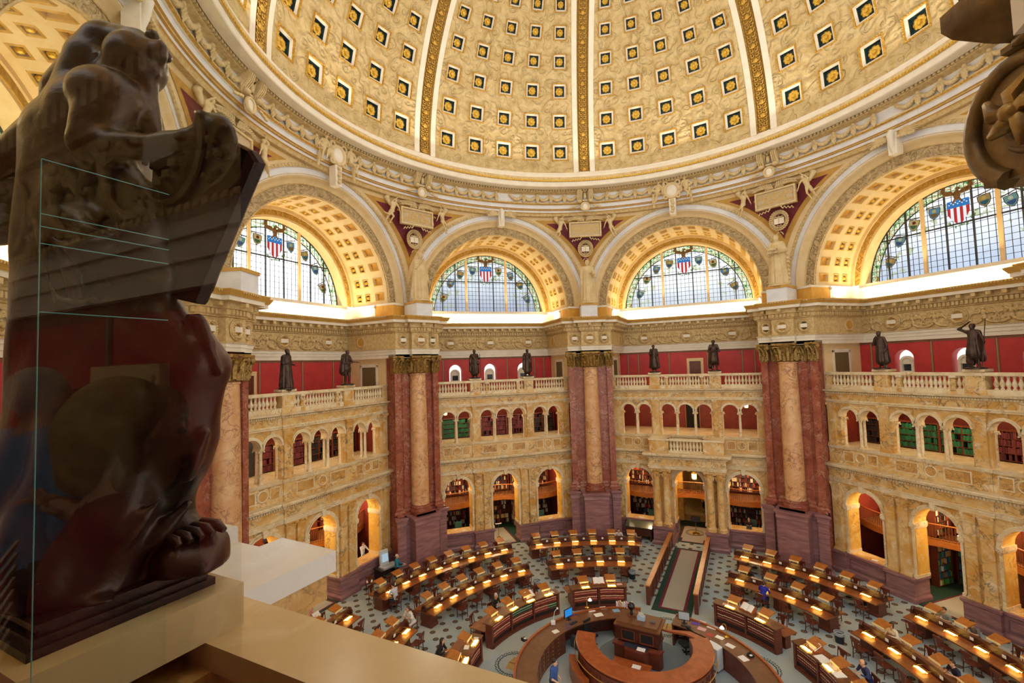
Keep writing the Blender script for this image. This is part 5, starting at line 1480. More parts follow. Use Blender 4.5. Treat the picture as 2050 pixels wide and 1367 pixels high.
# ================================================================ READING DESKS
def P3(r, a, z=0): return (r*cos(rad(a)), r*sin(rad(a)), z)
# chair
def chair_proto():
    o = empty('library_chair', (0,0,-50), 0, cat='chair')
    g = G(); g.prism([(-.21,-.2),(.21,-.2),(.23,.22),(-.23,.22)], .43, .47); obj('seat', g, M['wood_red'], o)
    g = G()
    g.box(-.22,.22,-.27,-.23,.8,.92)
    g.add([(-.05,-.235,.47),(.05,-.235,.47),(.12,-.25,.82),(-.12,-.25,.82),(-.05,-.215,.47),(.05,-.215,.47),(.12,-.23,.82),(-.12,-.23,.82)], [(0,1,2,3),(7,6,5,4),(0,3,7,4),(1,5,6,2)])
    for s in (-1, 1): g.tube([(s*.2,-.2,.45),(s*.205,-.25,.9)], [.022,.018], 5)
    obj('backrest', g, M['wood_red'], o)
    for x, y in ((-.19,.18),(.19,.18),(-.18,-.19),(.18,-.19)):
        g = G(); g.tube([(x, y-(.03 if y < 0 else 0), 0), (x, y, .43)], [.018,.024], 5); obj('leg', g, M['wood_dark'], o)
    g = G(); g.tube([(-.18,0,.18),(.18,0,.18)], .012, 4); g.tube([(-.19,.18,.18),(-.18,-.19,.18)], .012, 4); g.tube([(.19,.18,.18),(.18,-.19,.18)], .012, 4); obj('stretcher', g, M['wood_dark'], o)
    return o
CH = [chair_proto(), False]
def chair(x, y, rz_, label, group):
    if not CH[1]:
        CH[1] = True; CH[0].location = (x, y, 0); CH[0].rotation_euler = (0,0,rz_); setp(CH[0], label, group=group); return CH[0]
    return copy_tree(CH[0], (x, y, 0), rz_, label=label, group=group)
# lamps: the near kind shows its lit glass to the middle of the room, the far kind its wooden hood
LAMPG = glow('lamp_glass_glow', 'FFC860', LAMP)
TUBE = glow('lamp_tube_glow', 'FFC050', LAMP*.9)
def lamp_near():
    o = empty('desk_lamp', (0,0,-50), 0, cat='lamp')
    g = G(); g.box(-.2,.2,-.5,-.3,.9,.93); g.xf(T(0,-.4,.915,0,rad(-14)) @ T(0,.4,-.915)); obj('shade', g, LAMPG, o, label='lit frosted glass shade')
    g = G()
    for s in (-1, 1): g.tube([(s*.21,-.08,.96),(s*.22,-.28,.96),(s*.22,-.52,.88)], .011, 5); g.tube([(s*.25,-.3,.86),(s*.25,-.52,.84)], .008, 4)
    g.tube([(-.24,-.52,.88),(.24,-.52,.88)], .011, 5); g.tube([(-.24,-.28,.96),(.24,-.28,.96)], .009, 5); obj('frame', g, M['brass'], o)
    return o
def lamp_far(h=0.0, name='desk_lamp'):
    o = empty(name, (0,0,-50), 0, cat='lamp')
    g = G(); g.add([(-.26,.16,1.2+h),(.26,.16,1.2+h),(.3,.6,1.33+h),(-.3,.6,1.33+h),(-.26,.16,1.24+h),(.26,.16,1.24+h),(.3,.6,1.37+h),(-.3,.6,1.37+h)], [(3,2,1,0),(4,5,6,7),(0,1,5,4),(1,2,6,5),(2,3,7,6),(3,0,4,7)]); obj('hood', g, M['wood_orange'], o)
    g = G(); g.box(-.26,.26,.14,.165,1.17+h,1.245+h); obj('lip', g, plain('lamp_lip_cream','EBD9A8',.4) if 'lamp_lip_cream' not in bpy.data.materials else bpy.data.materials['lamp_lip_cream'], o)
    for s in (-1, 1):
        g = G(); g.tube([(s*.2,.08,.98+h*.9),(s*.2,.16,1.2+h)], .014, 5); obj('leg', g, M['brass'], o)
    g = G(); g.tube([(-.2,.3,1.2+h),(.2,.3,1.2+h)], .02, 6); obj('lamp_tube', g, TUBE, o, label='lit lamp tube')
    return o
LN, LF = [lamp_near(), False], [lamp_far(), False]
LS = [lamp_far(.06), False]
def lamp(L, r, a, label, group):
    x, y = P3(r, a)[:2]; rz_ = rad(a-90)
    if not L[1]: L[1] = True; o = L[0]; o.location = (x, y, 0); o.rotation_euler = (0,0,rz_); return setp(o, label, group=group)
    return copy_tree(L[0], (x, y, 0), rz_, label=label, group=group)
WHT = plain('number_card_white', 'DDE0E6', .6)
nchair = 0
def desk(a0, a1, r, n, name, skip_near=(), skip_far=(), chairs=(0, 99)):
    # double sided curved desk; a0 > a1 runs left to right as seen from the gallery
    o = empty('reading_desk', (0,0,0), 0, label='long curved two sided reading desk, '+name, cat='desk')
    A, B = rad(a1), rad(a0); k = max(6, int((a0-a1)/1.6))
    g = G(); g.arc([(r-.7,.715),(r-.7,.76),(r-.1,.84),(r+.1,.84),(r+.7,.76),(r+.7,.715)], A, B, k); obj('desktop', g, M['wood_desk'], o)
    g = G(); g.arc([(r-.07,.82),(r-.045,1.03),(r-.085,1.05),(r-.085,1.09),(r+.085,1.09),(r+.085,1.05),(r+.045,1.03),(r+.07,.82)], A, B, k)
    g.arc([(r-.15,.83),(r-.15,.86),(r+.15,.86),(r+.15,.83)], A, B, k)
    for a in (A, B):
        st = len(g.v); g.box(-.05,.05,-.16,.16,.8,1.0); g.tube([(0,-.1,1.0),(0,-.05,1.1),(0,.05,1.1),(0,.1,1.0)], .06, 6); g.xf(T(r*cos(a), r*sin(a), 0, a-pi/2), st)
    obj('ridge', g, M['wood_dark'], o)
    m = max(2, n//2+1); hw = rad(1.55*14.5/r*.72)
    for i in range(m):
        a = A + hw + rad(.5) + (B-A-2*hw-rad(1.0))*i/(m-1)
        g = G(); g.arc([(r-.36,0),(r-.36,.1),(r-.3,.16),(r-.3,.715),(r+.3,.715),(r+.3,.16),(r+.36,.1),(r+.36,0)], a-hw, a+hw, 3); obj('pedestal', g, M['wood_red'], o)
    st = (a0-a1)/n; grpc = 'chairs along the '+name; grpl = 'lamps of the '+name
    for i in range(n):
        a = a0 - st*(i+.5)
        if i < n-1:
            g = G(); g.box(-.07,.07,-.13,-.11,.93,1.05)
            obj('number_card', g, WHT, o, loc=P3(r, a-st/2), rz=rad(a-st/2-90))
        lamp(LN, r, a, 'brass lamp with lit glass, %s from left, near side of %s' % (nth(i), name), grpl)
        lamp(LF, r, a, 'hooded lamp, %s from left, far side of %s' % (nth(i), name), grpl)
        j = random.uniform(-.06, .06)
        if i not in skip_near: chair(*P3(r-.93+j*.6, a-.35+j*4)[:2], rad(a-90)+j, 'wooden chair %s from left, near side of %s' % (nth(i), name), grpc)
        if i not in skip_far: chair(*P3(r+.97+j, a+j*5)[:2], rad(a+90)-j*3, 'wooden chair %s from left, far side of %s' % (nth(i), name), grpc)
    return o
DN = {'B1': 'outer row before left pier', 'B2': 'second row before left pier', 'C1': 'outer row before middle pier', 'C2': 'second row before middle pier',
      'D1': 'outer row before right pier', 'D2': 'second row before right pier', 'E1': 'outer row at right edge', 'E2': 'second row at right edge', 'A1': 'outer row beside marble rail', 'A2': 'second row beside marble rail'}
desk(153.6, 115.2, 14.58, 8, DN['B1'], skip_near=(0,), skip_far=(6,))
desk(110.2, 79.2, 14.5, 6, DN['C1'], skip_far=(1, 4, 5))
desk(55.8, 25.2, 14.5, 6, DN['D1'])
desk(20.4, -4.0, 14.6, 5, DN['E1'], skip_far=(0, 1))
desk(153.8, 116.2, 11.13, 6, DN['B2'], skip_near=(0,), skip_far=())
desk(109.4, 82.2, 11.12, 4, DN['C2'])
desk(53.3, 25.8, 11.1, 4, DN['D2'], skip_near=(1,), skip_far=(0,))
desk(19.5, -12.0, 11.12, 5, DN['E2'], skip_far=(0, 2))
desk(184.0, 161.2, 14.58, 5, DN['A1'])
desk(184.0, 161.2, 11.13, 4, DN['A2'])

# one sided desks with bound volumes facing the middle of the room
VOL = {k: plain('volume_'+k, c, .5) for k, c in (('red','9C3A3A'), ('dark','6E2630'), ('green','1E5A4A'), ('label','E8D8A0'))}
def vol_mesh(k):
    g = G(); g.box(-.035,.035,-.1,.1,0,.25,0); g.box(-.036,.036,-.104,-.1,.17,.205,1); g.box(-.036,.036,-.104,-.1,.06,.075,1); return mesh('book', g, [VOL[k], VOL['label']])
VM = {k: vol_mesh(k) for k in ('red','dark','green')}
GR = plain('vent_grille', '2A201C', .6)
def shelfdesk(a0, a1, n, name, col, ncomp, green=(), bk=.098):
    r = 7.08
    o = empty('bookcase_desk', (0,0,0), 0, label='curved desk with shelves of bound volumes, '+name, cat='desk')
    A, B = rad(a1), rad(a0); k = max(6, int((a0-a1)/1.6))
    g = G(); g.arc([(r+.28,0),(r+.28,1.05),(r+.36,1.05),(r+.36,0)], A, B, k)
    for z0, z1, d in ((.0,.1,-.06),(.1,.16,-.02),(.36,.4,0),(.68,.72,0),(1.02,1.06,0)): g.arc([(r+d,z0),(r+d,z1),(r+.3,z1),(r+.3,z0)], A, B, k)
    for i in range(ncomp+1):
        a = A + (B-A)*i/ncomp; w = .045/r if 0 < i < ncomp else .06/r; g.arc([(r-.02,0),(r-.02,1.05),(r+.34,1.05),(r+.34,0)], a-w, a+w, 1)
    obj('carcass', g, M['wood_red'], o)
    g = G(); g.arc([(r-.06,1.06),(r-.06,1.1),(r+.5,1.1),(r+.5,1.06)], A-.012, B+.012, k); obj('top', g, M['wood_brown'], o)
    g = G(); g.arc([(r+.36,.72),(r+.36,.76),(r+1.18,.76),(r+1.18,.72)], A-.02, B+.02, k); obj('desktop', g, M['wood_desk'], o)
    for a in (A+.03, (A+B)/2, B-.03):
        g = G(); g.arc([(r+.7,0),(r+.7,.72),(r+1.05,.72),(r+1.05,0)], a-.02, a+.02, 1); obj('leg_panel', g, M['wood_red'], o)
    g = G(); g.arc([(r+.06,.16),(r+.06,.36),(r+.08,.36),(r+.08,.16)], A, B, k); obj('vent_grille', g, GR, o)
    st = (a0-a1)/n
    for i in range(n):
        a = a0 - st*(i+.5)
        lamp(LS, r+.12, a, 'hooded lamp %s from left on the shelf top, %s' % (nth(i), name), 'lamps of the shelf desk '+name)
        x, y = P3(r+.1, a)[:2]
        b = copy_tree(LN[0], P3(r+.42, a, .22), rad(a-90), label='glowing pane as spilled light %s from left on the shelf top, %s' % (nth(i), name), group='lamps of the shelf desk '+name)  # added glowing copy stands in for light the hooded lamp spills
        chair(*P3(r+1.45, a+random.uniform(-1,1))[:2], rad(a+90)+random.uniform(-.3,.3), 'wooden chair %s from left behind the shelf desk, %s' % (nth(i), name), 'chairs of the shelf desk '+name)
    for row, z in ((0,.72),(1,.4)):
        cnt = 0
        for c in range(ncomp):
            b0 = B - (B-A)*c/ncomp - .075/r; b1 = B - (B-A)*(c+1)/ncomp + .075/r
            m = int((b0-b1)*r/bk)
            for i in range(m):
                a = b0 - (b0-b1)*(i+.5)/m; kk = 'green' if (row, c) in green or (row, c, i >= m*.55) in green else col
                q = link('bound_volume', VM[kk], None, (( r+.14)*cos(a), (r+.14)*sin(a), z), a-pi/2, sc=(bk/.098*1.25, 1, random.uniform(.96,1.06)),
                         label='%s bound volume, %s from left, %s shelf, %s' % ({'red':'red','dark':'dark red','green':'green'}[kk], nth(cnt), 'top' if row == 0 else 'lower', name), cat='book', group='bound volumes in the shelf desk '+name)
                cnt += 1
    return o
shelfdesk(109.3, 86.2, 2, 'before the middle pier', 'red', 2)
shelfdesk(152.8, 116.5, 4, 'before the left pier', 'red', 3, green=((0,1),(1,2,True)))
shelfdesk(49.6, 25.8, 2, 'before the right pier', 'dark', 2)
shelfdesk(17.8, -12.0, 3, 'at the right edge', 'dark', 3)
shelfdesk(181.0, 160.8, 2, 'beside the marble rail', 'red', 2)

# ================================================================ ISSUE DESK IN THE MIDDLE
def ringdesk(name, a1, a0, lab, drawers, knee):
    o = empty('catalog_desk', (0,0,0), 0, label=lab, cat='desk'); A, B = rad(a1), rad(a0); k = 28
    g = G(); g.arc([(4.12,.95),(4.12,1.0),(5.06,1.0),(5.06,.95)], A, B, k); obj('worktop', g, M['wood_brown'], o)
    g = G(); g.arc([(4.98,1.0),(4.98,1.05),(5.08,1.05),(5.08,1.0)], A, B, k); obj('rim', g, M['wood_counter'], o)
    g = G(); g.arc([(4.9,0),(4.9,.95),(5.0,.95),(5.0,0)], A, B, k); g.arc([(4.95,0),(4.95,.12),(5.05,.12),(5.05,0)], A, B, k)
    c0, c1 = (A, B)
    if knee[1] > knee[0]:
        for p, q in ((A, rad(knee[0])), (rad(knee[1]), B)):
            if q > p: g.arc([(4.2,0),(4.2,.95),(4.9,.95),(4.9,0)], p, q, 14)
    else: g.arc([(4.2,0),(4.2,.95),(4.9,.95),(4.9,0)], A, B, k)
    obj('carcass', g, M['wood_red'], o)
    for da, db in drawers:
        m = max(1, int(rad(db-da)*4.2/.42))
        for i in range(m):
            a = rad(da) + rad(db-da)*(i+.5)/m
            for z in (.12,.28,.44,.6,.76):
                g = G(); g.box(-.19,.19,-.02,.02,z,z+.14); d = obj('drawer', g, M['wood_red'], o, loc=(4.2*cos(a),4.2*sin(a),0), rz=a-pi/2)
                g = G(); g.box(-.04,.04,-.045,-.02,z+.05,z+.09); obj('pull', g, M['brass'], d)
    return o
ringdesk('l', 80, 205, 'left curved catalog desk with brass pulled drawers around the issue desk', [(138, 180)], (97, 134))
ringdesk('r', -18, 61, 'right curved catalog desk with papers and a lit lamp around the issue desk', [], (46, 60))
CX, CY = .33, 1.72
o = empty('issue_desk', (CX, CY, 0), 0, label='horseshoe shaped wooden issue counter with brass rail in the middle of the room', cat='desk')
A, B = rad(164), rad(366)
g = G(); g.arc([(2.0,1.22),(2.0,1.3),(2.78,1.3),(2.82,1.27),(2.78,1.22)], A, B, 40); g.prism([(1.3,.75),(1.95,.55),(2.6,-.1),(2.62,.3),(2.2,.75),(.95,.95)], 1.222, 1.301); obj('countertop', g, M['wood_counter'], o, smooth=30)
g = G(); g.arc([(2.62,0),(2.62,1.22),(2.72,1.22),(2.72,0)], A, B, 40); g.arc([(2.66,0),(2.66,.18),(2.8,.18),(2.8,0)], A, B, 40); g.arc([(2.0,0),(2.0,1.22),(2.1,1.22),(2.1,0)], A, B, 40)
for i in range(18):
    a = A + (B-A)*(i+.5)/18
    g.arc([(2.71,.3),(2.71,1.1),(2.75,1.1),(2.75,.3)], a-.07, a-.06, 1); g.arc([(2.71,.3),(2.71,1.1),(2.75,1.1),(2.75,.3)], a+.06, a+.07, 1)
g.arc([(2.7,1.06),(2.7,1.14),(2.77,1.14),(2.77,1.06)], A, B, 40); obj('front_panelling', g, M['wood_red'], o)
g = G(); g.tube([(2.9*cos(a), 2.9*sin(a), .95) for a in [A+(B-A)*i/40 for i in range(41)]], .018, 6)
for i in range(9): a = A+(B-A)*i/8; g.tube([(2.75*cos(a),2.75*sin(a),.95),(2.9*cos(a),2.9*sin(a),.95)], .014, 5)
obj('foot_rail', g, M['brass'], o)
g = G(); g.arc([(2.85,0),(2.85,.66),(3.15,.66),(3.15,0)], rad(178), rad(212), 10); obj('step_bench', g, M['wood_counter'], o)
g = G(); g.lathe([(2.05,.0),(2.05,.35),(0,.35)], 32); obj('platform', g, plain('platform_carpet','6E7A84',.95), o)
bo = empty('control_booth', (.35, 2.33, 0), rad(-25), label='raised wooden control booth with two dark panels behind the issue counter', cat='booth')
g = G(); g.box(-.82,.82,-.5,.5,.36,1.72,0); g.box(-.88,.88,-.56,.56,1.0,1.08,0); g.box(-.9,.9,-.58,.58,1.66,1.74,0); obj('body', g, M['wood_dark'], bo)
g = G(); g.box(-.98,.98,-.64,.64,1.74,1.8); g.box(-.86,.86,-.52,.52,1.8,1.88); obj('top', g, M['wood_brown'], bo)
for s in (-1, 1):
    g = G(); panel(g, s*.4-.3, s*.4+.3, 1.14, 1.6, -.5, 0, .05, .04); g.box(s*.4-.26, s*.4+.26, -.515, -.5, 1.18, 1.56, 1); obj('panel', g, [M['wood_red'], M['void']], bo)
g = G(); g.prism([(-1.0,-.5),(-.95,-.78),(-.55,-.8),(-.4,-1.05),(.4,-1.05),(.55,-.8),(.95,-.78),(1.05,-.5)], .35, 1.02); g.prism([(-1.05,-.5),(-1.0,-.83),(-.52,-.85),(-.37,-1.1),(.37,-1.1),(.52,-.85),(1.0,-.83),(1.1,-.5)], 1.02, 1.08); obj('projecting_desk', g, M['wood_red'], bo)
g = G(); g.box(-.5,.5,-.9,-.56,1.082,1.095); obj('blotter', g, plain('navy_blotter','23263A',.7), bo)
g = G(); g.box(-.8,.75,-1.75,-1.2,.7,.76); g.box(-.75,.7,-1.7,-1.25,.35,.7); obj('lower_desk', g, M['wood_counter'], bo)

# things lying on the middle desks
def sheet(x, y, z, rz_, w, d, label, mat_='paper', h=.008, name='paper_sheet', cat='paper'):
    g = G(); g.box(-w/2,w/2,-d/2,d/2,0,h); return obj(name, g, M[mat_] if mat_ in M else mat_, None, None, (x,y,z), rz_, label=label, cat=cat)
VIO = plain('violet_leaflet','5A3AA0',.6); PINK = plain('pink_form','D8A8B0',.7); BLUE = plain('blue_print','7FA6C8',.7); REDC = plain('red_cover','A8302C',.5)
for x, y, a, w, d, lab, mt in ((-1.55,4.75,.3,.34,.26,'white printed sheet on the desk left of the control booth','paper'),(-.95,5.0,.2,.3,.24,'pair of forms at the back of the left catalog desk','paper'),(-2.5,4.35,.5,.36,.2,'violet leaflet beside the blue computer screen',VIO),
        (-3.35,2.9,.6,.3,.26,'white sheet on the left desk above the drawers','paper'),(-.35,4.75,.2,.34,.28,'pale blue leaflet on the desk behind the booth',BLUE),(-1.25,4.35,.35,.42,.3,'large white page at the inner edge of the left desk','paper'),
        (3.1,3.65,-.6,.34,.26,'violet folder in front of the right monitor',VIO),(3.45,3.75,-.6,.3,.22,'white form at the outer edge of the right desk','paper'),(3.75,3.35,-.7,.4,.28,'large white form near the brass desk lamp','paper'),(3.25,3.2,-.6,.36,.26,'printed leaflet with a picture on the right desk',PINK),
        (3.45,2.75,-.7,.3,.24,'red booklet on the right catalog desk',REDC),(3.8,2.55,-.8,.34,.24,'white card right of the red booklet','paper'),(4.02,1.95,-.9,.36,.26,'white sheet below the brass lamp on the right desk','paper'),(4.22,1.1,-1.2,.36,.3,'white page with a pen on the right catalog desk','paper')):
    sheet(x, y, 1.002, a, w, d, lab, mt)
for x, y, z, a, lab in ((.2,1.45,1.096,-.4,'white slip on the navy blotter of the booth'),(-.12,.85,.762,-.4,'white sheet on the low desk inside the counter')): sheet(x, y, z, a, .34, .26, lab)
def monitor(x, y, z, rz_, label, scr):
    o = empty('computer_monitor', (x,y,z), rz_, label=label, cat='monitor')
    g = G(); g.box(-.26,.26,-.02,.03,.12,.5); obj('bezel', g, M['black'], o)
    g = G(); g.box(-.235,.235,-.026,-.02,.15,.48); obj('screen', g, scr, o)
    g = G(); g.lathe([(.13,0),(.13,.015),(.03,.03),(.025,.16)], 12); obj('stand', g, M['black'], o); return o
SB = glow('blue_screen','2E8AD8',.9); SG = plain('pale_screen','B8C4CC',.3)
monitor(-2.72,3.95,1.0,.75,'computer monitor with a bright blue screen on the left desk',SB)
monitor(2.62,3.72,1.0,-.35,'computer monitor with a pale screen at the end of the ramp',SG)
def keyboard(x, y, z, a, label):
    o = empty('keyboard', (x,y,z), a, label=label, cat='keyboard')
    g = G(); g.box(-.22,.22,-.07,.07,0,.02); obj('case', g, M['black'], o); g = G()
    for i in range(12):
        for j in range(4): g.box(-.2+.034*i,-.174+.034*i,-.06+.031*j,-.036+.031*j,.02,.026)
    obj('keys', g, plain('key_grey','3A3A40',.5) if 'key_grey' not in bpy.data.materials else bpy.data.materials['key_grey'], o)
keyboard(-2.5,3.62,1.0,.75,'black keyboard in front of the blue screen'); keyboard(2.62,3.42,1.0,-.35,'black keyboard in front of the pale screen')
def brass_lamp(x, y, z, a, label):
    o = empty('reading_lamp', (x,y,z), a, label=label, cat='lamp')
    g = G(); g.lathe([(.1,0),(.1,.02),(.03,.05),(.02,.1),(.035,.16),(.015,.3),(.012,.4)], 12); obj('base', g, M['brass'], o)
    g = G(); g.tube([(0,0,.4)]+[(.09-.09*cos(t*.45), 0, .42+.12*sin(t*.45)) for t in range(1,7)], .011, 6); obj('arm', g, M['brass'], o)
    g = G(); g.lathe([(.03,.42),(.06,.38),(.1,.32)], 12, (.18,0,0)); obj('shade', g, glow('lamp_shade_glow','FFE6B0',4.0) if 'lamp_shade_glow' not in bpy.data.materials else bpy.data.materials['lamp_shade_glow'], o); return o
brass_lamp(4.12,2.6,1.0,2.6,'curved brass reading lamp lit on the right catalog desk'); brass_lamp(-1.75,5.02,1.0,.4,'small lit brass lamp at the back of the left desk')
def task_lamp(x, y, z, label):
    o = empty('task_lamp', (x,y,z), 0, label=label, cat='lamp'); w = M['white']
    g = G(); g.box(-.1,.1,-.1,.1,0,.12); obj('base', g, w, o); g = G(); g.tube([(0,0,.1),(.08,.1,.5),(.2,.15,.62)], .012, 5); obj('arm', g, w, o); g = G(); g.ball((.22,.16,.62), .05, 8); obj('head', g, w, o)
task_lamp(-3.45,3.55,1.0,'white jointed task lamp left of the blue screen')
def phone(x, y, z, a, label):
    o = empty('telephone', (x,y,z), a, label=label, cat='telephone'); g = G(); g.add([(-.11,-.1,0),(.11,-.1,0),(.11,.1,0),(-.11,.1,0),(-.11,-.1,.03),(.11,-.1,.03),(.11,.1,.09),(-.11,.1,.09)], [(0,3,2,1),(4,5,6,7),(0,1,5,4),(1,2,6,5),(2,3,7,6),(3,0,4,7)]); obj('base', g, M['black'], o)
    g = G(); g.tube([(-.09,-.08,.07),(-.08,0,.1),(-.09,.09,.12)], .022, 6); obj('handset', g, M['black'], o)
    g = G(); g.box(0,.09,-.06,.06,.06,.075); obj('keypad', g, M['paper'], o)
phone(-4.75,2.2,1.0,.8,'black telephone on the left catalog desk'); phone(4.55,1.25,1.0,-1.2,'black telephone on the right catalog desk')
o = empty('desk_globe', (.05,2.6,1.88), 0, label='black globe on a small wooden foot on top of the booth', cat='globe')
g = G(); g.box(-.16,.16,-.12,.12,0,.06); obj('foot', g, M['wood_red'], o); g = G(); g.lathe([(.06,.06),(.07,.12),(.05,.24),(.06,.28)], 10); obj('stem', g, M['black'], o); g = G(); g.ball((0,0,.42), .16, 14); obj('ball', g, plain('black_gloss','0E0E14',.15), o, smooth=180)
o = empty('file_box', (.42,2.3,1.88), -.4, label='white and blue file box on top of the booth', cat='box'); g = G(); g.box(-.16,.16,-.12,.12,0,.16); obj('box', g, plain('file_blue','9AB0C8',.6), o)
for i in range(4): sheet(.36+.04*i, 2.32-.02*i, 1.9+.0*i, .3, .012, .2, 'white folder %s in the file box on the booth' % nth(i), 'paper', .26, 'folder', 'folder')
sheet(.85,2.05,1.882,-.4,.22,.14,'grey device lying on top of the booth',plain('device_grey','4A4E5A',.4),.04,'handheld_device','device')
for i in range(9):
    x = -.25+.09*i; g = G(); g.box(-.03,.03,-.09,.09,0,.22+.03*(i % 3)); obj('standing_book', g, [M['paper'], PINK, M['paper_buff'], VIO][i % 4 if i not in (3,) else 0], None, None, (x, 5.15-.02*i, 1.0), .1, label='upright pale book, %s from left, at the back of the left catalog desk' % nth(i), cat='book', group='upright books behind the booth')
def tower(x, y, a, label, col):
    o = empty('computer_tower', (x,y,0), a, label=label, cat='computer'); g = G(); g.box(-.1,.1,-.24,.24,.02,.5); obj('case', g, col, o); g = G(); g.box(-.09,.09,-.25,-.24,.3,.46); obj('drive_panel', g, M['lead'], o)
tower(-2.45,3.4,.7,'dark computer tower under the left catalog desk',plain('tower_grey','50565E',.4))
def officechair(x, y, a, label):
    o = empty('office_chair', (x,y,0), a, label=label, cat='chair'); b = plain('office_black','1E2228',.6) if 'office_black' not in bpy.data.materials else bpy.data.materials['office_black']
    g = G(); g.cbox((0,0,.46),(.48,.46,.08)); obj('seat', g, b, o); g = G(); g.cbox((0,-.24,.82),(.44,.06,.56)); obj('backrest', g, b, o)
    for s in (-1, 1): g = G(); g.tube([(s*.26,-.15,.5),(s*.28,-.1,.66),(s*.27,.15,.66)], .025, 5); obj('armrest', g, M['black'], o)
    g = G(); g.tube([(0,0,.08),(0,0,.44)], .03, 6); obj('column', g, M['black'], o)
    for k in range(5): g = G(); g.tube([(0,0,.1),(.28*cos(k*1.257),.28*sin(k*1.257),.05)], [.03,.03], 5); obj('leg', g, M['black'], o)
officechair(2.45,3.0,1.9,'black office chair at the right catalog desk'); officechair(-1.7,3.6,-2.4,'dark office chair at the left catalog desk')
o = empty('plastic_cart', (3.35,2.0,0), -.9, label='white plastic cart between the issue counter and the right desk', cat='cart'); g = G(); g.box(-.28,.28,-.2,.2,.1,.95); obj('bin', g, plain('cart_white','C8CED6',.5), o); g = G(); g.box(-.3,.3,-.22,.22,.95,1.0); obj('lid', g, plain('cart_lid','DDE2E8',.5), o)
for s in ((-.2,-.15),(.2,-.15),(.2,.15),(-.2,.15)): g = G(); g.ball((s[0],s[1],.06), .05, 8); obj('wheel', g, M['black'], o)

# open books and papers on the shelf desks
def lectern_book(r, a, label, tw=.0, z=1.1):
    o = empty('open_book', P3(r, a, z), rad(a-90)+tw, label=label, cat='book')
    g = G(); g.add([(-.34,-.02,.02),(.34,-.02,.02),(.34,.34,.26),(-.34,.34,.26),(-.34,0,0),(.34,0,0),(.34,.36,.0),(-.34,.36,.0)], [(0,1,2,3),(3,2,6,7),(0,4,5,1),(0,3,7,4),(1,5,6,2)]); obj('book_rest', g, M['wood_counter'], o)
    g = G()
    for s in (-1, 1):
        xs_ = [0, s*.1, s*.2, s*.29]; zs_ = [0, .03, .025, .005]
        for i in range(3):
            q = [(xs_[i], .01, .045+zs_[i]), (xs_[i+1], .01, .045+zs_[i+1]), (xs_[i+1], .31, .25+zs_[i+1]), (xs_[i], .31, .25+zs_[i])]
            g.add(q, [(0,1,2,3) if s > 0 else (3,2,1,0)], 0)
        for k in range(9): y = .05+.027*k; z_ = .08+.0184*k; g.add([(s*.05,y,z_+.012),(s*.25,y,z_+.0),(s*.25,y+.008,z_+.006),(s*.05,y+.008,z_+.018)], [(0,1,2,3) if s > 0 else (3,2,1,0)], 1)
    obj('pages', g, [M['paper'], plain('print_grey','A9ABB2',.7) if 'print_grey' not in bpy.data.materials else bpy.data.materials['print_grey']], o); return o
lectern_book(7.3, 97.0, 'open book on a rest between the two lamps of the middle shelf desk')
lectern_book(7.3, 128.5, 'open picture book on a rest on the left shelf desk', .15)
lectern_book(7.3, 38.5, 'open book on a red brown rest on the right shelf desk', -.1)
lectern_book(7.3, 13.0, 'open book on a rest at the head of the right edge shelf desk', -.15)
for r, a, w, lab, mt in ((7.25,119,.3,'white sheet at the end of the left shelf desk','paper'),(7.3,88.5,.3,'pink form on the middle shelf desk',PINK),(7.25,45.8,.3,'pink form on the right shelf desk',PINK),(7.2,163.5,.34,'loose white pages on the shelf desk beside the marble rail','paper'),(7.35,168.5,.3,'white pad on a tilted rest beside the marble rail','paper')):
    sheet(*P3(r, a, 1.102), rad(a-90)+.2, w, .22, lab, mt)
for i in range(4): sheet(*P3(7.28, 8.2-2.7*i, 1.102), rad(8.2-2.7*i-90)+.1, .34, .42, 'open white journal, %s in the row on the right edge shelf desk' % nth(i), 'paper', .02, 'open_journal', 'journal')
for r, a, lab in ((14.0,150.6,'pale green open book in front of the reader in the light shirt'),(11.0,48.0,'white papers beside the reader in blue'),(15.1,18.0,'open book before the two readers at the right edge')): sheet(*P3(r, a, .8), rad(a-90)+.3, .4, .28, lab, 'paper', .02, 'open_pages', 'book')
for r, a in ((13.95,107.3),(13.95,53.0),(13.98,14.0),(13.9,33.0)): sheet(*P3(r, a, .785), rad(a-90), .5, .3, 'buff blotter on the desktop at %s degrees' % 'x', 'paper_buff') if False else None

# ramp with wooden parapets and runner
r675 = rad(67.5-90)
def ramp_wall(s, label):
    o = empty('ramp_parapet', W(67.5, s*1.22, 7.4, 0), r675, label=label, cat='parapet')
    g = G(); g.box(-.07,.07,0,8.6,.0,.98); 
    for i in range(8): panel(g, 0, 1, 0, 1, 0, 0) if False else None
    obj('wall', g, M['wood_red'], o)
    g = G(); g.box(-.13,.13,-.03,8.65,.98,1.05); obj('cap', g, M['wood_orange'], o)
    for i in range(9):
        g = G(); y = .05+1.06*i; g.box(-.1,.1,y-.06,y+.06,0,.98); obj('post', g, M['wood_red'], o)
    return o
ramp_wall(-1, 'panelled wooden parapet on the left side of the entrance ramp'); ramp_wall(1, 'panelled wooden parapet on the right side of the entrance ramp')
o = empty('carpet_runner', W(67.5, 0, 7.0, 0), r675, label='green bordered runner with burgundy line leading from the entrance to the middle', cat='carpet')
g = G(); g.box(-1.0,1.0,0,9.1,.0,.02); obj('border', g, M['green_carpet'], o)
g = G(); g.box(-.7,.7,.32,8.95,.02,.026); obj('line', g, M['red_carpet'], o)
g = G(); g.box(-.55,.55,.46,8.8,.026,.032); obj('field', g, M['beige_carpet'], o)
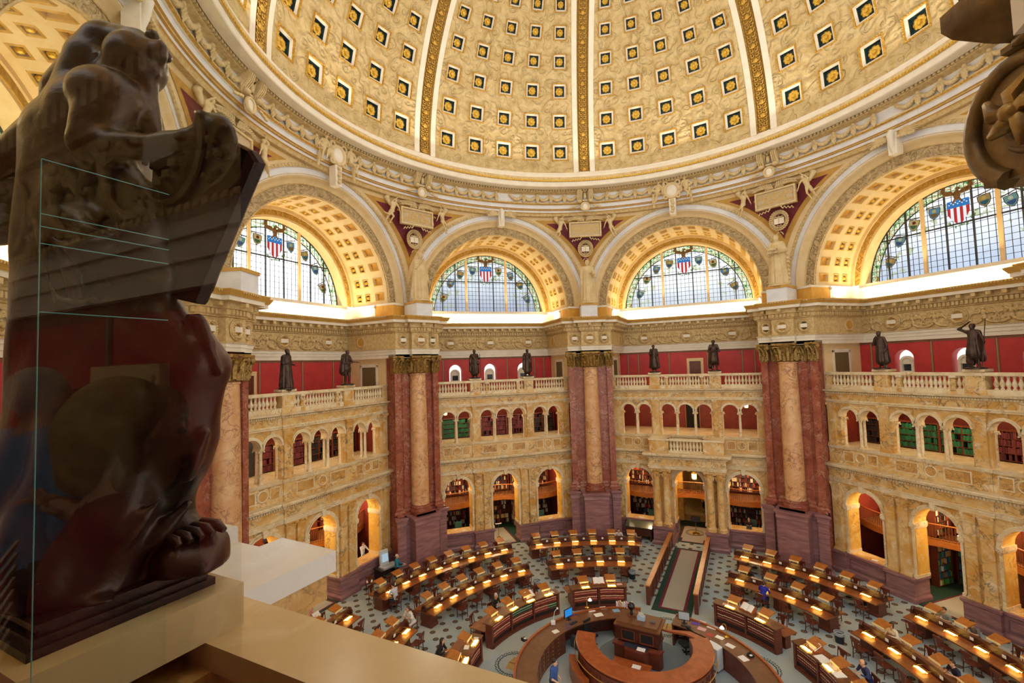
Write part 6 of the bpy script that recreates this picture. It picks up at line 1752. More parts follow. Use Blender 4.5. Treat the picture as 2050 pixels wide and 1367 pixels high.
# waste bins
def bin_(x, y, label):
    o = empty('waste_bin', (x,y,0), 0, label=label, cat='bin'); g = G(); g.lathe([(0,0),(.17,0),(.21,.44),(.19,.44),(.16,.05)], 14); obj('bucket', g, plain('bin_navy','1E2430',.4) if 'bin_navy' not in bpy.data.materials else bpy.data.materials['bin_navy'], o, smooth=40)
    g = G(); g.lathe([(.19,.3),(.215,.36),(.225,.46),(.2,.47),(.17,.34)], 14); obj('liner', g, plain('bin_liner','A8B0B8',.3) if 'bin_liner' not in bpy.data.materials else bpy.data.materials['bin_liner'], o, smooth=60)
def F(px, py, dz=0): return None
bin_(1.42,10.45,'black waste bin with clear liner near the ramp, right of the middle rows'); bin_(12.9,7.5,'black waste bin at the end of the outer right row'); bin_(9.65,4.05,'black waste bin at the end of the second right row'); bin_(-5.95,11.2,'black waste bin at the right end of the outer left row'); bin_(-4.35,9.2,'black waste bin at the right end of the second left row'); bin_(-7.0,2.3,'black waste bin behind the left shelf desk')
# display case beside the entrance
o = empty('display_case', W(67.5, -3.6, 16.9, 0), r675, label='dark wooden display case with a sloping green glass top left of the entrance', cat='cabinet')
g = G(); g.box(-.95,.95,-.4,.4,.35,.95); obj('body', g, M['wood_dark'], o)
g = G(); g.add([(-.98,-.44,.95),(.98,-.44,.95),(.98,.42,1.2),(-.98,.42,1.2)], [(0,1,2,3)]); g.add([(-.98,-.44,.9),(.98,-.44,.9),(.98,.42,.9),(-.98,.42,.9),(-.98,-.44,.95),(.98,-.44,.95),(.98,.42,1.2),(-.98,.42,1.2)], [(0,1,5,4),(1,2,6,5),(2,3,7,6),(3,0,4,7)]); obj('glass_top', g, plain('case_green','3A4638',.12), o)
for x, y in ((-.88,-.33),(.88,-.33),(.88,.33),(-.88,.33)): g = G(); g.box(x-.05,x+.05,y-.05,y+.05,0,.35); obj('leg', g, M['wood_dark'], o)
# sign on a brass stand in the entrance
o = empty('sign_stand', W(67.5, .12, 19.3, .03), r675, label='dark notice board on a brass stand in the entrance', cat='sign')
g = G(); g.lathe([(.26,.02),(.24,.06),(.03,.08),(.02,1.0)], 14); obj('stand', g, M['brass'], o); g = G(); g.box(-.32,.32,-.05,-.01,.9,1.3); obj('board', g, M['black'], o); g = G(); g.box(-.28,.28,-.055,-.05,.94,1.26); obj('notice', g, plain('notice_grey','34343A',.4), o)
# card reading machine at the far left wall
o = empty('scanner_station', (-13.75,10.35,0), rad(157.5-90)-.25, label='grey book scanner with tall screen beside the left pier', cat='scanner')
g = G(); g.box(-.75,.75,-.45,.45,.72,.8); g.box(-.7,-.6,-.4,.4,0,.72); g.box(.6,.7,-.4,.4,0,.72); obj('table', g, M['black'], o)
g = G(); g.box(-.55,.5,-.4,.2,.8,.9); obj('scan_bed', g, plain('scanner_grey','A8ACB0',.5), o)
g = G(); g.add([(-.45,.1,.9),(.15,.1,.9),(.2,.3,1.75),(-.4,.3,1.75),(-.45,.25,.9),(.15,.25,.9),(.2,.4,1.75),(-.4,.4,1.75)], [(0,1,2,3),(7,6,5,4),(0,3,7,4),(1,5,6,2),(3,2,6,7)]); obj('upright', g, plain('scanner_pale','BFC4C6',.5), o)
g = G(); g.add([(-.35,.1,1.1),(.08,.1,1.1),(.11,.21,1.55),(-.32,.21,1.55)], [(0,1,2,3)]); g.xf(T(0,-.03,0)); obj('screen', g, glow('scanner_screen','B8D4E0',.7), o)
chair(-14.4, 8.9, .4, 'wooden chair with a newspaper beside the scanner', 'loose chairs'); sheet(-14.4, 8.95, .475, .5, .4, .3, 'folded newspaper on the chair beside the scanner', 'paper', .02, 'newspaper', 'newspaper')
# small things along the window counters
for bay, x, lab in (('left',-3.2,'left'),('left',3.6,'right'),('center',-3.6,'left'),('right',-3.3,'left')):
    sheet(*W(BAYS[bay], x, 17.75, 1.29), rz(BAYS[bay])+.2, .3, .2, 'white card on the %s counter sill of %s' % (lab, BAYDESC[bay]), 'paper', .03, 'card', 'card')
def alc_chair(bay, x, y, lab):
    o = empty('armchair', W(BAYS[bay], x, y, .014), rz(BAYS[bay])+.2, label=lab, cat='chair'); gc = plain('green_leather','1F5048',.5) if 'green_leather' not in bpy.data.materials else bpy.data.materials['green_leather']
    g = G(); g.cbox((0,0,.9),(.6,.55,.14)); obj('seat', g, gc, o); g = G(); g.cbox((0,-.28,1.3),(.56,.12,.75)); obj('backrest', g, gc, o)
    for a, b in ((-.24,-.2),(.24,-.2),(.24,.2),(-.24,.2)): g = G(); g.tube([(a,b,0),(a,b,.84)], .025, 5); obj('leg', g, M['wood_dark'], o)
for bay, x, y, lab in (('left',-3.5,18.9,'green leather chair behind the left window counter'),('left',3.1,18.9,'green leather chair behind the right window counter of the left bay'),('center',-3.0,18.9,'dark green chair behind the left counter of the entrance bay'),('center',3.9,19.1,'dark green chair behind the right counter of the entrance bay'),('right',-2.9,18.9,'green chair behind the first counter of the right bay')): alc_chair(bay, x, y, lab)
for bay in ('left',):
    o = empty('reading_stand', W(BAYS[bay], -.25, 18.9, .022), rz(BAYS[bay]), label='slim brass stand with a small white plate in the doorway of the left bay', cat='stand')
    g = G(); g.lathe([(.16,0),(.14,.04),(.02,.06),(.02,1.0)], 12); obj('pole', g, M['brass'], o); g = G(); g.box(-.24,.24,-.05,.05,1.0,1.04); obj('plate', g, M['paper'], o)
# ================================================================ PEOPLE IN THE READING ROOM
def seat(r, a, near=True): return P3(r-.88 if near else r+.9, a, 0), rad(a+90) if near else rad(a-90)
def sitp(r, a, near, label, **k):
    l, z = seat(r, a, near); return person(l, z, label, 'sit', **k)
sitp(14.58, 151.0, True, 'person in a pale blue shirt reading at the left end of the outer row', top='C3CBDA', leg='3A4048', hair='dark')
chair(*P3(13.66,151.4)[:2], rad(151-90), 'wooden chair under the reader in the pale blue shirt', 'loose chairs')
l = P3(11.45, 156.3, 0)
person(l, rad(156.3+178), 'young person in white T-shirt bent over a book at second left row', 'sit', top='E4E2E0', leg='D9D2CE', hair='brown', style='bob', legtag=0, lean=.26, shoes='9AA0B8')
chair(l[0]-.05, l[1]-.05, rad(156.3-4), 'wooden chair under the young reader in white', 'loose chairs')
sitp(7.08+.8, 138.5, False, 'elderly person in a dark suit at the left shelf desk', top='2A221C', leg='241E1A', hair='grey', sleeve=1)
sitp(7.08+.75, 169.0, False, 'person in black with a black headscarf at the shelf desk beside the marble rail', top='14141A', leg='1A1A20', hair='dark', style='long', sleeve=1)
sitp(14.5, 102.4, False, 'person in dark blue with brown hair behind the middle outer row', top='2A2448', leg='23232B', hair='brown', style='bob', sleeve=1)
sitp(14.5, 84.9, False, 'person in a white shirt behind the middle outer row', top='C9C7CC', leg='3A3A40', hair='dark')
sitp(14.5, 81.2, False, 'person with hand at face at the right end of the middle outer row', top='B89A86', leg='3A3A40', hair='brown', style='bob')
sitp(11.1, 42.6, True, 'person in a royal blue top seen from behind in the second right row', top='2428A0', leg='22223A', hair='brown', style='bob', sleeve=1)
chair(*P3(10.15,42.6)[:2], rad(42.6-90), 'wooden chair under the reader in royal blue', 'loose chairs')
sitp(11.1, 49.2, False, 'person with long brown hair at the left end of the second right row', top='2A2022', leg='2A2A30', hair='red', style='long')
sitp(11.12, 15.4, False, 'person in a cream sweater facing the room in the second row at the right edge', top='E3DCC2', leg='4A4440', hair='dark', style='bob', female=True, sleeve=1)
sitp(14.6, 17.0, False, 'person in a grey green shirt first of two at the right edge outer row', top='8A938C', leg='4A5058', hair='brown')
sitp(14.6, 12.8, False, 'person in a grey T-shirt second of two at the right edge outer row', top='6F6C74', leg='3A3A44', hair='dark')
sitp(11.12, 2.6, False, 'person in a navy T-shirt writing in the second row at the right edge', top='1B2038', leg='2A2C38', hair='dark')
sitp(7.08+.75, 3.4, False, 'bald elderly person in a blue jacket and red tie at the right edge shelf desk', top='2C3260', leg='23263A', hair='grey', bald=True, sleeve=1)
g = G(); g.prism([(-.03,-.1),(.03,-.1),(.025,-.07),(-.025,-.07)], .85, 1.1)
person((-13.0,9.75,0), rad(157.5-90)+.5, 'grey haired person in a teal jacket standing at the book scanner', 'stand', top='1E7E9A', leg='20222C', hair='grey', sleeve=1, female=True, arms=[((.26,-.1,1.12),(.2,-.4,1.1)), ((-.26,-.1,1.12),(-.14,-.42,1.14))])
person(W(157.5, 4.35, 18.85, .2), rz(157.5), 'dark haired person in a white shirt leaning over the counter behind the scanner', 'stand', top='D6D6DC', leg='1E1E24', hair='dark', sleeve=1, arms=[((.3,-.24,1.2),(.36,-.5,1.12)), ((-.28,-.24,1.2),(-.6,-.5,1.1))], lean=.3)
person((-3.5,-.3,0), rad(60), 'library worker in a blue shirt walking beside the left catalog desk', 'walk', top='33508C', leg='23283A', hair='dark', sleeve=0, fat=1.22)
person((-15.6,4.0,0), rad(80), 'person in jeans carrying papers at the far left', 'walk', top='C98A86', leg='2E3E66', hair='brown', arms=[((.26,0,1.16),(.1,-.26,1.06)), ((-.26,0,1.16),(-.1,-.28,1.06))])
g = G(); sheet(-15.25,4.1,1.04,.3,.4,.3,'magazine held by the person in jeans','paper',.02,'magazine','magazine').rotation_euler = (.7,0,1.2)
person(W(67.5, .35, 24.6, .014), rz(67.5)+.25, 'person in a yellow blouse and black skirt in the entrance corridor', 'walk', top='D8B85A', leg='1A1718', hair='brown', style='bob', female=True, legtag=0, skirt=((0,0,-.35),.2))
person(W(67.5, .72, 23.3, .014), rz(67.5)+2.9, 'person in a black suit walking out through the entrance corridor', 'walk', top='1A1718', leg='1A1718', hair='dark', sleeve=1)
person(W(67.5, .86, 20.4, .02), rz(67.5)+1.4, 'person in a dark blue uniform standing at the right of the entrance', 'stand', top='1E2A58', leg='1B1E30', hair='dark', sleeve=1)
person(W(67.5, 3.75, 18.95, .45), rz(67.5), 'long haired person with a laptop behind the right window counter of the entrance bay', 'sit', top='2A2428', leg='222228', hair='dark', style='long', sleeve=1)
for bay, x in (('center', 3.75),):
    o = empty('laptop', W(BAYS[bay], x, 18.05, 1.29), rz(BAYS[bay])+pi, label='open laptop on the right window counter of the entrance bay', cat='laptop')
    g = G(); g.box(-.17,.17,-.12,.12,0,.02); obj('base', g, M['black'], o); g = G(); g.box(-.17,.17,.12,.135,.02,.24); obj('screen', g, plain('laptop_lid','3A4048',.4), o)
# ================================================================ THE VIEWING GALLERY: BRONZE STATUE, RAIL, GLASS, CAPITAL
MOSES = [(1,'c',(0.059, -0.003, 1.685),(0.038, 0.031, 1.028),0.23,0.259),
 (1,'c',(0.16, -0.057, 1.765),(0.165, -0.058, 1.395),0.182,0.201),
 (1,'c',(0.038, 0.031, 1.028),(0.039, -0.011, -0.111),0.259,0.267),
 (1,'c',(0.224, -0.034, 0.928),(0.149, -0.163, -0.087),0.169,0.202),
 (1,'c',(-0.167, 0.085, 0.952),(-0.148, -0.014, -0.063),0.157,0.129),
 (1,'c',(0.311, -0.008, 0.799),(0.23, -0.112, -0.093),0.182,0.178),
 (1,'c',(0.186, -0.014, 0.931),(0.543, -0.004, 0.717),0.16,0.133),
 (1,'c',(0.548, -0.004, 0.727),(0.489, 0.03, 0.448),0.133,0.119),
 (1,'c',(0.489, 0.03, 0.448),(0.349, 0.076, 0.142),0.112,0.11),
 (1,'c',(0.366, 0.007, 0.519),(0.287, 0.029, 0.073),0.16,0.128),
 (1,'c',(0.425, -0.034, 0.921),(0.569, -0.027, 0.79),0.106,0.089),
 (1,'c',(0.353, 0.086, 0.139),(0.427, 0.091, 0.049),0.079,0.062),
 (1,'c',(0.427, 0.09, 0.053),(0.535, 0.112, 0.025),0.044,0.029),
 (1,'e',(0.43, 0.088, -0.09),(0.186,0.16,0.105)),
 (1,'e',(0.344, 0.041, -0.164),(0.15,0.18,0.096)),
 (1,'e',(0.499, 0.116, -0.049),(0.085,0.12,0.058)),
 (1,'c',(-0.163, 0.089, 1.853),(-0.618, 0.15, 1.634),0.143,0.136),
 (1,'c',(-0.548, 0.151, 1.609),(-0.67, 0.157, 1.495),0.136,0.141),
 (1,'c',(-0.215, 0.098, 1.67),(-0.34, 0.114, 1.353),0.126,0.103),
 (1,'c',(-0.287, 0.085, 1.343),(-0.321, 0.095, 1.14),0.091,0.073),
 (1,'c',(-0.207, 0.059, 1.447),(-0.188, 0.082, 0.998),0.135,0.123),
 (1,'e',(0.331, -0.178, 1.774),(0.121,0.13,0.117)),
 (1,'c',(0.355, -0.197, 1.756),(0.359, -0.247, 1.56),0.103,0.077),
 (1,'c',(0.359, -0.247, 1.556),(0.547, -0.245, 1.531),0.062,0.046,0.03),
 (1,'c',(0.547, -0.245, 1.531),(0.747, -0.226, 1.547),0.046,0.033),
 (1,'c',(0.747, -0.226, 1.549),(0.834, -0.208, 1.579),0.039,0.059,0.02),
 (1,'c',(0.797, -0.238, 1.574),(0.812, -0.25, 1.618),0.025,0.023,0.012),
 (1,'c',(0.813, -0.219, 1.61),(0.835, -0.21, 1.618),0.025,0.024,0.012),
 (1,'c',(0.835, -0.21, 1.618),(0.805, -0.178, 1.586),0.023,0.02,0.012),
 (1,'c',(0.805, -0.178, 1.586),(0.759, -0.168, 1.58),0.02,0.018,0.012),
 (1,'c',(0.844, -0.218, 1.589),(0.866, -0.209, 1.597),0.025,0.024,0.012),
 (1,'c',(0.866, -0.209, 1.597),(0.836, -0.177, 1.565),0.023,0.02,0.012),
 (1,'c',(0.836, -0.177, 1.565),(0.79, -0.167, 1.559),0.02,0.018,0.012),
 (1,'c',(0.865, -0.217, 1.561),(0.887, -0.207, 1.569),0.025,0.024,0.012),
 (1,'c',(0.887, -0.207, 1.569),(0.857, -0.176, 1.536),0.023,0.02,0.012),
 (1,'c',(0.857, -0.176, 1.536),(0.811, -0.165, 1.53),0.02,0.018,0.012),
 (1,'c',(0.873, -0.215, 1.532),(0.896, -0.206, 1.539),0.025,0.024,0.012),
 (1,'c',(0.896, -0.206, 1.539),(0.866, -0.174, 1.506),0.023,0.02,0.012),
 (1,'c',(0.866, -0.174, 1.506),(0.82, -0.164, 1.499),0.02,0.018,0.012),
 (1,'e',(0.364, -0.088, 1.977),(0.102,0.115,0.119)),
 (1,'c',(0.429, -0.09, 2.021),(0.476, -0.091, 2.028),0.038,0.028),
 (1,'e',(0.475, -0.089, 1.994),(0.023,0.03,0.025)),
 (1,'c',(0.435, -0.087, 1.958),(0.449, -0.085, 1.927),0.019,0.019,0.012),
 (1,'c',(0.408, -0.084, 1.906),(0.419, -0.082, 1.861),0.034,0.025),
 (1,'c',(0.385, -0.082, 1.853),(0.453, -0.092, 1.668),0.055,0.034),
 (1,'c',(0.36, -0.081, 1.844),(0.416, -0.104, 1.706),0.051,0.038),
 (1,'c',(0.298, -0.084, 1.898),(0.23, -0.078, 1.774),0.102,0.127),
 (1,'c',(0.224, -0.074, 2.101),(0.271, -0.075, 2.112),0.064,0.043),
 (1,'c',(0.202, -0.073, 2.084),(-0.021, -0.015, 1.928),0.09,0.11),
 (1,'c',(0.167, -0.069, 2.0),(0.096, -0.057, 1.767),0.118,0.15),
 (1,'c',(-0.021, -0.015, 1.928),(-0.177, 0.023, 1.773),0.099,0.089),
 (1,'c',(-0.0, -0.081, 1.845),(-0.003, -0.094, 1.515),0.064,0.054),
 (1,'c',(0.296, -0.084, 2.085),(0.359, -0.083, 2.072),0.055,0.051),
 (1,'c',(-0.005, -0.155, 1.719),(0.024, -0.184, 1.499),0.018,0.018,0.01),
 (1,'c',(0.024, -0.184, 1.499),(0.079, -0.216, 1.345),0.018,0.018,0.01),
 (1,'c',(0.079, -0.216, 1.345),(0.162, -0.239, 1.217),0.018,0.017,0.01),
 (1,'c',(0.162, -0.239, 1.217),(0.265, -0.247, 1.164),0.017,0.017,0.01),
 (1,'c',(0.265, -0.247, 1.164),(0.363, -0.227, 1.179),0.017,0.017,0.01),
 (1,'c',(0.363, -0.227, 1.179),(0.449, -0.191, 1.241),0.017,0.018,0.01),
 (1,'c',(0.449, -0.191, 1.241),(0.457, -0.154, 1.312),0.018,0.018,0.01),
 (1,'c',(0.076, -0.198, 1.391),(0.118, -0.231, 1.241),0.016,0.015,0.01),
 (1,'c',(0.118, -0.231, 1.241),(0.157, -0.242, 1.063),0.015,0.015,0.01),
 (1,'c',(0.157, -0.242, 1.063),(0.202, -0.237, 0.976),0.015,0.015,0.01),
 (1,'c',(0.202, -0.237, 0.976),(0.259, -0.216, 0.963),0.015,0.015,0.01),
 (1,'c',(0.259, -0.216, 0.963),(0.302, -0.188, 0.989),0.015,0.016,0.01),
 (1,'c',(0.129, -0.198, 1.389),(0.232, -0.233, 1.295),0.016,0.015,0.01),
 (1,'c',(0.232, -0.233, 1.295),(0.326, -0.23, 1.234),0.015,0.015,0.01),
 (1,'c',(0.326, -0.23, 1.234),(0.386, -0.21, 1.228),0.015,0.016,0.01),
 (1,'c',(0.171, -0.208, 1.186),(0.216, -0.213, 1.095),0.027,0.027,0.01),
 (1,'c',(0.216, -0.213, 1.095),(0.246, -0.198, 0.989),0.027,0.027,0.01),
 (1,'c',(0.078, -0.174, 1.318),(0.234, -0.193, 1.287),0.056,0.055,0.06),
 (1,'c',(0.234, -0.193, 1.287),(0.331, -0.166, 1.151),0.055,0.056,0.06),
 (1,'c',(0.331, -0.166, 1.151),(0.377, -0.122, 1.077),0.056,0.057,0.06),
 (1,'c',(0.327, -0.166, 1.537),(0.408, -0.139, 1.401),0.072,0.073,0.06),
 (1,'c',(0.408, -0.139, 1.401),(0.449, -0.112, 1.263),0.073,0.074,0.06),
 (1,'c',(0.449, -0.112, 1.263),(0.46, -0.082, 1.082),0.074,0.075,0.06),
 (1,'c',(0.593, -0.064, 0.913),(0.579, -0.073, 0.705),0.025,0.025,0.014),
 (1,'c',(0.579, -0.073, 0.705),(0.528, -0.073, 0.502),0.025,0.025,0.014),
 (1,'c',(0.528, -0.073, 0.502),(0.43, -0.105, 0.349),0.025,0.024,0.014),
 (1,'c',(0.43, -0.105, 0.349),(0.331, -0.177, 0.195),0.024,0.023,0.014),
 (1,'c',(0.331, -0.177, 0.195),(0.209, -0.23, 0.05),0.023,0.022,0.014),
 (1,'c',(0.209, -0.23, 0.05),(0.097, -0.263, -0.076),0.022,0.022,0.014),
 (1,'c',(0.611, -0.01, 0.45),(0.542, -0.032, 0.29),0.023,0.023,0.014),
 (1,'c',(0.542, -0.032, 0.29),(0.458, -0.115, 0.153),0.023,0.022,0.014),
 (1,'c',(0.458, -0.115, 0.153),(0.361, -0.188, 0.01),0.022,0.021,0.014),
 (1,'c',(0.361, -0.188, 0.01),(0.296, -0.241, -0.12),0.021,0.02,0.014),
 (1,'c',(0.504, 0.025, 0.152),(0.431, -0.05, 0.054),0.026,0.025,0.014),
 (1,'c',(0.431, -0.05, 0.054),(0.373, -0.106, -0.023),0.025,0.024,0.014),
 (1,'c',(0.373, -0.106, -0.023),(0.379, -0.161, -0.114),0.024,0.023,0.014),
 (1,'c',(0.379, -0.161, -0.114),(0.333, -0.219, -0.168),0.023,0.022,0.014),
 (1,'c',(0.416, -0.064, 0.919),(0.414, -0.073, 0.711),0.027,0.027,0.02),
 (1,'c',(0.414, -0.073, 0.711),(0.357, -0.091, 0.469),0.027,0.026,0.02),
 (1,'c',(0.357, -0.091, 0.469),(0.238, -0.16, 0.251),0.026,0.025,0.02),
 (1,'c',(0.238, -0.16, 0.251),(0.097, -0.191, 0.076),0.025,0.025,0.02),
 (1,'c',(-0.166, -0.015, 0.942),(-0.157, -0.048, 0.604),0.036,0.035,0.02),
 (1,'c',(-0.157, -0.048, 0.604),(-0.147, -0.081, 0.282),0.035,0.035,0.02),
 (1,'c',(-0.147, -0.081, 0.282),(-0.134, -0.115, -0.042),0.035,0.034,0.02),
 (1,'c',(0.079, -0.083, 0.907),(0.115, -0.138, 0.602),0.029,0.028,0.02),
 (1,'c',(0.115, -0.138, 0.602),(0.085, -0.163, 0.314),0.028,0.027,0.02),
 (1,'c',(0.085, -0.163, 0.314),(0.03, -0.2, 0.063),0.027,0.026,0.02),
 (1,'c',(0.027, -0.212, -0.107),(0.408, -0.219, -0.152),0.056,0.063),
 (1,'c',(-0.135, -0.113, -0.081),(0.016, -0.202, -0.102),0.067,0.056),
 (1,'c',(0.171, -0.094, 0.924),(0.246, -0.142, 0.677),0.025,0.024,0.02),
 (1,'c',(0.246, -0.142, 0.677),(0.244, -0.17, 0.445),0.024,0.023,0.02),
 (1,'c',(0.244, -0.17, 0.445),(0.186, -0.208, 0.209),0.023,0.023,0.02),
 (1,'c',(0.288, -0.086, 0.962),(0.356, -0.106, 0.753),0.025,0.024,0.02),
 (1,'c',(0.356, -0.106, 0.753),(0.397, -0.117, 0.591),0.024,0.024,0.02),
 (1,'c',(0.533, -0.082, 0.872),(0.471, -0.081, 0.668),0.019,0.018,0.014),
 (1,'c',(0.471, -0.081, 0.668),(0.376, -0.089, 0.428),0.018,0.018,0.014),
 (1,'c',(0.646, -0.025, 0.745),(0.601, -0.026, 0.578),0.019,0.019,0.014),
 (1,'c',(0.601, -0.026, 0.578),(0.52, -0.016, 0.37),0.019,0.019,0.014),
 (1,'c',(0.618, -0.054, 0.913),(0.667, -0.048, 0.807),0.019,0.019,0.014),
 (1,'c',(0.667, -0.048, 0.807),(0.683, -0.022, 0.691),0.019,0.019,0.014),
 (1,'c',(0.369, -0.076, 0.185),(0.301, -0.14, 0.05),0.018,0.018,0.014),
 (1,'c',(0.301, -0.14, 0.05),(0.224, -0.224, -0.062),0.018,0.017,0.014),
 (1,'c',(0.429, -0.02, 0.249),(0.391, -0.052, 0.096),0.019,0.018,0.014),
 (1,'c',(0.391, -0.052, 0.096),(0.348, -0.088, 0.01),0.018,0.018,0.014),
 (1,'c',(0.13, -0.15, 1.613),(0.121, -0.181, 1.436),0.02,0.02,0.014),
 (1,'c',(0.121, -0.181, 1.436),(0.185, -0.204, 1.305),0.02,0.02,0.014),
 (1,'c',(0.183, -0.154, 1.693),(0.175, -0.175, 1.518),0.018,0.018,0.014),
 (1,'c',(0.175, -0.175, 1.518),(0.256, -0.197, 1.365),0.018,0.018,0.014),
 (1,'c',(0.256, -0.197, 1.365),(0.333, -0.194, 1.304),0.018,0.018,0.014),
 (1,'c',(0.026, -0.13, 1.816),(-0.031, -0.121, 1.653),0.021,0.021,0.014),
 (1,'c',(-0.031, -0.121, 1.653),(-0.079, -0.09, 1.435),0.021,0.021,0.014),
 (1,'c',(-0.079, -0.09, 1.435),(-0.099, -0.053, 1.105),0.021,0.021,0.014),
 (1,'c',(0.071, -0.114, 1.888),(0.045, -0.127, 1.753),0.021,0.021,0.014),
 (1,'c',(0.045, -0.127, 1.753),(0.043, -0.147, 1.555),0.021,0.02,0.014),
 (1,'c',(0.198, -0.14, 2.017),(0.122, -0.134, 1.906),0.019,0.019,0.014),
 (1,'c',(0.122, -0.134, 1.906),(0.067, -0.129, 1.804),0.019,0.019,0.014),
 (1,'c',(0.257, -0.149, 1.988),(0.212, -0.143, 1.876),0.016,0.016,0.014),
 (1,'c',(0.212, -0.143, 1.876),(0.185, -0.157, 1.753),0.016,0.016,0.014),
 (1,'c',(0.395, -0.146, 1.154),(0.318, -0.174, 1.11),0.018,0.018,0.014),
 (1,'c',(0.318, -0.174, 1.11),(0.238, -0.195, 1.128),0.018,0.018,0.014),
 (1,'c',(0.395, -0.118, 0.996),(0.307, -0.134, 0.915),0.024,0.024,0.02),
 (1,'c',(0.307, -0.134, 0.915),(0.236, -0.133, 0.898),0.024,0.024,0.02)]
TAB = [(0.468, -0.117, 1.571), (0.659, -0.119, 1.61), (0.848, -0.118, 1.579), (0.885, -0.097, 1.558), (0.899, -0.075, 1.52), (0.596, -0.037, 0.973), (0.402, -0.079, 1.026)]
TAB2 = [(0.534, -0.05, 1.621), (0.57, -0.053, 1.684), (0.605, -0.055, 1.721), (0.652, -0.054, 1.707), (0.818, 0.011, 1.599), (0.558, 0.04, 1.035), (0.415, -0.021, 1.052)]
NB = 247.5; NR = rz(NB)
bro = NT('dark_bronze'); _v = bro.co(False)
_c = bro.mix(bro.ramp(bro.noise(_v, 3.2, 5), [(.36, (0,0,0)), (.64, (1,1,1))]), hx('2A1D17'), hx('43302A'))
BRONZE = bro.out(_c, .34, .62, bro.noise(_v, 16, 5, .6), .32, .012)
def moses_fold(X, Y, Z):
    m = np.clip((1.35 - Z)/1.2, 0, 1)
    return -.014*m*np.sin(17*X + 9*Z + 6*Y + 1.6*np.sin(3.1*Z)) - .006*np.sin(31*X - 13*Z + 21*Y)*np.clip((1.9-Z)/.6, 0, 1)
V, F, t_ = sdf([(0,) + p[1:] for p in MOSES], .0105, .024, moses_fold, -.118)
ms = empty('bronze_statue', (-5.329, -17.254, 12.5), rad(-4.135), label='huge dark bronze robed figure leaning over two stone tablets beside the marble rail', cat='statue')
# facial hair, locks over the brow, eye
ex = G()
for i in range(9):
    a = i/8
    ex.tube([(.34+.02*a-.02*(i % 2), -.05+.02*(i % 3), 1.84-.03*a), (.37+.05*a, -.05+.015*(i % 3), 1.7-.05*a), (.4+.07*a-.03*(i % 2), -.06, 1.58-.02*(i % 3))], [.03,.026,.01], 6, 0)
for i in range(7): ex.ball((.385+.018*(i % 4), -.07+.03*(i % 3), 2.03+.022*(i//2)), .028, 7, 0)
link('figure', sdf_obj(V, F, np.zeros(len(F), int), [BRONZE], 'robed_figure', ex), ms)
def slab(pts, d, rnd=.012):
    g = G(); n = len(pts); c = sum((Vector(p) for p in pts), Vector())/n
    lv = [[Vector(p)+(c-Vector(p)).normalized()*rnd for p in pts], [Vector(p)+Vector((0,rnd,0)) for p in pts], [Vector(p)+Vector(d)-Vector((0,rnd,0)) for p in pts], [Vector(p)+Vector(d)+(c-Vector(p)).normalized()*rnd for p in pts]]
    for l in lv: g.v += [tuple(p) for p in l]
    g.f.append(tuple(range(n))); g.f.append(tuple(reversed(range(3*n, 4*n))))
    for k in range(3): g.f += [(k*n+(i+1) % n, k*n+i, (k+1)*n+i, (k+1)*n+(i+1) % n) for i in range(n)]
    g.m = [0]*len(g.f); return g
obj('tablet', slab(TAB, (.01,.05,0)), BRONZE, ms, label='front stone tablet'); obj('tablet', slab(TAB2, (.01,.05,0)), BRONZE, ms, label='rear stone tablet')
g = G()
for i in range(5): g.tube([(.50-.006*i, .105-.034*i, .05-.004*i), (.565-.012*i, .105-.036*i, .046-.004*i), (.61-.02*i, .1-.036*i, .025-.003*i)], [.027-.002*i, .025-.002*i, .013], 8)
obj('toes', g, BRONZE, ms, smooth=60)
# plinth of the statue, marble block, rail and its pedestal, in the gallery's bay frame
def nobj(name, g, m, parent=None, **k): return obj(name, g, m, parent, **k)
pl = empty('statue_base', (0,0,0), NR, label='stepped dark bronze base under the large robed statue', cat='base')
g = G(); g.sweep([(-2.17,18.3),(-2.17,17.68),(-1.0,17.68),(-1.0,18.3)][::-1] + [(-1.0,18.3)], [(0,12.38),(0,12.42),(-.02,12.43),(-.02,12.46),(-.05,12.47),(-.05,12.5),(-.3,12.5)][::1]) if False else None
for k, (e, z0, z1) in enumerate(((0,12.29,12.32),(.02,12.32,12.345),(.045,12.345,12.365),(.03,12.365,12.385))): g.box(-2.16+e, -1.02-e, 17.69+e, 18.28-e, z0, z1)
obj('steps', g, BRONZE, pl)
blk = empty('marble_block', (0,0,0), NR, label='pale yellow marble block carrying the large bronze statue', cat='block')
g = G(); g.box(-2.26,-.92,17.63,18.33,12.12,12.29); obj('block', g, M['near_marble'], blk)
nb = empty('balustrade', (0,0,0), NR, label='marble parapet rail of the viewing gallery in front of the camera', cat='balustrade')
g = G(); g.box(-5.3,-1.9,17.48,17.79,12.02,12.12); obj('rail', g, M['near_marble'], nb)
g = G(); g.box(-5.3,-1.9,17.5,17.76,11.86,12.02); g.box(-5.3,-1.9,17.53,17.73,11.1,11.86); obj('under_rail', g, M['near_marble_b'], nb)
CAPP = [(-2.0,18.38),(-.3,18.38),(-.3,16.84),(-1.0,16.84),(-1.0,17.03),(-1.5,17.03),(-1.5,16.87),(-2.0,16.89)]
g = G(); g.prism(CAPP[::-1] if False else CAPP, 12.0, 12.119); obj('pedestal_cap', g, M['near_sheen'], nb)
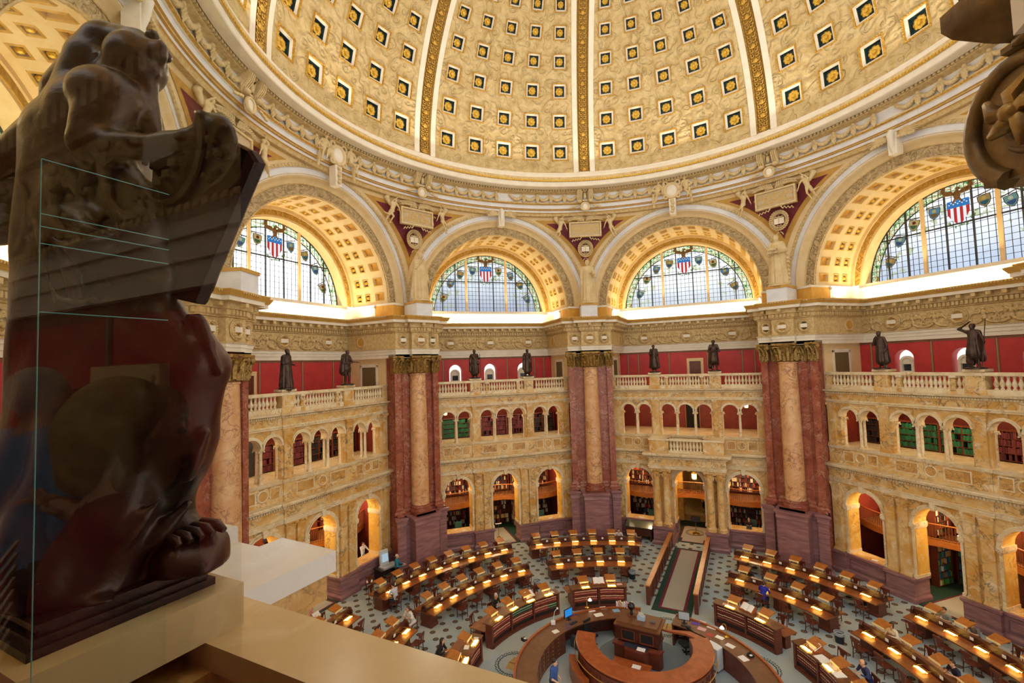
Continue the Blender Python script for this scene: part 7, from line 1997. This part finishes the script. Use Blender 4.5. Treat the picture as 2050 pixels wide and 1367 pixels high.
g = G(); g.prism([(x*.985-.02, y+(.06 if y < 17.5 else -.05)) for x, y in CAPP], 11.86, 12.0); g.prism([(-1.9,18.3),(-.35,18.3),(-.35,17.0),(-1.9,17.0)], 10.9, 11.86); panel(g, -1.82, -1.1, 11.2, 11.8, 17.0, 0, .05, .03); g.box(-1.93,-1.9,17.06,17.4,11.1,11.8); g.box(-1.945,-1.93,17.12,17.16,11.15,11.75); g.box(-1.945,-1.93,17.3,17.34,11.15,11.75)
g.box(-2.3,-.6,17.6,18.4,11.86,12.02); g.box(-2.22,-.6,17.66,18.36,11.4,11.86)
obj('pedestal', g, M['near_marble_b'], nb)
vp = empty('viewing_platform', (0,0,0), NR, label='raised floor of the viewing gallery', cat='platform')
g = G(); g.box(-5.3,1.5,18.45,20.7,11.08,11.42); obj('floor_slab', g, M['brown_marble'], vp)
# glass screen: faint reflections, green edges
t = NT('clear_glass')
gl = t.n('ShaderNodeBsdfGlossy', {'Color': (1,1,1,1), 'Roughness': .0}); tr = t.n('ShaderNodeBsdfTransparent', {'Color': (.93,.97,.95,1)})
mx = t.n('ShaderNodeMixShader', {0: .085, 1: tr.outputs[0], 2: gl.outputs[0]}); o_ = t.n('ShaderNodeOutputMaterial'); t.L.new(mx.outputs[0], o_.inputs[0])
GLASS = t.m
EDGE = plain('glass_edge', '4FB0B4', .15, 0, spec=.8)
gs = empty('glass_screen', (0,0,0), NR, label='clear glass screen of the viewing gallery in front of the bronze statue', cat='screen')
g = G(); g.quad((-3.86,18.687,11.42),(-.9,18.687,11.42),(-.9,18.687,15.6),(-3.86,18.687,15.6)); obj('pane', g, GLASS, gs)
fin = empty('glass_fin', (0,0,0), NR, label='stacked green edged glass fins standing beside the bronze statue', cat='screen')
zs = [11.42,12.9,13.41,13.53,13.58,13.71]; x = -4.242+1.45
zs = [12.4, 13.34, 13.5, 13.54, 13.57, 13.70]
t2 = NT('fin_glass'); tr = t2.n('ShaderNodeBsdfTransparent', {'Color': (.9,.96,.95,1)}); o_ = t2.n('ShaderNodeOutputMaterial'); t2.L.new(tr.outputs[0], o_.inputs[0])
g = G(); g.quad((x,18.2,12.4),(x,18.47,12.4),(x,18.47,13.7),(x,18.2,13.7)); obj('pane', g, t2.m, fin)
for z in zs[1:]:
    g = G(); g.tube([(x,18.2,z),(x,18.47,z)], .0011, 5); obj('edge', g, EDGE, fin)
g = G(); g.tube([(x,18.47,12.4),(x,18.47,13.7)], .0012, 5); obj('edge', g, EDGE, fin)
# capital beside the camera (corner of the next pier)
cp = empty('capital', (-1.76,-17.45,14.06), 0, label='shade-darkened gilded corner of a scrolled column capital close to the camera at the upper right', cat='capital')
CB = plain('capital_bronze_shaded', '5A4426', .42, .4, '7E6232', 9, bump=.25, bscale=14)  # capital gilding darkened, its unlit side put into the colour
g = G(); g.sweep([(1.4,0),(0,0),(0,-1.5)], [(-.3,.1),(-.03,.1),(-.01,.12),(-.01,.14),(-.03,.15),(.0,.17),(.07,.24),(.09,.28),(.09,.34),(-.4,.36)])
st = len(g.v)
for i in range(9): g.ball((.01,-.1-.16*i,.13), (.02,.055,.02), 8); g.ball((.01,-.19-.16*i,.13), (.018,.018,.018), 6)
obj('abacus', g, CB, cp, smooth=40)
g = G()
pts = []
for i in range(60):
    a = -1.2 + i*.19; R = .205*(1-i/60)**.8+.012
    pts.append((.02+.03*(i/60), -.06+R*cos(a)*.9, -.1+R*sin(a)))
g.tube(pts, [.036*(1-i/75) for i in range(60)], 8); g.box(.02,.3,-.24,.1,-.3,.05); obj('volute', g, CB, cp, smooth=60)
g = G()
for a, q in ((.3,.12),(1.7,.12),(2.9,.11),(4.2,.12),(5.4,.1)): g.tube([(.0,-.06,-.1),(-.02,-.06+.5*q*cos(a),-.1+.5*q*sin(a)),(-.01,-.06+q*cos(a+.4),-.1+q*sin(a+.4))], [.03,.03,.012], 6)
g.ball((-.02,-.06,-.1), .035, 10); obj('leaf', g, M['cap_bronze'], cp, smooth=60)
g = G(); g.box(.5,1.4,-1.5,-.1,-1.2,.1)
for k in range(4): g.tube([(.5,-.2-.3*k,-.9),(.45,-.2-.3*k,-.5),(.36,-.2-.3*k,-.3),(.34,-.2-.3*k,-.36)], [.12,.13,.08,.03], 6)
obj('bell', g, CB, cp, smooth=50)
# visitors mirrored in the glass
pA = person(W(NB, -3.03, 18.93, 11.42), NR+pi+.45, 'visitor with a blond bob and a printed red T-shirt mirrored in the glass screen', 'stand', top='8E1F28', leg='20222C', hair='blond', style='bob', female=True, res=.018, sc=.99, hdir=0)
g = G()
for j in range(9): g.box(-.1+.008*j,.1-.008*j,.135,.14,1.44-.022*j,1.45-.022*j)
obj('shirt_print', g, M['paper'], pA)
person(W(NB, -2.1, 19.52, 11.42), NR+.15, 'visitor with short fair hair and glasses facing the glass screen', 'stand', top='2E3A40', leg='20222C', hair='blond', style='bob', female=True, res=.018, sc=.97, arms=[((.26,-.1,1.2),(.1,-.3,1.34)), ((-.26,-.1,1.2),(-.1,-.3,1.34))])
person(W(NB, -1.64, 19.25, 11.42), NR+pi-.2, 'visitor in a light blue shirt with his back to the glass screen', 'stand', top='6FA0D0', leg='1A1C22', hair='grey', res=.018, sleeve=1, sc=1.02)
# ================================================================ LIGHT AND CAMERA
def cam():
    R2 = Vector((0.99676891,0.07370027,-0.03193758)); U2 = Vector((0.0355768,-0.0486058,0.99818424)); F = Vector((-0.0720141,0.99609525,0.05107077))
    c = bpy.data.cameras.new('camera'); o = bpy.data.objects.new('camera', c); COL.objects.link(o)
    m = Matrix((R2, U2, -F)).transposed().to_4x4()
    o.matrix_world = Matrix.Translation((-3.3276, -19.1192, 13.1823)) @ m
    c.sensor_width = 36; c.lens = 935.29/2050*36; c.clip_start = .05; c.clip_end = 300
    SC.camera = o
cam()
w = bpy.data.worlds.new('world'); SC.world = w; w.use_nodes = True
bg = w.node_tree.nodes['Background']; bg.inputs[0].default_value = (1.0, .92, .8, 1); bg.inputs[1].default_value = WORLD
def area(nm, loc, tgt, size, power, col, sy=None):
    l = bpy.data.lights.new(nm, 'AREA'); l.energy = power; l.color = col; l.size = size
    if sy: l.shape = 'RECTANGLE'; l.size_y = sy
    o = bpy.data.objects.new(nm, l); COL.objects.link(o); o.location = loc
    o.rotation_euler = (Vector(tgt) - Vector(loc)).to_track_quat('-Z', 'Y').to_euler()
    return o
def point(nm, loc, power, col, r=.1):
    l = bpy.data.lights.new(nm, 'POINT'); l.energy = power; l.color = col; l.shadow_soft_size = r
    o = bpy.data.objects.new(nm, l); COL.objects.link(o); o.location = loc; return o
# cove lamps behind the cornice lip under every lunette
for nm, ang in list(BAYS.items()) + [('near', 247.5)]:
    for x in (-3.6, -1.2, 1.2, 3.6):
        area('cove_light', W(ang, x, 20.42, 16.78), W(ang, x, 20.9, 17.6), 2.2, COVE, (1, .8, .42), .15)
    for s in (-1, 1):
        area('cove_light', W(ang, s*4.7, 19.2, 16.85), W(ang, s*4.9, 19.4, 20), 1.2, COVE*.7, (1, .8, .42), .15)
# lamps hidden in the gutter of the ring cornice wash the dome
for k in range(10):
    a = rad(-10 + 24.5*k)
    area('dome_wash', (14.9*cos(a), 14.9*sin(a), 27.3), (10*cos(a+pi), 10*sin(a+pi), 40), 1.6, DOME, (1, .9, .72), .3)
for nm, ang in BAYS.items():
    for x in (-3.58, 0, 3.58): point('alcove_light', W(ang, x, 19.6, 5.0), ALC, (1, .74, .42), .15)
    for x in (-3.2, 0, 3.2): point('gallery_lamp', W(ang, x, 19.2, 10.2), ALC*.3, (1, .76, .45), .12)
SC.view_settings.view_transform = 'Standard'; SC.view_settings.look = 'None'; SC.view_settings.exposure = EXPO; SC.view_settings.gamma = 1
cy = SC.cycles
cy.max_bounces = 5; cy.diffuse_bounces = 3; cy.glossy_bounces = 3; cy.transmission_bounces = 4; cy.transparent_max_bounces = 8
cy.caustics_reflective = False; cy.caustics_refractive = False; cy.sample_clamp_indirect = 4; cy.use_adaptive_sampling = True; cy.adaptive_threshold = .03
cy.use_denoising = True
try: cy.denoiser = 'OPENIMAGEDENOISE'; cy.denoising_prefilter = 'FAST'
except Exception: pass
